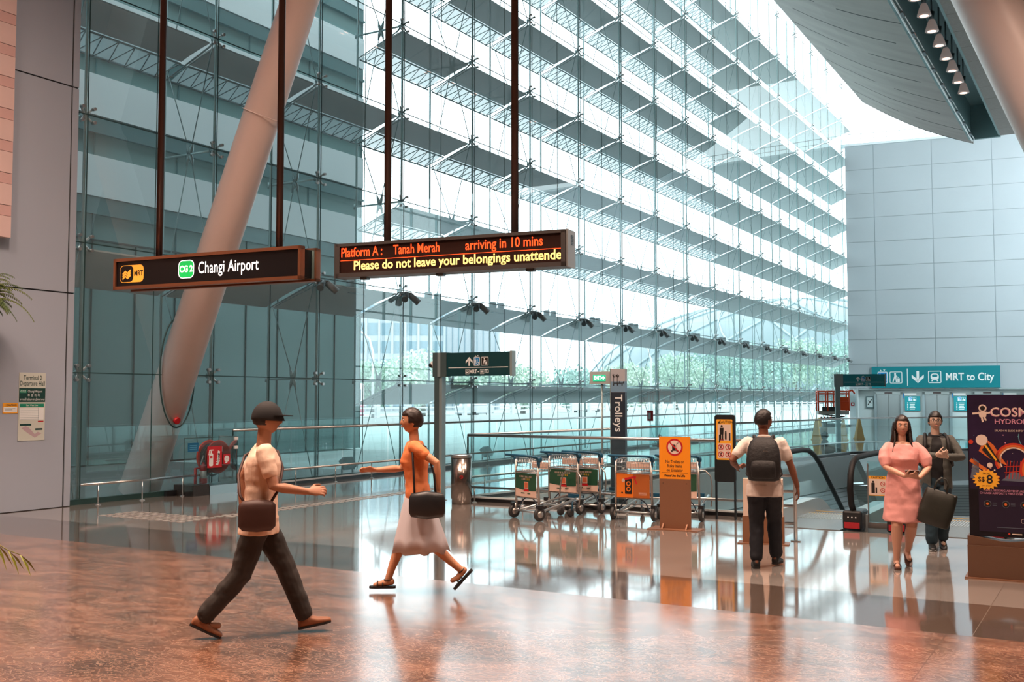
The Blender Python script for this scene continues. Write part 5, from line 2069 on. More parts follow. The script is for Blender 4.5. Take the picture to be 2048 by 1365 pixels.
def trolley_parts(t, ad='green'):
    def hb(pts, r, m, nm, n=8):
        s = MB()
        s.tube(pts, r, m, n)
        return s.build(nm, None, t)
    for sx in (-1, 1):
        hb([(sx * 0.285, 0.02, 0.12), (sx * 0.280, 0.01, 0.5), (sx * 0.272, 0.0, 0.90)], 0.019, M_TFR, 'upright')
        # rear wheel with its black fork cap
        s = MB()
        R = Matrix.Rotation(PI / 2, 3, 'Y')
        s.lathe([(0.03, -0.024), (0.082, -0.026), (0.098, -0.014), (0.10, 0.0), (0.098, 0.014), (0.082, 0.026), (0.03, 0.024)], (sx * 0.315, 0.0, 0.10), M_TYRE, 22, R)
        s.lathe([(0.0, -0.028), (0.05, -0.028), (0.05, 0.028), (0.0, 0.028)], (sx * 0.315, 0.0, 0.10), M_TFR, 14, R)
        s.build('wheel', None, t)
        s = MB()
        s.bx(sx * 0.315 - 0.035, sx * 0.315 + 0.035, -0.045, 0.05, 0.185, 0.235, M_BLACK)
        s.tube([(sx * 0.28, 0.0, 0.22), (sx * 0.28, 0.0, 0.10)], 0.012, M_TFR, 6)
        s.build('fork', None, t)
        # knob at the handle joint
        s = MB()
        s.sph((sx * 0.285, 0.02, 0.90), (0.038, 0.052, 0.048), M_TBLUE, 14, 8)
        s.tube([(sx * 0.28, 0.01, 0.89), (sx * 0.278, 0.01, 0.78)], [0.028, 0.023], M_TBLUE, 10)
        s.build('handle_joint', None, t)
    hb([(-0.285, 0.02, 0.90), (-0.315, -0.07, 0.945), (-0.325, -0.15, 0.955), (-0.28, -0.175, 0.955), (0.20, -0.175, 0.955), (0.27, -0.14, 0.95), (0.30, -0.07, 0.935), (0.285, 0.02, 0.90)], 0.018, M_TBLUE, 'handle', 10)
    # wire basket
    s = MB()
    for z_ in (0.72, 0.78, 0.84, 0.90):
        s.tube([(-0.255, -0.01, z_), (0.255, -0.01, z_), (0.245, 0.26, z_), (-0.245, 0.26, z_)], 0.0035, M_TRAIL, 5, closed=True)
    for k in range(13):
        x = -0.25 + 0.5 * k / 12
        s.tube([(x, -0.01, 0.90), (x, -0.01, 0.72), (x * 0.97, 0.26, 0.72), (x * 0.97, 0.26, 0.90)], 0.0028, M_TRAIL, 4)
    for y in (0.05, 0.11, 0.17, 0.22):
        s.tube([(-0.25, y, 0.90), (-0.25, y, 0.72), (0.25, y, 0.72), (0.25, y, 0.90)], 0.0028, M_TRAIL, 4)
    s.build('basket', None, t)
    s = MB()
    s.bx(-0.19, 0.20, 0.235, 0.25, 0.745, 0.845, M_ADC)
    s.build('basket_plate', None, t)
    hb([(-0.28, 0.0, 0.70), (0.28, 0.0, 0.70)], 0.012, M_TFR, 'cross_bar')
    hb([(-0.283, 0.01, 0.325), (0.283, 0.01, 0.325)], 0.012, M_TFR, 'cross_bar')
    # advertising panel
    s = MB()
    z0, z1 = 0.335, 0.685
    s.bx(-0.255, 0.255, -0.016, -0.006, z0, z1, M_ADC if ad == 'green' else M_ADO)
    pn = s.build('ad_panel', None, t)
    A = Art(-0.017)
    if ad == 'green':
        top = [(-0.255, z1), (-0.255, z0 + 0.125)] + [(-0.255 + 0.51 * i / 10, z0 + 0.125 - 0.03 * math.sin(PI * i / 10 * 0.7)) for i in range(1, 11)] + [(0.255, z1)]
        A.poly('ad_print', top, M_ADG)
        A.poly('ad_print', [(-0.05, z0 + 0.085), (0.08, z0 + 0.085), (0.065, z0 + 0.125), (-0.035, z0 + 0.125)], M_RED, 2)
        A.rect('ad_print', 0.015, z0 + 0.17, 0.10, 0.11, M_ADC, 2)
        A.rect('ad_print', 0.015, z0 + 0.175, 0.08, 0.08, mat('ad_coral', '#c4633f', 0.5), 3)
        rg = random.Random(3)
        for row, (n_, zz_, x0_) in enumerate(((9, z1 - 0.05, -0.14), (6, z1 - 0.088, -0.085))):
            for k in range(n_):
                x = x0_ + k * 0.034
                mm = M_YEL if (row == 1 and k > 2) else M_ADC
                A.rect('ad_print', x, zz_ + 0.009, 0.022, 0.004, mm, 2)
                A.rect('ad_print', x, zz_ - 0.009, 0.024, 0.004, mm, 2)
                A.rect('ad_print', x + rg.uniform(-.005, .005), zz_, 0.004, 0.026, mm, 2)
                A.rect('ad_print', x, zz_, 0.016, 0.0035, mm, 2)
        A.rect('ad_print', -0.07, z0 + 0.055, 0.09, 0.014, M_ADG, 2)
        A.rect('ad_print', 0.08, z0 + 0.052, 0.07, 0.012, M_ADG, 2)
    else:
        A.rect('ad_print', 0.13, (z0 + z1) / 2, 0.25, z1 - z0, M_ADB)
        A.rrect('ad_print', -0.07, z0 + 0.165, 0.11, 0.22, 0.01, M_DK, 2)
        A.ring('ad_print', -0.07, z0 + 0.205, 0.02, 0.036, M_ADO, 3, 18)
        A.ring('ad_print', -0.07, z0 + 0.125, 0.02, 0.036, M_ADO, 3, 18)
        A.disc('ad_print', -0.15, z0 + 0.25, 0.025, M_ADC, 2, 14)
        A.line('ad_print', -0.13, z0 + 0.27, 0.05, z0 + 0.31, 0.03, M_RED, 3)
        A.line('ad_print', 0.02, z0 + 0.30, 0.06, z0 + 0.20, 0.02, M_RED, 3)
        A.disc('ad_print', -0.17, z0 + 0.07, 0.014, M_DK, 2, 12)
        for k in range(3):
            A.rect('ad_print', 0.15, z0 + 0.045 + k * 0.016, 0.12, 0.005, M_ADC, 2)
    A.build(pn)
    # dark blue hoops under the panel
    def arch(y, w_, h, z0_):
        return [(w_ * math.cos(PI * i / 14), y + 0.02 * math.sin(PI * i / 14), z0_ + h * math.sin(PI * i / 14)) for i in range(15)]
    hb(arch(0.03, 0.235, 0.24, 0.09), 0.010, M_HOOP, 'hoop')
    hb([(0.24, 0.80, 0.14), (0.25, 0.84, 0.45), (0.22, 0.86, 0.60), (0.14, 0.86, 0.68), (-0.14, 0.86, 0.68), (-0.22, 0.86, 0.60), (-0.25, 0.84, 0.45), (-0.24, 0.80, 0.14)], 0.012, M_TFR, 'front_hoop')
    # base frame
    for sx in (-1, 1):
        hb([(sx * 0.285, 0.0, 0.13), (sx * 0.24, 0.10, 0.13), (sx * 0.20, 0.45, 0.20), (sx * 0.17, 0.92, 0.30)], 0.018, M_TRAIL, 'base_rail')
        hb([(sx * 0.20, 0.08, 0.12), (sx * 0.15, 0.45, 0.165), (sx * 0.12, 0.90, 0.26)], 0.013, M_TRAIL, 'base_rail')
    hb([(-0.285, 0.0, 0.12), (0.285, 0.0, 0.12)], 0.015, M_TRAIL, 'axle')
    hb([(-0.20, 0.45, 0.19), (0.20, 0.45, 0.19)], 0.012, M_TRAIL, 'base_cross_bar')
    hb([(-0.25, 0.80, 0.27), (0.25, 0.80, 0.27)], 0.012, M_TRAIL, 'base_cross_bar')
    s = MB()
    s.bx(-0.11, 0.11, 0.88, 0.93, 0.27, 0.33, M_TBLUE)
    s.build('bumper', None, t)
    for sx in (-1, 1):
        s = MB()
        R = Matrix.Rotation(PI / 2, 3, 'Y')
        s.lathe([(0.02, -0.018), (0.058, -0.018), (0.065, 0.0), (0.058, 0.018), (0.02, 0.018)], (sx * 0.12, 0.74, 0.065), M_TYRE, 18, R)
        s.tube([(sx * 0.12, 0.74, 0.065), (sx * 0.14, 0.76, 0.14), (sx * 0.14, 0.76, 0.24)], 0.013, M_TBLUE, 6)
        s.build('wheel', None, t)
    return t


def place_trolley(src, label, loc, rz, ad='green'):
    if src is None:
        t = thing('luggage_trolley', label, 'trolley', loc, rz, 'luggage trolleys parked by the balustrade')
        trolley_parts(t, ad)
        return t
    t = copy_tree(src)
    t.location = loc
    t.rotation_euler = (0, 0, rz)
    t['label'] = label
    return t


g1 = place_trolley(None, 'nearest luggage trolley at left with a green and cream advert', (-7.665, 13.60, 0), math.radians(-24))
place_trolley(g1, 'green advert luggage trolley just behind and right of the nearest one', (-7.58, 14.62, 0), math.radians(-8))
place_trolley(g1, 'luggage trolley nested behind the second green advert trolley, only its right side showing', (-7.36, 14.93, 0), math.radians(-8))
o1 = place_trolley(None, 'luggage trolley with an orange advert in front of the Trolleys totem', (-6.24, 14.28, 0), math.radians(4), 'orange')
place_trolley(g1, 'luggage trolley nested beside the orange advert one, partly behind the orange floor sign', (-5.64, 14.62, 0), math.radians(4))

# ================================================================ HOSE REEL CORNER
hx = thing('hose_enclosure', 'low glass enclosure on a steel plinth around the red hose reel', 'enclosure', (-14.72, 13.45, 0))
s = MB()
s.bx(-0.5, 0.02, 0.62, 1.32, 0, 0.17, M_STEEL)
s.build('plinth', None, hx)
s = MB()
s.bx(-0.5, 0.02, 0.22, 0.60, 0, 0.20, mat('plinth_dark', '#2a2522', 0.5))
s.bx(-0.5, -0.42, 0.0, 0.22, 0, 0.1, M_BLACK)
s.build('dark_plinth', None, hx)
s = MB()
s.quad((0, 0, 0.1), (0, 1.32, 0.1), (0, 1.32, 1.07), (0, 0, 1.07))
s.build('glass_panel', M_BAL, hx)
s = MB()
s.quad((0, 1.32, 0.1), (-0.5, 1.32, 0.1), (-0.5, 1.32, 1.07), (0, 1.32, 1.07))
s.build('glass_panel', M_BAL, hx)
s = MB()
s.tube([(0, 0, 0.1), (0, 0, 1.07), (0, 1.32, 1.07), (0, 1.32, 0.1)], 0.008, M_GJ, 6)
s.build('edge_seal', None, hx)
for zc in (1.03, 0.86):
    s = MB()
    s.bx(-0.02, 0.025, 1.24, 1.32, zc - 0.03, zc + 0.03, M_WHITE)
    s.build('clip', None, hx)
s = MB()
s.bx(0.005, 0.012, 0.08, 0.33, 0.82, 0.98, mat('notice_blue', '#0f5d87', 0.4))
for k in range(3):
    s.bx(0.012, 0.014, 0.12, 0.29, 0.86 + 0.035 * k, 0.868 + 0.035 * k, mat('notice_blue_light', '#5aa0c4', 0.4))
s.build('blue_notice', None, hx)
hr = thing('hose_reel', 'large red fire hose reel with black hose behind the glass', 'hose reel', (-14.90, 14.38, 0.69))
M_REEL = mat('reel_red', '#b33524', 0.35)
R = Matrix.Rotation(PI / 2, 3, 'Y')
for nm, x, r_ in (('front_flange', 0.07, 0.31), ('rear_flange', -0.17, 0.31)):
    s = MB()
    s.lathe([(0.0, 0.0), (0.07, 0.0), (0.09, 0.012), (r_ * 0.92, 0.012), (r_, 0.022), (r_ * 1.02, 0.01), (r_, -0.008), (0.0, -0.008)], (x, 0, 0), M_REEL, 40, R)
    s.build(nm, None, hr)
s = MB()
for k in range(5):
    s.lathe([(0.15, -0.02), (0.235, -0.022), (0.25, 0.0), (0.235, 0.022), (0.15, 0.02)], (-0.14 + 0.045 * k, 0, 0), M_RUBBER, 32, R)
s.tube([(-0.06, 0.15, -0.2), (-0.06, 0.12, -0.33), (-0.06, 0.0, -0.36), (-0.06, -0.12, -0.32), (-0.08, -0.2, -0.22)], 0.02, M_RUBBER, 8)
s.build('hose', None, hr)
s = MB()
s.lathe([(0.0, 0.03), (0.035, 0.03), (0.055, 0.0)], (0.085, 0, 0), M_STEEL, 18, R)
s.bx(0.09, 0.094, 0.03, 0.09, 0.10, 0.19, M_WHITE)
s.build('hub', None, hr)
s = MB()
s.tube([(-0.05, -0.30, -0.66), (-0.05, -0.30, -0.12), (-0.05, -0.25, 0.02), (-0.05, 0.0, 0.0)], 0.022, M_STEEL_D, 8)
s.tube([(-0.05, -0.30, -0.20), (-0.05, -0.44, -0.20), (-0.05, -0.44, -0.66)], 0.028, M_RED, 8)
s.build('stand_pipe', None, hr)
t = thing('fire_sign', 'red sign with white extinguisher and flames on the glass before the hose reel', 'sign', (-14.708, 14.0, 0.50), math.radians(90))
s = MB()
s.bx(0, 0.36, -0.004, 0, 0, 0.40, M_RED)
s.build('panel', None, t)
A = Art(-0.004)
A.rrect('extinguisher_mark', 0.09, 0.15, 0.10, 0.24, 0.03, M_SW)
A.rect('extinguisher_mark', 0.09, 0.29, 0.03, 0.05, M_SW)
A.rect('extinguisher_mark', 0.10, 0.33, 0.09, 0.02, M_SW)
A.line('extinguisher_mark', 0.05, 0.33, 0.03, 0.24, 0.014, M_SW)
A.rect('extinguisher_mark', 0.09, 0.20, 0.06, 0.04, M_RED, 2)
for k in range(5):
    A.poly('flame_mark', [(0.20 + 0.012 * k, 0.06 + 0.045 * k), (0.26 + 0.010 * k, 0.04 + 0.045 * k), (0.31, 0.12 + 0.045 * k), (0.30 - 0.01 * k, 0.14 + 0.045 * k), (0.25, 0.09 + 0.045 * k)], M_SW)
A.build(t)
t = thing('bell_sign', 'small red hose reel sign with a white disc right of the extinguisher sign', 'sign', (-14.708, 14.40, 0.55), math.radians(90))
s = MB()
s.bx(0, 0.17, -0.004, 0, 0, 0.19, M_RED)
s.build('panel', None, t)
A = Art(-0.004)
A.disc('disc_mark', 0.085, 0.10, 0.062, M_SW, 1, 24)
A.disc('disc_mark', 0.085, 0.10, 0.01, M_RED, 2, 10)
A.rect('disc_mark', 0.07, 0.03, 0.05, 0.02, M_SW, 1)
A.build(t)
def extinguisher(label, loc):
    t = thing('fire_extinguisher', label, 'fire extinguisher', loc)
    s = MB()
    s.lathe([(0.07, 0), (0.075, 0.01), (0.075, 0.30), (0.06, 0.35), (0.025, 0.37), (0.02, 0.40)], (0, 0, 0), M_RED, 20)
    s.build('cylinder', None, t)
    s = MB()
    s.lathe([(0.077, 0.10), (0.077, 0.24)], (0, 0, 0), M_WHITE, 20)
    s.build('label_band', None, t)
    s = MB()
    s.bx(-0.02, 0.05, -0.015, 0.015, 0.40, 0.43, M_BLACK)
    s.tube([(0.05, 0, 0.41), (0.10, 0, 0.35), (0.10, 0, 0.15)], 0.012, M_BLACK, 6)
    s.build('valve', None, t)
extinguisher('small red extinguisher standing low beside the hose reel', (-14.93, 14.12, 0.20))
# cabinet and sign far along the glass wall
t = thing('fire_cabinet', 'faint glass cabinet holding a red extinguisher far along the walkway', 'cabinet', (-13.55, 33.2, 0))
s = MB()
s.bx(-0.3, 0.3, -0.12, 0.12, 0, 0.14, M_STEEL)
s.build('plinth', None, t)
s = MB()
s.bx(-0.3, 0.3, -0.12, 0.12, 0.14, 0.9, M_BAL)
s.build('glass_box', None, t)
extinguisher('red extinguisher inside the far glass cabinet', (-13.55, 33.2, 0.14))
t = thing('fire_sign', 'tiny red fire point sign on a pole far along the walkway', 'sign', (-13.95, 33.4, 0))
s = MB()
s.cyl((0, 0.01, 0), (0, 0.01, 1.3), 0.015, None, M_STEEL, 8)
s.build('pole', None, t)
s = MB()
s.bx(-0.11, 0.11, -0.01, 0.0, 1.02, 1.38, M_RED)
s.bx(-0.06, 0.02, -0.014, -0.01, 1.08, 1.30, M_SW)
s.build('panel', None, t)

# ================================================================ SCISSOR LIFT, CONES
M_LIFTO = mat('lift_orange', '#ea5220', 0.4)
M_LIFTG = mat('lift_grey', '#b9bfbf', 0.5)
M_LIFTD = mat('lift_dark', '#3a3f40', 0.5)
sl = thing('scissor_lift', 'orange and grey scissor lift parked before the far wall', 'platform lift', (-11.2, 47.3, 0), math.radians(20))
s = MB()
s.bx(-0.45, 0.75, -0.4, 0.4, 0.22, 0.52, M_LIFTG)
s.bx(-0.30, 0.60, -0.3, 0.3, 0.52, 0.70, M_LIFTD)
s.build('chassis', None, sl, bevel=0.03)
for sx in (-0.25, 0.55):
    for sy in (-0.4, 0.4):
        s = MB()
        s.cyl((sx, sy - 0.05, 0.16), (sx, sy + 0.05, 0.16), 0.16, None, M_RUBBER, 16)
        s.build('wheel', None, sl)
for k in range(4):
    s = MB()
    for sy in (-0.3, 0.3):
        s.box((0.15, sy, 0.76 + 0.09 * k), (0.95, 0.04, 0.05), M_LIFTD, R=Matrix.Rotation(math.radians(6 if k % 2 else -6), 3, 'Y'))
    s.build('scissor_arm', None, sl)
s = MB()
s.bx(-0.5, 0.8, -0.4, 0.4, 1.08, 1.24, M_LIFTG)
s.bx(-0.35, 0.2, -0.42, -0.40, 1.22, 1.42, M_LIFTD)
s.build('deck', None, sl)
s = MB()
for x in (-0.5, -0.1, 0.25, 0.8):
    for y in (-0.4, 0.4):
        s.tube([(x, y, 1.24), (x, y, 2.1)], 0.035, M_LIFTO, 6)
for z_ in (1.65, 2.0, 2.1):
    s.tube([(-0.5, -0.4, z_), (0.8, -0.4, z_), (0.8, 0.4, z_), (-0.5, 0.4, z_)], 0.035, M_LIFTO, 6, closed=True)
s.bx(0.30, 0.78, -0.42, -0.38, 1.26, 1.85, M_LIFTO)
s.tube([(0.8, 0, 2.1), (1.0, 0, 2.15), (1.1, 0, 2.0)], 0.04, M_LIFTO, 6)
s.build('guard_rail', None, sl)
s = MB()
for k in range(6):
    s.bx(-0.42 + 0.13 * k, -0.34 + 0.13 * k, -0.41, -0.40, 0.86, 0.98, M_LIFTO if k % 2 else M_BLACK)
s.build('warning_stripe', None, sl)
M_CONE = mat('cone_yellow', '#f2bd5a', 0.5)
for i, (x, y) in enumerate(((-11.45, 46.0), (-10.35, 46.2), (-10.05, 47.9), (-11.9, 48.4))):
    t = thing('warning_cone', ['yellow folding warning cone left of the scissor lift', 'yellow warning cone at the right front of the scissor lift', 'yellow warning cone farthest right of the scissor lift', 'yellow warning cone behind the left end of the scissor lift'][i], 'cone', (x, y, 0), 0.3 * i, 'yellow cones around the scissor lift')
    s = MB()
    s.rings([[(-0.17, -0.17, 0.03), (0.17, -0.17, 0.03), (0.17, 0.17, 0.03), (-0.17, 0.17, 0.03)], [(-0.05, -0.05, 0.85), (0.05, -0.05, 0.85), (0.05, 0.05, 0.85), (-0.05, 0.05, 0.85)], [(-0.03, -0.03, 0.92), (0.03, -0.03, 0.92), (0.03, 0.03, 0.92), (-0.03, 0.03, 0.92)]], M_CONE, False)
    s.build('body', None, t)
    s = MB()
    s.bx(-0.2, 0.2, -0.2, 0.2, 0, 0.03, M_CONE)
    s.build('foot', None, t)

# ================================================================ PLANTS AT THE LEFT EDGE
M_FERN = [mat('fern_green_a', '#6b7a33', 0.6, noise_amt=0.3, noise_scale=6), mat('fern_green_b', '#4e6330', 0.6)]
tr_ = MB()
M_TROUGH = mat('planter_taupe', '#8d7a6f', 0.5)
pl_ = thing('hanging_fern', 'bushy green fern hanging from a planter box at the left edge', 'plant', (-14.80, 9.02, 2.98))
s = MB()
s.bx(-0.30, 0.12, -2.2, 0.62, -0.28, 0.20, M_TROUGH)
s.build('planter', None, pl_)
rf = random.Random(11)
for gi in range(2):
    s = MB()
    for k in range(70):
        y0 = rf.uniform(-0.9, 0.55)
        a = rf.uniform(-0.6, 1.35)
        L = rf.uniform(0.45, 1.0)
        up = rf.uniform(0.5, 1.8)
        p = Vector((rf.uniform(-0.1, 0.1), y0, 0.18))
        d = Vector((math.cos(a) * 0.55, math.sin(a) * 0.6, up)).normalized()
        pts = [p.copy()]
        for q in range(12):
            p = p + d * (L / 12)
            d = (d + Vector((0, 0, -0.20))).normalized()
            pts.append(p.copy())
        s.tube(pts, [0.006 * (1 - i / 14) + 0.0015 for i in range(13)], M_FERN[gi], 4)
        for i in range(1, 25):
            u = i / 25 * 12
            i0 = min(int(u), 11)
            c0_ = pts[i0].lerp(pts[i0 + 1], u - i0)
            t_ = (pts[i0 + 1] - pts[i0]).normalized()
            side = t_.cross(Vector((0, 0, 1)))
            if side.length < 0.01:
                side = Vector((1, 0, 0))
            side.normalize()
            wl_ = 0.085 * math.sin(PI * (i + 2) / 29) + 0.015
            for sg in (-1, 1):
                e_ = c0_ + side * sg * wl_ + t_ * 0.03 - Vector((0, 0, 0.025))
                m_ = (c0_ + e_) / 2
                s.add([c0_, m_ + t_ * 0.013, e_, m_ - t_ * 0.013], [(0, 1, 2, 3)], M_FERN[gi])
    s.build('frond', None, pl_)
M_PALM = mat('palm_leaf', '#5f7a2c', 0.45, noise_amt=0.35, noise_scale=5, col2='#9a8a35')
pm = thing('potted_palm', 'arching palm frond reaching in at the lower left edge', 'plant', (-6.15, 3.05, 0))
s = MB()
s.lathe([(0.20, 0), (0.28, 0.42), (0.30, 0.44), (0.27, 0.44), (0.25, 0.38), (0, 0.38)], (0, 0, 0), M_TROUGH, 28)
s.build('pot', None, pm)
def palm_frond(x1, y1, zt, drop, L):
    s = MB()
    p0, p1 = Vector((0, 0, 0.4)), Vector((x1, y1, 0))
    pts = []
    for i in range(17):
        u = i / 16
        pts.append(Vector((x1 * u, y1 * u, 0.4 + (zt - 0.4) * math.sin(PI * min(1, u * 1.1) * 0.62) * 1.0 - drop * u ** 3)))
    s.tube(pts, [0.010 * (1 - i / 18) + 0.001 for i in range(17)], M_PALM, 5)
    for i in range(4, 17):
        t_ = (pts[min(i + 1, 16)] - pts[i - 1]).normalized()
        side = t_.cross(Vector((0, 0, 1))).normalized()
        for sg in (-1, 1):
            a = pts[i]
            d = (side * sg * 0.75 + t_ * 0.8 + Vector((0, 0, -0.55))).normalized()
            LL = L * (0.6 + 0.4 * math.sin(PI * i / 17))
            w_ = t_ * 0.011
            m1, m2 = a + d * LL * 0.5, a + d * LL - Vector((0, 0, 0.05 * LL / 0.25))
            s.add([a - w_ * .5, a + w_ * .5, m1 + w_, m2, m1 - w_], [(0, 1, 2, 3, 4)], M_PALM)
    s.build('frond', None, pm)
palm_frond(0.72, 0.72, 1.12, 0.16, 0.20)
for a, r_, zt in ((2.2, 0.75, 1.5), (3.2, 0.8, 1.35), (4.1, 0.8, 1.4), (5.0, 0.7, 1.1), (1.55, 0.6, 1.5)):
    palm_frond(r_ * math.cos(a), r_ * math.sin(a), zt, 0.3, 0.22)
# small ceiling-hung camera on the roof edge is omitted; floor gutter plates at the escalator
# ================================================================ PEOPLE
def skinmat(name, col):
    m = mat(name, col, 0.5, spec=0.35)
    m.node_tree.nodes['Principled BSDF'].inputs['Subsurface Weight'].default_value = 0.0
    return m


def remesh(mb, name, m, voxel=0.006, smooth=3, parent=None, disp=0.0, dscale=0.12, factor=0.5):
    me = mb.mesh(name)
    o = bpy.data.objects.new(name, me)
    COL.objects.link(o)
    r = o.modifiers.new('r', 'REMESH')
    r.mode = 'VOXEL'
    r.voxel_size = voxel
    r.use_smooth_shade = True
    s = o.modifiers.new('s', 'SMOOTH')
    s.factor = factor
    s.iterations = smooth
    bpy.context.view_layer.update()
    me2 = bpy.data.meshes.new_from_object(o.evaluated_get(bpy.context.evaluated_depsgraph_get()))
    bpy.data.objects.remove(o)
    bpy.data.meshes.remove(me)
    if disp:
        nv_ = len(me2.vertices)
        cs = [0.0] * (3 * nv_)
        ns = [0.0] * (3 * nv_)
        me2.vertices.foreach_get('co', cs)
        me2.vertices.foreach_get('normal', ns)
        for i in range(nv_):
            p = Vector(cs[3 * i:3 * i + 3])
            d = noise.noise(Vector((p.x * 0.9, p.y * 0.9, p.z * 1.6)) / dscale) + 0.5 * noise.noise(Vector(p) / dscale * 2.3 + Vector((3, 1, 7)))
            cs[3 * i:3 * i + 3] = p + Vector(ns[3 * i:3 * i + 3]) * (disp * d)
        me2.vertices.foreach_set('co', cs)
        me2.update()
    me2.materials.clear()
    me2.materials.append(m)
    me2.polygons.foreach_set('use_smooth', [True] * len(me2.polygons))
    me2.name = name
    q = bpy.data.objects.new(name, me2)
    COL.objects.link(q)
    q.parent = parent
    return q


def ell_ring(c, ax, ay, rx, ry, n=20, pw=2.0):
    out = []
    for i in range(n):
        a = 2 * PI * i / n
        ca, sa = math.cos(a), math.sin(a)
        k = (abs(ca) ** pw + abs(sa) ** pw) ** (-1 / pw)
        out.append(c + ax * (rx * ca * k) + ay * (ry * sa * k))
    return out


def limb(mb, pts, rads, n=14):
    """tapered limb with round ends through several stations"""
    P = [Vector(p) for p in pts]
    d0 = (P[0] - P[1]).normalized()
    d1 = (P[-1] - P[-2]).normalized()
    pp = [P[0] + d0 * rads[0] * 0.8, P[0] + d0 * rads[0] * 0.5] + P + [P[-1] + d1 * rads[-1] * 0.5, P[-1] + d1 * rads[-1] * 0.8]
    rr = [rads[0] * 0.35, rads[0] * 0.8] + list(rads) + [rads[-1] * 0.8, rads[-1] * 0.35]
    mb.tube(pp, rr, None, n)


def ik(a, b, l1, l2, hint):
    a, b = Vector(a), Vector(b)
    d = b - a
    L = min(d.length, (l1 + l2) * 0.999)
    dn = d.normalized()
    b2 = a + dn * L
    x = (l1 * l1 - l2 * l2 + L * L) / (2 * L)
    h = math.sqrt(max(l1 * l1 - x * x, 1e-6))
    hv = Vector(hint)
    hv = (hv - dn * hv.dot(dn))
    hv.normalize()
    return a + dn * x + hv * h, b2


def head_pt(ph, th, grow=0.0):
    """th around (0 = face, -y), ph from crown down"""
    x = math.sin(ph) * math.sin(th)
    y = -math.sin(ph) * math.cos(th)
    z = math.cos(ph)
    f = max(0.0, -y)
    rx, ry, rz = 0.076, 0.097, 0.118
    if z < 0:
        t = -z
        rx *= 1 - 0.30 * t ** 1.6
        if y > 0:
            ry *= 1 - 0.35 * t
        else:
            ry *= 1 - 0.04 * t
    p = Vector((x * (rx + grow), y * (ry + grow) + (0.004 if y > 0 else 0), z * (rz + grow)))
    if y < 0:
        X, Zc = p.x, p.z
        def gs(cx, cz, sx, sz):
            return math.exp(-((X - cx) / sx) ** 2 - ((Zc - cz) / sz) ** 2)
        out = 0.0
        out += 0.022 * gs(0, -0.022, 0.011, 0.016) + 0.010 * gs(0, 0.002, 0.008, 0.022)
        out -= 0.011 * (gs(0.031, 0.010, 0.017, 0.012) + gs(-0.031, 0.010, 0.017, 0.012))
        out += 0.005 * gs(0, 0.034, 0.05, 0.010)
        out += 0.006 * gs(0, -0.056, 0.022, 0.008)
        out += 0.007 * gs(0, -0.092, 0.022, 0.014)
        out += 0.004 * (gs(0.042, -0.022, 0.018, 0.02) + gs(-0.042, -0.022, 0.018, 0.02))
        p.y -= out * min(1, f * 2)
    return p


def head_mesh(mb, H, grow=0.0, nu=40, nv=30):
    rings_ = []
    for i in range(1, nv):
        ph = PI * i / nv
        rings_.append([H @ head_pt(ph, 2 * PI * j / nu, grow) for j in range(nu)])
    n = len(rings_)
    vs = [p for r in rings_ for p in r] + [H @ head_pt(0.0001, 0, grow), H @ head_pt(PI - 0.0001, 0, grow)]
    fs = []
    for i in range(n - 1):
        for j in range(nu):
            fs.append((i * nu + j, i * nu + (j + 1) % nu, (i + 1) * nu + (j + 1) % nu, (i + 1) * nu + j)[::-1])
    for j in range(nu):
        fs.append((n * nu, j, (j + 1) % nu))
        fs.append((n * nu + 1, (n - 1) * nu + (j + 1) % nu, (n - 1) * nu + j))
    mb.add(vs, fs, None, True)


def hand(mb, W, d, nrm, curl=0.5, side=1, spread=0.10, k=1.0):
    """palm + five fingers. W wrist, d pointing direction, nrm palm normal (fingers curl towards it), side +1: thumb on +lateral"""
    W, d, nrm = Vector(W), Vector(d).normalized(), Vector(nrm)
    nrm = (nrm - d * nrm.dot(d)).normalized()
    lat = d.cross(nrm) * side
    rings_ = []
    for t, w_, h in ((-0.01, 0.026, 0.020), (0.015, 0.032, 0.019), (0.05, 0.041, 0.016), (0.082, 0.041, 0.013), (0.092, 0.036, 0.010)):
        c = W + d * t * k
        rings_.append(ell_ring(c, lat, nrm, w_ * k, h * k, 14))
    mb.rings(rings_)
    for q, (off, L) in enumerate(((0.031, 0.066), (0.0105, 0.076), (-0.0105, 0.070), (-0.031, 0.054))):
        b = W + d * 0.078 * k + lat * off * k
        a0 = 0.25 * curl
        dd = (d + lat * off * spread * 22 * 0.35).normalized()
        p = b
        pts = [p]
        ang = a0
        for s_, seg in enumerate((0.46, 0.30, 0.24)):
            v = dd * math.cos(ang) + nrm * math.sin(ang)
            p = p + v * L * seg * k * 1.08
            pts.append(p)
            ang += curl * (1.0 + 0.06 * q)
        limb(mb, pts, [0.0095 * k, 0.009 * k, 0.0082 * k, 0.0072 * k], 8)
    b = W + d * 0.025 * k + lat * 0.028 * k
    v1 = (d * 0.62 + lat * 0.72 + nrm * 0.25).normalized()
    v2 = (d * 0.85 + lat * 0.25 + nrm * (0.35 + 0.3 * curl)).normalized()
    limb(mb, [b, b + v1 * 0.040 * k, b + v1 * 0.040 * k + v2 * 0.032 * k, b + v1 * 0.040 * k + v2 * 0.056 * k], [0.0125 * k, 0.0105 * k, 0.0095 * k, 0.008 * k], 8)


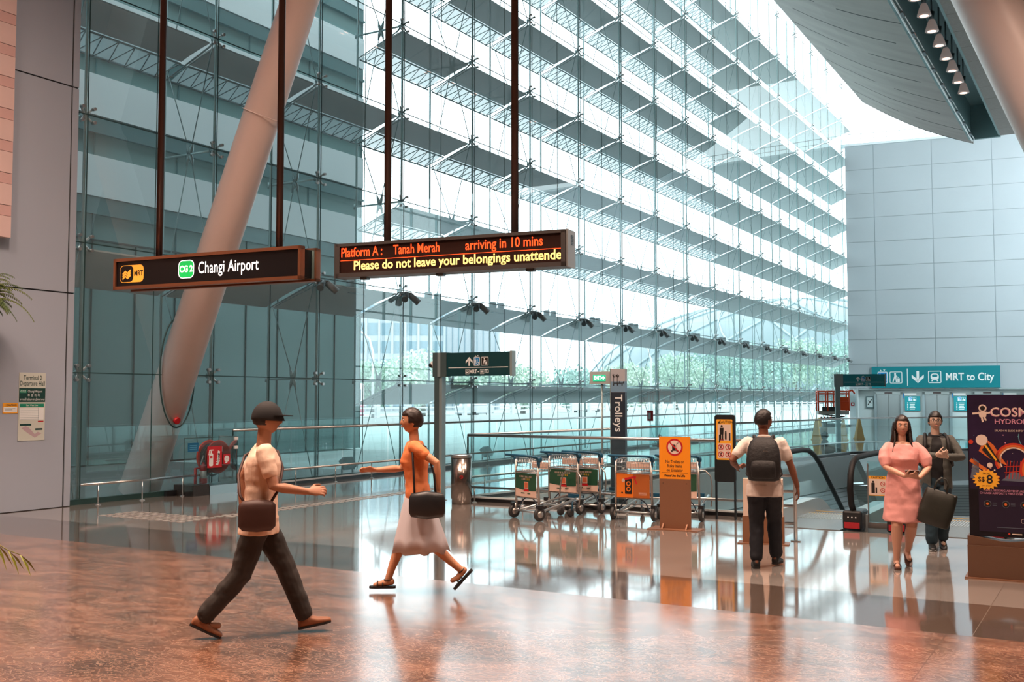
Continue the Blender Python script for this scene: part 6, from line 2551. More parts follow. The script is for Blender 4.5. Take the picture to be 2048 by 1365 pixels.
class Person:
    def __init__(self, label, loc, heading, height, skin, lean=0.0, sex='m', build=1.0, head_turn=0.0, head_nod=0.0, twist=0.0):
        self.t = thing('person', label, 'person', (loc[0], loc[1], 0), heading)
        self.k = height / 1.75
        self.sex = sex
        self.b = build
        self.skin = skin
        self.pel = Vector((0, 0, 0.93))
        up = Vector((0, -math.sin(lean), math.cos(lean)))
        self.up = up
        self.chest = self.pel + up * 0.34
        self.neckb = self.pel + up * 0.53
        R = Matrix.Rotation(twist, 3, 'Z')
        self.lat = R @ Vector((1, 0, 0))
        self.fw = R @ Vector((0, -1, 0))
        sw = 0.185 if sex == 'm' else 0.160
        self.sw = sw * (0.6 + 0.4 * build)
        self.sh = {1: self.pel + up * 0.475 + self.lat * self.sw, -1: self.pel + up * 0.475 - self.lat * self.sw}
        self.hip = {s: self.pel + Vector((s * 0.088, 0, -0.02)) for s in (1, -1)}
        hc = self.neckb + up * 0.185 + Vector((0, -0.015, 0))
        self.H = Matrix.Translation(hc) @ Matrix.Rotation(head_turn, 4, 'Z') @ Matrix.Rotation(head_nod, 4, 'X')
        self.body = MB()
        self.arm = {}
        self.leg = {}

    def S(self, mb):
        mb.v = [tuple(c * self.k for c in p) for p in mb.v]
        return mb

    def put(self, mb, name, m, **kw):
        return remesh(self.S(mb), name, m, parent=self.t, **kw)

    def plain(self, mb, name, m=None):
        return self.S(mb).build(name, m, self.bodyo if name in ('eye', 'eyebrow', 'lips') else self.t)

    def torso(self, mb, g=0.0, z0=-0.10, z1=0.56, flare=0.0, puff=0.0):
        b = self.b
        f = self.sex == 'f'
        st = [(-0.10, .155, .105, 0), (-0.03, .168 if f else .160, .115, 0), (0.04, .165 if f else .155, .112, 0), (0.14, .138 if f else .148, .098, 0.005), (0.24, .140 if f else .155, .102, 0.008),
              (0.33, .152 if f else .170, .115 + (.014 if f else 0), 0.014 if f else .006), (0.41, .162 if f else .182, .108, 0.004), (0.465, .155 if f else .172, .088, 0), (0.505, .11, .070, 0), (0.53, .062, .058, 0), (0.57, .052, .054, 0)]
        rg = []
        for z_, rx, ry, fo in st:
            if z_ < z0 - 0.001 or z_ > z1 + 0.001:
                continue
            c = self.pel + self.up * z_ + self.fw * fo
            ll = self.lat if z_ > 0.2 else Vector((1, 0, 0))
            ff = self.fw if z_ > 0.2 else Vector((0, -1, 0))
            rg.append(ell_ring(c, ll, ff, (rx * (0.5 + .5 * b) + g), (ry * b + g), 26, 2.3))
        mb.rings(rg)

    def set_arm(self, s, wrist, hint, handdir=None, palm=None, curl=0.5):
        e, w_ = ik(self.sh[s], wrist, 0.275, 0.25, hint)
        self.arm[s] = (self.sh[s], e, w_)
        hd = Vector(handdir) if handdir else (w_ - e)
        pn = Vector(palm) if palm else Vector((-s, 0, 0))
        sd = 1
        d = hd.normalized()
        nn = (pn - d * pn.dot(d)).normalized()
        # thumb side: towards the front (fw) by default
        if (d.cross(nn)).dot(self.fw + Vector((0, 0, 0.3))) < 0:
            sd = -1
        hand(self.body, w_ + d * 0.015, d, pn, curl, sd)
        self.hd = getattr(self, 'hd', {})
        self.hd[s] = (w_, d, pn)

    def set_leg(self, s, ankle, toe, hint=(0, -1, 0.1)):
        kn, an = ik(self.hip[s], ankle, 0.43, 0.42, hint)
        self.leg[s] = (self.hip[s], kn, an, Vector(toe).normalized())

    def build_body(self, bare_feet=True):
        mb = self.body
        b = self.b
        self.torso(mb)
        head_mesh(mb, self.H)
        hc = self.H @ Vector((0, 0.012, -0.05))
        limb(mb, [self.neckb - self.up * 0.03, hc], [0.056 if self.sex == 'm' else 0.048, 0.052 if self.sex == 'm' else 0.045], 16)
        for s in (1, -1):
            ear = MB()
            p = Vector((s * 0.078, 0.008, -0.012))
            M = self.H
            mb.sph(M @ p, (0.011, 0.019, 0.031), None, 10, 8, M.to_3x3())
        for s, (a, e, w_) in self.arm.items():
            q = 1.0 if self.sex == 'm' else 0.92
            limb(mb, [a - self.lat * s * 0.02, a.lerp(e, 0.35), e, e.lerp(w_, 0.3), w_], [0.054 * q * b, 0.048 * q * b, 0.039 * q, 0.040 * q, 0.026 * q])
        for s, (h, kn, an, toe) in self.leg.items():
            limb(mb, [h, h.lerp(kn, 0.45), kn, kn.lerp(an, 0.3) + Vector((0, 0.012, 0)), kn.lerp(an, 0.7), an], [0.088 * b, 0.076 * b, 0.053 * b, 0.054 * b, 0.040, 0.033])
            limb(mb, [an + Vector((0, 0, -0.02)) - toe * 0.035, an + toe * 0.05 + Vector((0, 0, -0.035)), an + toe * 0.125 + Vector((0, 0, -0.052)) if toe.z > -0.3 else an + toe * 0.13], [0.034, 0.030, 0.024])
        self.bodyo = self.put(mb, 'body', self.skin, voxel=0.0052, smooth=2)
        # face
        M_EYEW = mat('eye_white', '#d9d2cb', 0.3)
        M_IRIS = mat('iris_dark', '#1d120c', 0.2)
        M_LIP = mat('lip_' + self.skin.name, tuple(c * f for c, f in zip(self.skin.node_tree.nodes['Principled BSDF'].inputs['Base Color'].default_value[:3], (0.72, 0.38, 0.38))), 0.4)
        M_BROW = mat('brow_dark', '#1a1411', 0.7)
        Rr = self.H.to_3x3()
        for s in (1, -1):
            e = MB()
            e.sph(self.H @ Vector((s * 0.031, -0.078, 0.009)), 0.0125, M_EYEW, 12, 8, Rr)
            e.sph(self.H @ Vector((s * 0.031, -0.0865, 0.009)), 0.0062, M_IRIS, 10, 6, Rr)
            self.plain(e, 'eye')
            e = MB()
            pts = [self.H @ Vector((s * (0.016 + 0.034 * i / 5), -0.0945 + 0.014 * (i / 5) ** 2, 0.028 + 0.006 * math.sin(PI * i / 5))) for i in range(6)]
            e.tube(pts, [0.002, 0.0035, 0.0038, 0.0035, 0.003, 0.0015], M_BROW, 6)
            self.plain(e, 'eyebrow')
        l = MB()
        pts = [self.H @ Vector((-0.024 + 0.048 * i / 8, -0.0955 - 0.0035 * math.sin(PI * i / 8) + 0.004 * abs(i / 4 - 1) ** 2, -0.056)) for i in range(9)]
        l.tube(pts, [0.001, 0.0042, 0.0058, 0.0066, 0.0062, 0.0066, 0.0058, 0.0042, 0.001], M_LIP, 8)
        self.plain(l, 'lips')

    def hair(self, m, style='short', vox=0.006):
        mb = MB()
        nu, nv = 36, 26
        H = self.H
        vs, fs = [], []
        for i in range(nv + 1):
            ph = max(0.001, min(PI - 0.001, PI * i / nv))
            for j in range(nu):
                th = 2 * PI * j / nu
                front = math.cos(th)
                z_ = math.cos(ph)
                if style == 'fringe':
                    lim = 0.42 if front > 0.45 else (-0.15 if front > -0.1 else -0.55)
                elif style == 'long':
                    lim = 0.50 if front > 0.6 else (-0.3 if front > 0.1 else -0.8)
                else:
                    lim = 0.55 if front > 0.45 else (0.05 if front > 0.0 else -0.45)
                g = 0.016 if z_ > lim else -0.022
                if style == 'receding' and front > 0.3:
                    g = 0.012 if z_ > 0.75 else -0.022
                g += 0.003 * noise.noise(Vector((th * 3, ph * 4, 0)))
                vs.append(H @ head_pt(ph, th, g))
        for i in range(nv):
            for j in range(nu):
                fs.append((i * nu + j, (i + 1) * nu + j, (i + 1) * nu + (j + 1) % nu, i * nu + (j + 1) % nu))
        fs.append(tuple(range(nu)))
        fs.append(tuple(reversed(range(nv * nu, nv * nu + nu))))
        mb.add(vs, fs)
        if style == 'long':
            for s in (-1, 1):
                for q, (dx, dy) in enumerate(((0.078, -0.01), (0.082, 0.02), (0.07, 0.05), (0.04, 0.075))):
                    a = H @ Vector((s * dx, dy, 0.03))
                    b_ = H @ Vector((s * (dx + 0.012), dy + 0.012, -0.09))
                    c = self.neckb + self.lat * s * (0.105 - 0.02 * q) + Vector((0, 0.035 + 0.03 * q, -0.02))
                    d = self.neckb + self.lat * s * (0.115 - 0.02 * q) + Vector((0, 0.07 + 0.03 * q, -0.10))
                    limb(mb, [a, b_, c, d], [0.020, 0.024, 0.026, 0.012], 10)
            a = H @ Vector((-0.078, -0.01, -0.05))
            limb(mb, [a, self.neckb - self.lat * 0.085 - Vector((0, 0.07, -.01)), self.chest + self.fw * 0.11 + self.lat * -0.12 + Vector((0, 0, 0.08))], [0.016, 0.013, 0.006], 8)
            limb(mb, [H @ Vector((0.078, -0.01, -0.05)), self.neckb + self.lat * 0.085 - Vector((0, 0.07, -.01)), self.chest + self.fw * 0.11 + self.lat * 0.12 + Vector((0, 0, 0.06))], [0.016, 0.013, 0.006], 8)
        return self.put(mb, 'hair', m, voxel=vox, smooth=2, disp=0.0015, dscale=0.02)

    def shirt(self, m, name='shirt', sleeve=0.55, hem=-0.06, g=0.018, long=False, puff=0.0, disp=0.006):
        mb = MB()
        self.torso(mb, g, z0=-0.10, z1=0.53)
        if hem < -0.06:
            c = self.pel + self.up * hem
            mb.rings([ell_ring(self.pel + self.up * 0.0, Vector((1, 0, 0)), Vector((0, 1, 0)), .172 * (0.5 + .5 * self.b) + g, .122 * self.b + g, 24), ell_ring(c, Vector((1, 0, 0)), Vector((0, 1, 0)), .18 * (0.5 + .5 * self.b) + g, .13 * self.b + g, 24)])
        for s, (a, e, w_) in self.arm.items():
            q = self.b
            if long:
                limb(mb, [a - self.lat * s * 0.02, a.lerp(e, 0.4), e, e.lerp(w_, 0.4), e.lerp(w_, 0.93)], [0.066 * q, 0.058 * q, 0.050, 0.046, 0.038])
            else:
                st = [a - self.lat * s * 0.02, a.lerp(e, sleeve * 0.5), a.lerp(e, sleeve)]
                limb(mb, st, [0.066 * q + puff * 0.4, 0.062 * q + puff, 0.058 * q + puff * 0.7])
        # collar
        return self.put(mb, name, m, voxel=0.0075, smooth=4, disp=disp, dscale=0.11)

    def trousers(self, m, g=0.016, wide=1.0, length=0.96, name='trousers'):
        mb = MB()
        rg = []
        for z_, rx, ry in ((0.03, .160, .112), (-0.03, .168, .118), (-0.09, .165, .115), (-0.13, .15, .10)):
            rg.append(ell_ring(self.pel + Vector((0, 0, z_)), Vector((1, 0, 0)), Vector((0, 1, 0)), rx * (0.5 + .5 * self.b) + g - 0.006, ry * self.b + g - 0.006, 24, 2.3))
        mb.rings(rg)
        for s, (h, kn, an, toe) in self.leg.items():
            st = [h + Vector((0, 0, -0.01)), h.lerp(kn, 0.45), kn]
            rr = [0.092 * self.b + g * .6, 0.078 * self.b + g, 0.060 * wide + g]
            if length > 0.5:
                u = (length - 0.5) * 2
                st += [kn.lerp(an, 0.4 * u), kn.lerp(an, u)]
                rr += [0.056 * wide + g, 0.050 * wide + g]
            limb(mb, st, rr)
        return self.put(mb, name, m, voxel=0.0075, smooth=4, disp=0.007, dscale=0.10)

    def shoes(self, m, sole=None, k=1.0):
        for s, (h, kn, an, toe) in self.leg.items():
            mb = MB()
            side = toe.cross(Vector((0, 0, 1)))
            side.normalize()
            upv = side.cross(toe).normalized()
            if upv.z < 0:
                upv = -upv
            c0 = an - upv * 0.075
            rg = []
            for t, w_, hh in ((-0.065, 0.020, 0.045), (-0.055, 0.034, 0.075), (-0.01, 0.040, 0.095), (0.04, 0.042, 0.080), (0.09, 0.046, 0.058), (0.14, 0.044, 0.046), (0.175, 0.032, 0.036), (0.188, 0.016, 0.024)):
                c = c0 + toe * t + upv * hh * 0.5
                rg.append(ell_ring(c, side, upv, w_ * k, hh * 0.5, 16, 2.6))
            mb.rings(rg)
            limb(mb, [an + upv * 0.02, an - upv * 0.02], [0.043, 0.045], 14)
            o = self.put(mb, 'shoe', m, voxel=0.006, smooth=2)
            if sole:
                sb = MB()
                pts = []
                for t, w_ in ((-0.068, 0.018), (-0.05, 0.034), (0.0, 0.038), (0.05, 0.039), (0.10, 0.046), (0.15, 0.042), (0.185, 0.022)):
                    pts.append((t, w_ * k))
                outl = [c0 + toe * t + side * w_ for t, w_ in pts] + [c0 + toe * t - side * w_ for t, w_ in reversed(pts)]
                n = len(outl)
                vs = outl + [p + upv * 0.018 for p in outl]
                sb.add([p - upv * 0.004 for p in vs], [tuple(range(n)), tuple(reversed(range(n, 2 * n)))] + [(j, n + j, n + (j + 1) % n, (j + 1) % n) for j in range(n)], sole)
                so = self.plain(sb, 'sole')
                so.parent = o

    def sandals(self, m, straps=2):
        for s, (h, kn, an, toe) in self.leg.items():
            side = toe.cross(Vector((0, 0, 1))).normalized()
            upv = side.cross(toe).normalized()
            if upv.z < 0:
                upv = -upv
            c0 = an - upv * 0.082
            sb = MB()
            pts = [(-0.075, 0.018), (-0.055, 0.034), (0.0, 0.035), (0.06, 0.036), (0.11, 0.043), (0.155, 0.036), (0.18, 0.016)]
            outl = [c0 + toe * t + side * w_ for t, w_ in pts] + [c0 + toe * t - side * w_ for t, w_ in reversed(pts)]
            n = len(outl)
            vs = outl + [p + upv * 0.022 for p in outl]
            sb.add(vs, [tuple(range(n)), tuple(reversed(range(n, 2 * n)))] + [(j, n + j, n + (j + 1) % n, (j + 1) % n) for j in range(n)], m)
            for t in ((0.10, 0.05) if straps == 2 else (0.09,)):
                pp = []
                for i in range(9):
                    a = PI * i / 8
                    pp.append(c0 + toe * t + side * 0.040 * math.cos(a) + upv * (0.02 + 0.045 * math.sin(a)))
                sb.tube(pp, 0.006, m, 6)
            if straps == 2:
                pp = [an + toe * 0.04 * math.cos(2 * PI * i / 12) + side * 0.038 * math.sin(2 * PI * i / 12) for i in range(12)]
                sb.tube(pp, 0.005, m, 6, closed=True)
            self.plain(sb, 'sandal')


def strap(P, pts, r, m, name, flat=0.35, par=None):
    mb = MB()
    mb.tube(pts, r, m, 8)
    o = P.S(mb).build(name, None, par or P.t)
    return o


SK_A = skinmat('skin_tan', '#a8785f')
SK_B = skinmat('skin_warm', '#c08a6a')
SK_C = skinmat('skin_brown', '#7a4d3a')
SK_D = skinmat('skin_peach', '#c79780')
SK_E = skinmat('skin_light', '#cbab98')
M_HAIR = mat('hair_black', '#14100f', 0.5, noise_amt=0.4, noise_scale=60)
M_HAIRB = mat('hair_brown', '#22150f', 0.45, noise_amt=0.4, noise_scale=60)


def face_dir(deg):
    # heading in degrees (world, ccw from +x) -> z rotation of a figure that faces -y
    return math.radians(deg + 90)


# ---- A: man striding to the right in the foreground
A_ = Person('person in peach shirt and dark trousers striding right in the left foreground', (-5.72, 5.98), face_dir(40), 1.745, SK_A, lean=0.05, build=1.05, head_turn=0.0, head_nod=0.05, twist=0.12)
A_.set_arm(-1, (-0.20, -0.36, 1.10), (-0.3, 0.6, -0.6), (0.1, -1, 0.05), (0.8, 0, -0.5), 0.6)
A_.set_arm(1, (0.22, 0.14, 0.93), (0.3, 0.8, -0.2), (0.02, -0.15, -1), (-1, 0, 0), 0.5)
A_.pel.z = 0.90
for s in (1, -1):
    A_.hip[s].z = 0.88
A_.set_leg(1, (0.06, -0.36, 0.10), (0.0, -1, 0.20))
A_.set_leg(-1, (-0.06, 0.40, 0.15), (0.0, -0.88, -0.42))
A_.build_body()
A_.hair(M_HAIR, 'short')
M_PEACH = mat('shirt_peach', '#e3c4ae', 0.8, bump=0.1)
M_TRD = mat('trouser_dark', '#2c2724', 0.8)
A_.shirt(M_PEACH, 'shirt', 0.62, -0.13, g=0.020)
A_.trousers(M_TRD, wide=1.1)
A_.shoes(mat('shoe_tan', '#8d5a3d', 0.6), mat('sole_dark', '#1d1a18', 0.6), 1.05)
# cap with brim
cp_ = MB()
vs = []
rings_ = []
for i in range(1, 12):
    ph = PI * 0.52 * i / 11
    rings_.append([A_.H @ head_pt(ph, 2 * PI * j / 28, 0.021) for j in range(28)])
cp_.rings(rings_, None, True, True)
brim = []
for i in range(13):
    a = PI * i / 12
    brim.append((0.088 * math.cos(a), -0.055 - 0.14 * math.sin(a)))
n = len(brim)
cp_.add([A_.H @ Vector((x, y, 0.030 + 0.0)) for x, y in brim] + [A_.H @ Vector((x, y, 0.038)) for x, y in brim],
        [tuple(range(n)), tuple(reversed(range(n, 2 * n)))] + [(j, n + j, n + (j + 1) % n, (j + 1) % n) for j in range(n)])
A_.plain(cp_, 'cap', mat('cap_black', '#141416', 0.8))
# sling bag at the hip (separate thing, carried)
k = A_.k
bagA = thing('sling_bag', 'dark brown sling bag carried across the body of the striding person', 'bag', tuple(A_.t.location), A_.t.rotation_euler.z)
bagA.location = A_.t.location
s = MB()
rg = []
for t_, w_, h in ((-0.09, 0.03, 0.08), (-0.07, 0.05, 0.11), (0.0, 0.055, 0.12), (0.07, 0.05, 0.11), (0.09, 0.03, 0.08)):
    rg.append(ell_ring(Vector((-0.235, t_ * 1.5, 0.93)), Vector((1, 0, 0)), Vector((0, 0, 1)), w_, h, 20, 4))
s.rings(rg)
s.v = [tuple(c * k for c in p) for p in s.v]
s.build('bag_body', mat('bag_brown', '#3d2018', 0.6), bagA)
s = MB()
s.tube([(-0.23, -0.10, 1.03), (-0.19, -0.155, 1.12), (-0.05, -0.175, 1.27), (0.08, -0.13, 1.39), (0.13, -0.02, 1.445), (0.08, 0.12, 1.36), (-0.06, 0.155, 1.22), (-0.19, 0.13, 1.08), (-0.23, 0.09, 1.02)], 0.011, None, 8)
s.v = [tuple(c * k for c in p) for p in s.v]
s.build('strap', mat('bag_brown', '', 0), bagA)

# ---- B: woman hurrying to the left
B_ = Person('person in an orange top and white skirt hurrying left with a black bag', (-5.68, 8.02), face_dir(212), 1.69, SK_B, lean=0.07, sex='f', build=0.98, head_turn=0.1)
B_.pel.z = 0.92
B_.set_arm(-1, (-0.18, -0.42, 1.16), (-0.3, 0.5, -0.7), (0.05, -1, 0.05), (0.6, 0, -0.7), 0.35)
B_.set_arm(1, (0.20, 0.20, 1.0), (0.3, 0.8, 0.1), (0, -0.1, -1), (-1, 0, 0), 0.5)
B_.set_leg(-1, (-0.07, -0.30, 0.087), (0, -1, 0.0))
B_.set_leg(1, (0.07, 0.42, 0.22), (0.05, -0.65, -0.70))
B_.build_body()
B_.hair(M_HAIRB, 'fringe')
B_.shirt(mat('top_orange', '#d87c48', 0.8, bump=0.1), 'top', 0.5, -0.02, g=0.014)
sk = MB()
rg = []
for i, (z_, rx, ry, oy) in enumerate(((0.06, .155, .115, 0), (-0.02, .182, .135, 0), (-0.12, .195, .16, 0), (-0.25, .205, .20, 0.01), (-0.40, .22, .245, 0.02), (-0.52, .23, .275, 0.03))):
    ring = ell_ring(B_.pel + Vector((0, oy, z_)), Vector((1, 0, 0)), Vector((0, 1, 0)), rx, ry, 48)
    if i > 1:
        ring = [p + (p - B_.pel).normalized() * 0.012 * (i - 1) * math.sin(j * 2 * PI / 48 * 9) * 0.5 for j, p in enumerate(ring)]
    rg.append(ring)
sk.rings(rg)
B_.plain(sk, 'skirt', mat('skirt_white', '#c3c0c6', 0.7))
B_.sandals(mat('sandal_black', '#1a1614', 0.5), 2)
k = B_.k
bagB = thing('shoulder_bag', 'black shoulder bag swinging behind the person in the orange top', 'bag', tuple(B_.t.location), B_.t.rotation_euler.z)
s = MB()
rg = []
for t_, w_, h in ((-0.17, 0.03, 0.07), (-0.15, 0.045, 0.11), (0.0, 0.06, 0.135), (0.15, 0.045, 0.11), (0.17, 0.03, 0.07)):
    rg.append(ell_ring(Vector((0.265, 0.10 + t_, 0.86)), Vector((1, 0, 0)), Vector((0, 0, 1)), w_, h, 20, 3))
s.rings(rg)
s.v = [tuple(c * k for c in p) for p in s.v]
s.build('bag_body', M_BLACK, bagB)
s = MB()
s.tube([(0.26, -0.02, 0.97), (0.235, -0.03, 1.15), (0.17, -0.05, 1.40), (0.12, 0.0, 1.44), (0.16, 0.08, 1.40), (0.24, 0.16, 1.15), (0.26, 0.18, 0.97)], 0.010, None, 8)
s.v = [tuple(c * k for c in p) for p in s.v]
s.build('strap', M_BLACK, bagB)

# ---- C: man with backpack, back to the camera
C_ = Person('person with a big black backpack, white shirt and navy trousers, seen from behind', (-3.30, 11.02), face_dir(105), 1.66, SK_C, lean=0.02, build=1.08, head_turn=math.radians(-52))
C_.set_arm(1, (0.30, -0.16, 1.10), (0.7, 0.7, -0.6), (-0.35, -1, 0.25), (-0.6, 0, -0.7), 0.7)
C_.set_arm(-1, (-0.36, -0.06, 0.90), (-0.7, 0.6, 0), (-0.12, -0.1, -1), (1, 0, 0), 0.5)
C_.set_leg(1, (0.10, 0.02, 0.085), (0.12, -1, 0.0))
C_.set_leg(-1, (-0.11, -0.20, 0.10), (-0.25, -1, 0.0))
C_.build_body()
C_.hair(M_HAIR, 'short')
M_SHIRTW = mat('shirt_white', '#dccfc6', 0.8, bump=0.1)
C_.shirt(M_SHIRTW, 'shirt', 0.66, -0.13, g=0.020)
cl_ = MB()
cl_.tube([C_.neckb + Vector((0.062 * math.cos(a), 0.062 * math.sin(a) - 0.005, 0.005 + 0.01 * math.sin(a))) for a in [2 * PI * i / 20 for i in range(20)]], 0.014, None, 8, closed=True)
C_.plain(cl_, 'collar', M_SHIRTW)
C_.trousers(mat('trouser_navy', '#10131c', 0.8), wide=1.12)
C_.shoes(mat('shoe_black', '#131313', 0.5), mat('sole_dark', '', 0), 1.1)
k = C_.k
M_PACK = mat('backpack_black', '#0d0c0e', 0.7, bump=0.3, bump_scale=30)
bp_ = thing('backpack', 'large black backpack worn by the person in the white shirt', 'backpack', tuple(C_.t.location), C_.t.rotation_euler.z)
s = MB()
rg = []
for z_, w_, d_ in ((0.985, 0.13, 0.07), (1.0, 0.165, 0.10), (1.10, 0.185, 0.125), (1.22, 0.185, 0.125), (1.34, 0.17, 0.11), (1.42, 0.14, 0.09), (1.465, 0.09, 0.055)):
    rg.append(ell_ring(Vector((0, 0.145 + d_ * 0.85, z_)), Vector((1, 0, 0)), Vector((0, 1, 0)), w_, d_, 32, 3.4))
s.rings(rg)
s.v = [tuple(c * k for c in p) for p in s.v]
s.build('pack_body', M_PACK, bp_)
s = MB()
rg = []
for z_, w_, d_ in ((1.02, 0.10, 0.02), (1.04, 0.13, 0.04), (1.14, 0.135, 0.045), (1.20, 0.125, 0.04), (1.22, 0.09, 0.02)):
    rg.append(ell_ring(Vector((0, 0.345 + d_ * 0.5, z_)), Vector((1, 0, 0)), Vector((0, 1, 0)), w_, d_, 24, 3))
s.rings(rg)
s.v = [tuple(c * k for c in p) for p in s.v]
s.build('front_pocket', M_PACK, bp_)
for sx in (1, -1):
    s = MB()
    pts = [Vector((sx * 0.08, 0.20, 1.45)), Vector((sx * 0.105, 0.06, 1.475)), Vector((sx * 0.11, -0.07, 1.42)), Vector((sx * 0.125, -0.14, 1.30)), Vector((sx * 0.155, -0.09, 1.15)), Vector((sx * 0.185, 0.05, 1.05)), Vector((sx * 0.15, 0.18, 1.02))]
    s.tube(pts, 0.019, None, 8)
    s.v = [tuple(c * k for c in p) for p in s.v]
    s.build('shoulder_strap', M_PACK, bp_)
s = MB()
s.bx(-0.045, 0.0, 0.37, 0.375, 1.315, 1.325, M_STEEL)
s.v = [tuple(c * k for c in p) for p in s.v]
s.build('badge', None, bp_)

# ---- D: woman in pink dress
D_ = Person('person in a pink knee length dress walking forward, holding a phone', (-2.03, 11.78), face_dir(-72), 1.60, SK_D, lean=0.0, sex='f', build=1.16, head_turn=0.0, head_nod=0.04)
D_.set_arm(-1, (-0.02, -0.285, 1.08), (-0.8, 0.1, -0.5), (0.75, -0.6, 0.15), (0.1, 0.4, 0.9), 0.5)
D_.set_arm(1, (0.14, -0.27, 1.06), (0.8, 0.2, -0.6), (-0.8, -0.4, 0.15), (0, 0.3, 0.9), 0.5)
D_.set_leg(-1, (-0.09, -0.04, 0.087), (-0.05, -1, 0.0))
D_.set_leg(1, (0.07, 0.20, 0.17), (0.03, -0.75, -0.65))
D_.build_body()
D_.hair(M_HAIRB, 'long')
M_PINKD = mat('dress_pink', '#dd9a94', 0.75, bump=0.08)
d = MB()
D_.torso(d, 0.016, z0=0.04, z1=0.505)
rg = []
for z_, rx, ry in ((0.26, .158, .125), (0.14, .172, .138), (0.0, .195, .155), (-0.15, .212, .180), (-0.30, .226, .205), (-0.385, .232, .212), (-0.39, .20, .18)):
    ring = ell_ring(D_.pel + Vector((0, -0.005, z_)), Vector((1, 0, 0)), Vector((0, 1, 0)), rx, ry, 40, 2.2)
    rg.append([p + (p - D_.pel).normalized() * 0.006 * math.sin(j * 2 * PI / 40 * 6 + z_ * 3) for j, p in enumerate(ring)])
d.rings(rg)
for s, (a, e, w_) in D_.arm.items():
    limb(d, [a - D_.lat * s * 0.03, a.lerp(e, 0.30) + D_.lat * s * 0.012, a.lerp(e, 0.62) + D_.lat * s * 0.014, a.lerp(e, 0.82)], [0.062, 0.072, 0.074, 0.060])
D_.put(d, 'dress', M_PINKD, voxel=0.0075, smooth=4, disp=0.006, dscale=0.12)
D_.sandals(mat('sandal_brown', '#4d2c20', 0.5), 1)
nk = MB()
pts = []
for i in range(21):
    a = PI + PI * i / 20
    pts.append(D_.neckb + Vector((0.075 * math.cos(a), 0.045 * math.sin(a) - 0.045, -0.035 + 0.055 * math.sin(a))))
nk.tube(pts, 0.0022, mat('gold', '#c99a5b', 0.3, 0.9), 5)
nk.sph(D_.neckb + Vector((0, -0.115, -0.125)), (0.012, 0.004, 0.016), mat('gold', '', 0), 10, 8)
D_.plain(nk, 'necklace')
k = D_.k
ph_ = thing('phone', 'dark phone held by the person in the pink dress', 'phone', tuple(D_.t.location), D_.t.rotation_euler.z)
s = MB()
s.box((0.055, -0.345, 1.135), (0.15, 0.075, 0.009), mat('phone_dark', '#3a241e', 0.3), R=Euler((math.radians(-28), 0, math.radians(-15))).to_matrix())
s.v = [tuple(c * k for c in p) for p in s.v]
s.build('phone_body', None, ph_)
tb_ = thing('tote_bag', 'big dark olive tote bag hanging from the forearm of the person in pink', 'bag', tuple(D_.t.location), D_.t.rotation_euler.z)
M_OLIVE = mat('tote_olive', '#20211a', 0.55, bump=0.15, bump_scale=12)
Rb = Euler((0, math.radians(17), math.radians(-4))).to_matrix()
cB = Vector((0.33, -0.24, 0.72))
s = MB()
rg = []
for z_, w_, d_ in ((-0.205, 0.14, 0.05), (-0.19, 0.17, 0.07), (-0.05, 0.185, 0.085), (0.10, 0.18, 0.06), (0.19, 0.172, 0.035), (0.20, 0.165, 0.025)):
    rg.append(ell_ring(cB + Rb @ Vector((0, 0, z_)), Rb @ Vector((1, 0, 0)), Rb @ Vector((0, 1, 0)), w_, d_, 32, 3.5))
s.rings(rg)
s.v = [tuple(c * k for c in p) for p in s.v]
s.build('bag_body', M_OLIVE, tb_)
for dy in (-0.03, 0.03):
    s = MB()
    s.tube([cB + Rb @ Vector((-0.09, dy, 0.19)), cB + Rb @ Vector((-0.085, dy, 0.29)), cB + Rb @ Vector((-0.05, dy, 0.345)), cB + Rb @ Vector((0.0, dy, 0.34)), cB + Rb @ Vector((0.04, dy, 0.29)), cB + Rb @ Vector((0.05, dy, 0.19))], 0.008, None, 8)
    s.v = [tuple(c * k for c in p) for p in s.v]
    s.build('bag_handle', M_OLIVE, tb_)
s = MB()
s.sph(cB + Rb @ Vector((0.14, -0.04, 0.185)), 0.010, M_STEEL, 10, 8)
s.v = [tuple(c * k for c in p) for p in s.v]
s.build('stud', None, tb_)

# ---- E: man behind, grey jacket, glasses
E_ = Person('person with glasses, open grey jacket and jeans walking behind the one in pink', (-1.93, 13.42), face_dir(-75), 1.625, SK_E, lean=0.0, build=1.0, head_turn=0.0, head_nod=0.03)
E_.set_arm(-1, (-0.02, -0.30, 1.22), (-0.8, 0.1, -0.6), (0.8, -0.5, 0.2), (0.2, 0.5, 0.5), 0.9)
E_.set_arm(1, (0.10, -0.29, 1.20), (0.8, 0.2, -0.6), (-0.8, -0.4, 0.1), (0.0, 0.5, 0.6), 0.9)
E_.set_leg(-1, (-0.08, -0.08, 0.085), (-0.03, -1, 0))
E_.set_leg(1, (0.07, 0.12, 0.12), (0.03, -0.9, -0.35))
E_.build_body()
E_.hair(M_HAIR, 'fringe')
E_.shirt(mat('shirt_black', '#111114', 0.8), 'shirt', 0.5, -0.04, g=0.013)
M_JACK = mat('jacket_grey', '#4b4c48', 0.85, bump=0.15)
jk = MB()
for s, (a, e, w_) in E_.arm.items():
    limb(jk, [a - E_.lat * s * 0.02, a.lerp(e, 0.4), e, e.lerp(w_, 0.4), e.lerp(w_, 0.9)], [0.070, 0.064, 0.058, 0.050, 0.042])
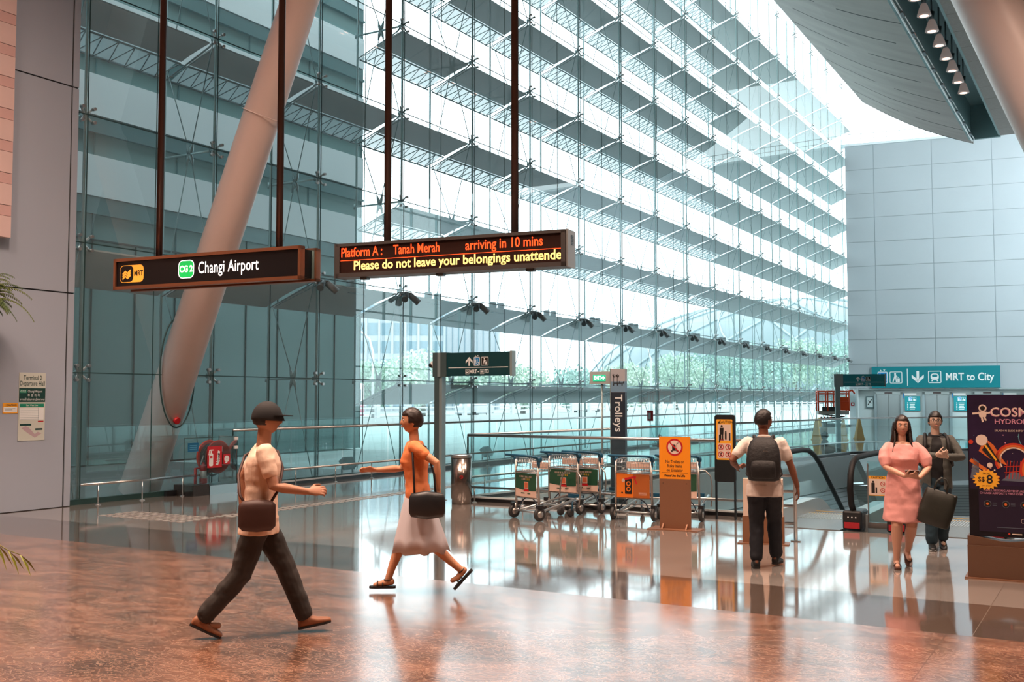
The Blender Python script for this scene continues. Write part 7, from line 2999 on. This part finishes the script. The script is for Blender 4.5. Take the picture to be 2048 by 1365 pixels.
# open front: back shell plus two side panels
n = 22
rin, rout = [], []
for z_, rx, ry in ((-0.16, .185, .140), (-0.05, .188, .140), (0.08, .182, .135), (0.2, .175, .128), (0.33, .19, .135), (0.42, .198, .122), (0.475, .175, .10), (0.505, .12, .082)):
    c = E_.pel + Vector((0, 0, z_))
    op = 0.42 if z_ < 0.4 else 0.30
    ro, ri = [], []
    for i in range(n):
        a = -PI / 2 + op + (2 * PI - 2 * op) * i / (n - 1)
        ro.append(c + Vector(((rx + .008) * math.cos(a), (ry + .01) * math.sin(a), 0)))
        ri.append(c + Vector(((rx - .016) * math.cos(a), (ry - .016) * math.sin(a), 0)))
    rin.append(ri)
    rout.append(ro)
jk.rings([o_ + i_[::-1] for o_, i_ in zip(rout, rin)], None, True, True)
E_.put(jk, 'jacket', M_JACK, voxel=0.0075, smooth=3, disp=0.006, dscale=0.1)
cl_ = MB()
cl_.tube([E_.neckb + Vector((0.070 * math.cos(a), 0.062 * math.sin(a) - 0.006, 0.008 + 0.02 * math.sin(a))) for a in [2 * PI * i / 20 for i in range(20)]], 0.018, None, 8, closed=True)
E_.plain(cl_, 'collar', mat('shirt_black', '', 0))
E_.trousers(mat('jeans_teal', '#1b3440', 0.85, noise_amt=0.15, noise_scale=20), wide=1.15)
E_.shoes(mat('shoe_dark', '#16191a', 0.5), mat('sole_pale', '#9aa0a0', 0.6), 1.05)
gl_ = MB()
for s in (1, -1):
    pts = [E_.H @ Vector((s * 0.033 + 0.023 * math.cos(2 * PI * i / 16), -0.106, 0.008 + 0.018 * math.sin(2 * PI * i / 16))) for i in range(16)]
    gl_.tube(pts, 0.0022, M_BLACK, 5, closed=True)
    gl_.tube([E_.H @ Vector((s * 0.056, -0.104, 0.012)), E_.H @ Vector((s * 0.076, -0.05, 0.012)), E_.H @ Vector((s * 0.08, 0.01, 0.006))], 0.002, M_BLACK, 5)
gl_.tube([E_.H @ Vector((-0.011, -0.108, 0.012)), E_.H @ Vector((0.011, -0.108, 0.012))], 0.002, M_BLACK, 5)
E_.plain(gl_, 'glasses')
bp2 = thing('backpack', 'dark backpack worn over the grey jacket, only its straps showing', 'backpack', tuple(E_.t.location), E_.t.rotation_euler.z)
k = E_.k
s = MB()
rg = []
for z_, w_, d_ in ((1.02, 0.12, 0.06), (1.05, 0.15, 0.09), (1.25, 0.16, 0.10), (1.40, 0.13, 0.08), (1.44, 0.09, 0.05)):
    rg.append(ell_ring(Vector((0, 0.16 + d_ * 0.9, z_)), Vector((1, 0, 0)), Vector((0, 1, 0)), w_, d_, 28, 3.2))
s.rings(rg)
s.v = [tuple(c * k for c in p) for p in s.v]
s.build('pack_body', M_PACK, bp2)
for sx in (1, -1):
    s = MB()
    pts = [Vector((sx * 0.08, 0.20, 1.42)), Vector((sx * 0.12, 0.06, 1.475)), Vector((sx * 0.135, -0.08, 1.435)), Vector((sx * 0.14, -0.155, 1.33)), Vector((sx * 0.165, -0.14, 1.2)), Vector((sx * 0.20, 0.0, 1.08)), Vector((sx * 0.15, 0.18, 1.05))]
    s.tube(pts, 0.021, None, 8)
    s.v = [tuple(c * k for c in p) for p in s.v]
    s.build('shoulder_strap', M_PACK, bp2)
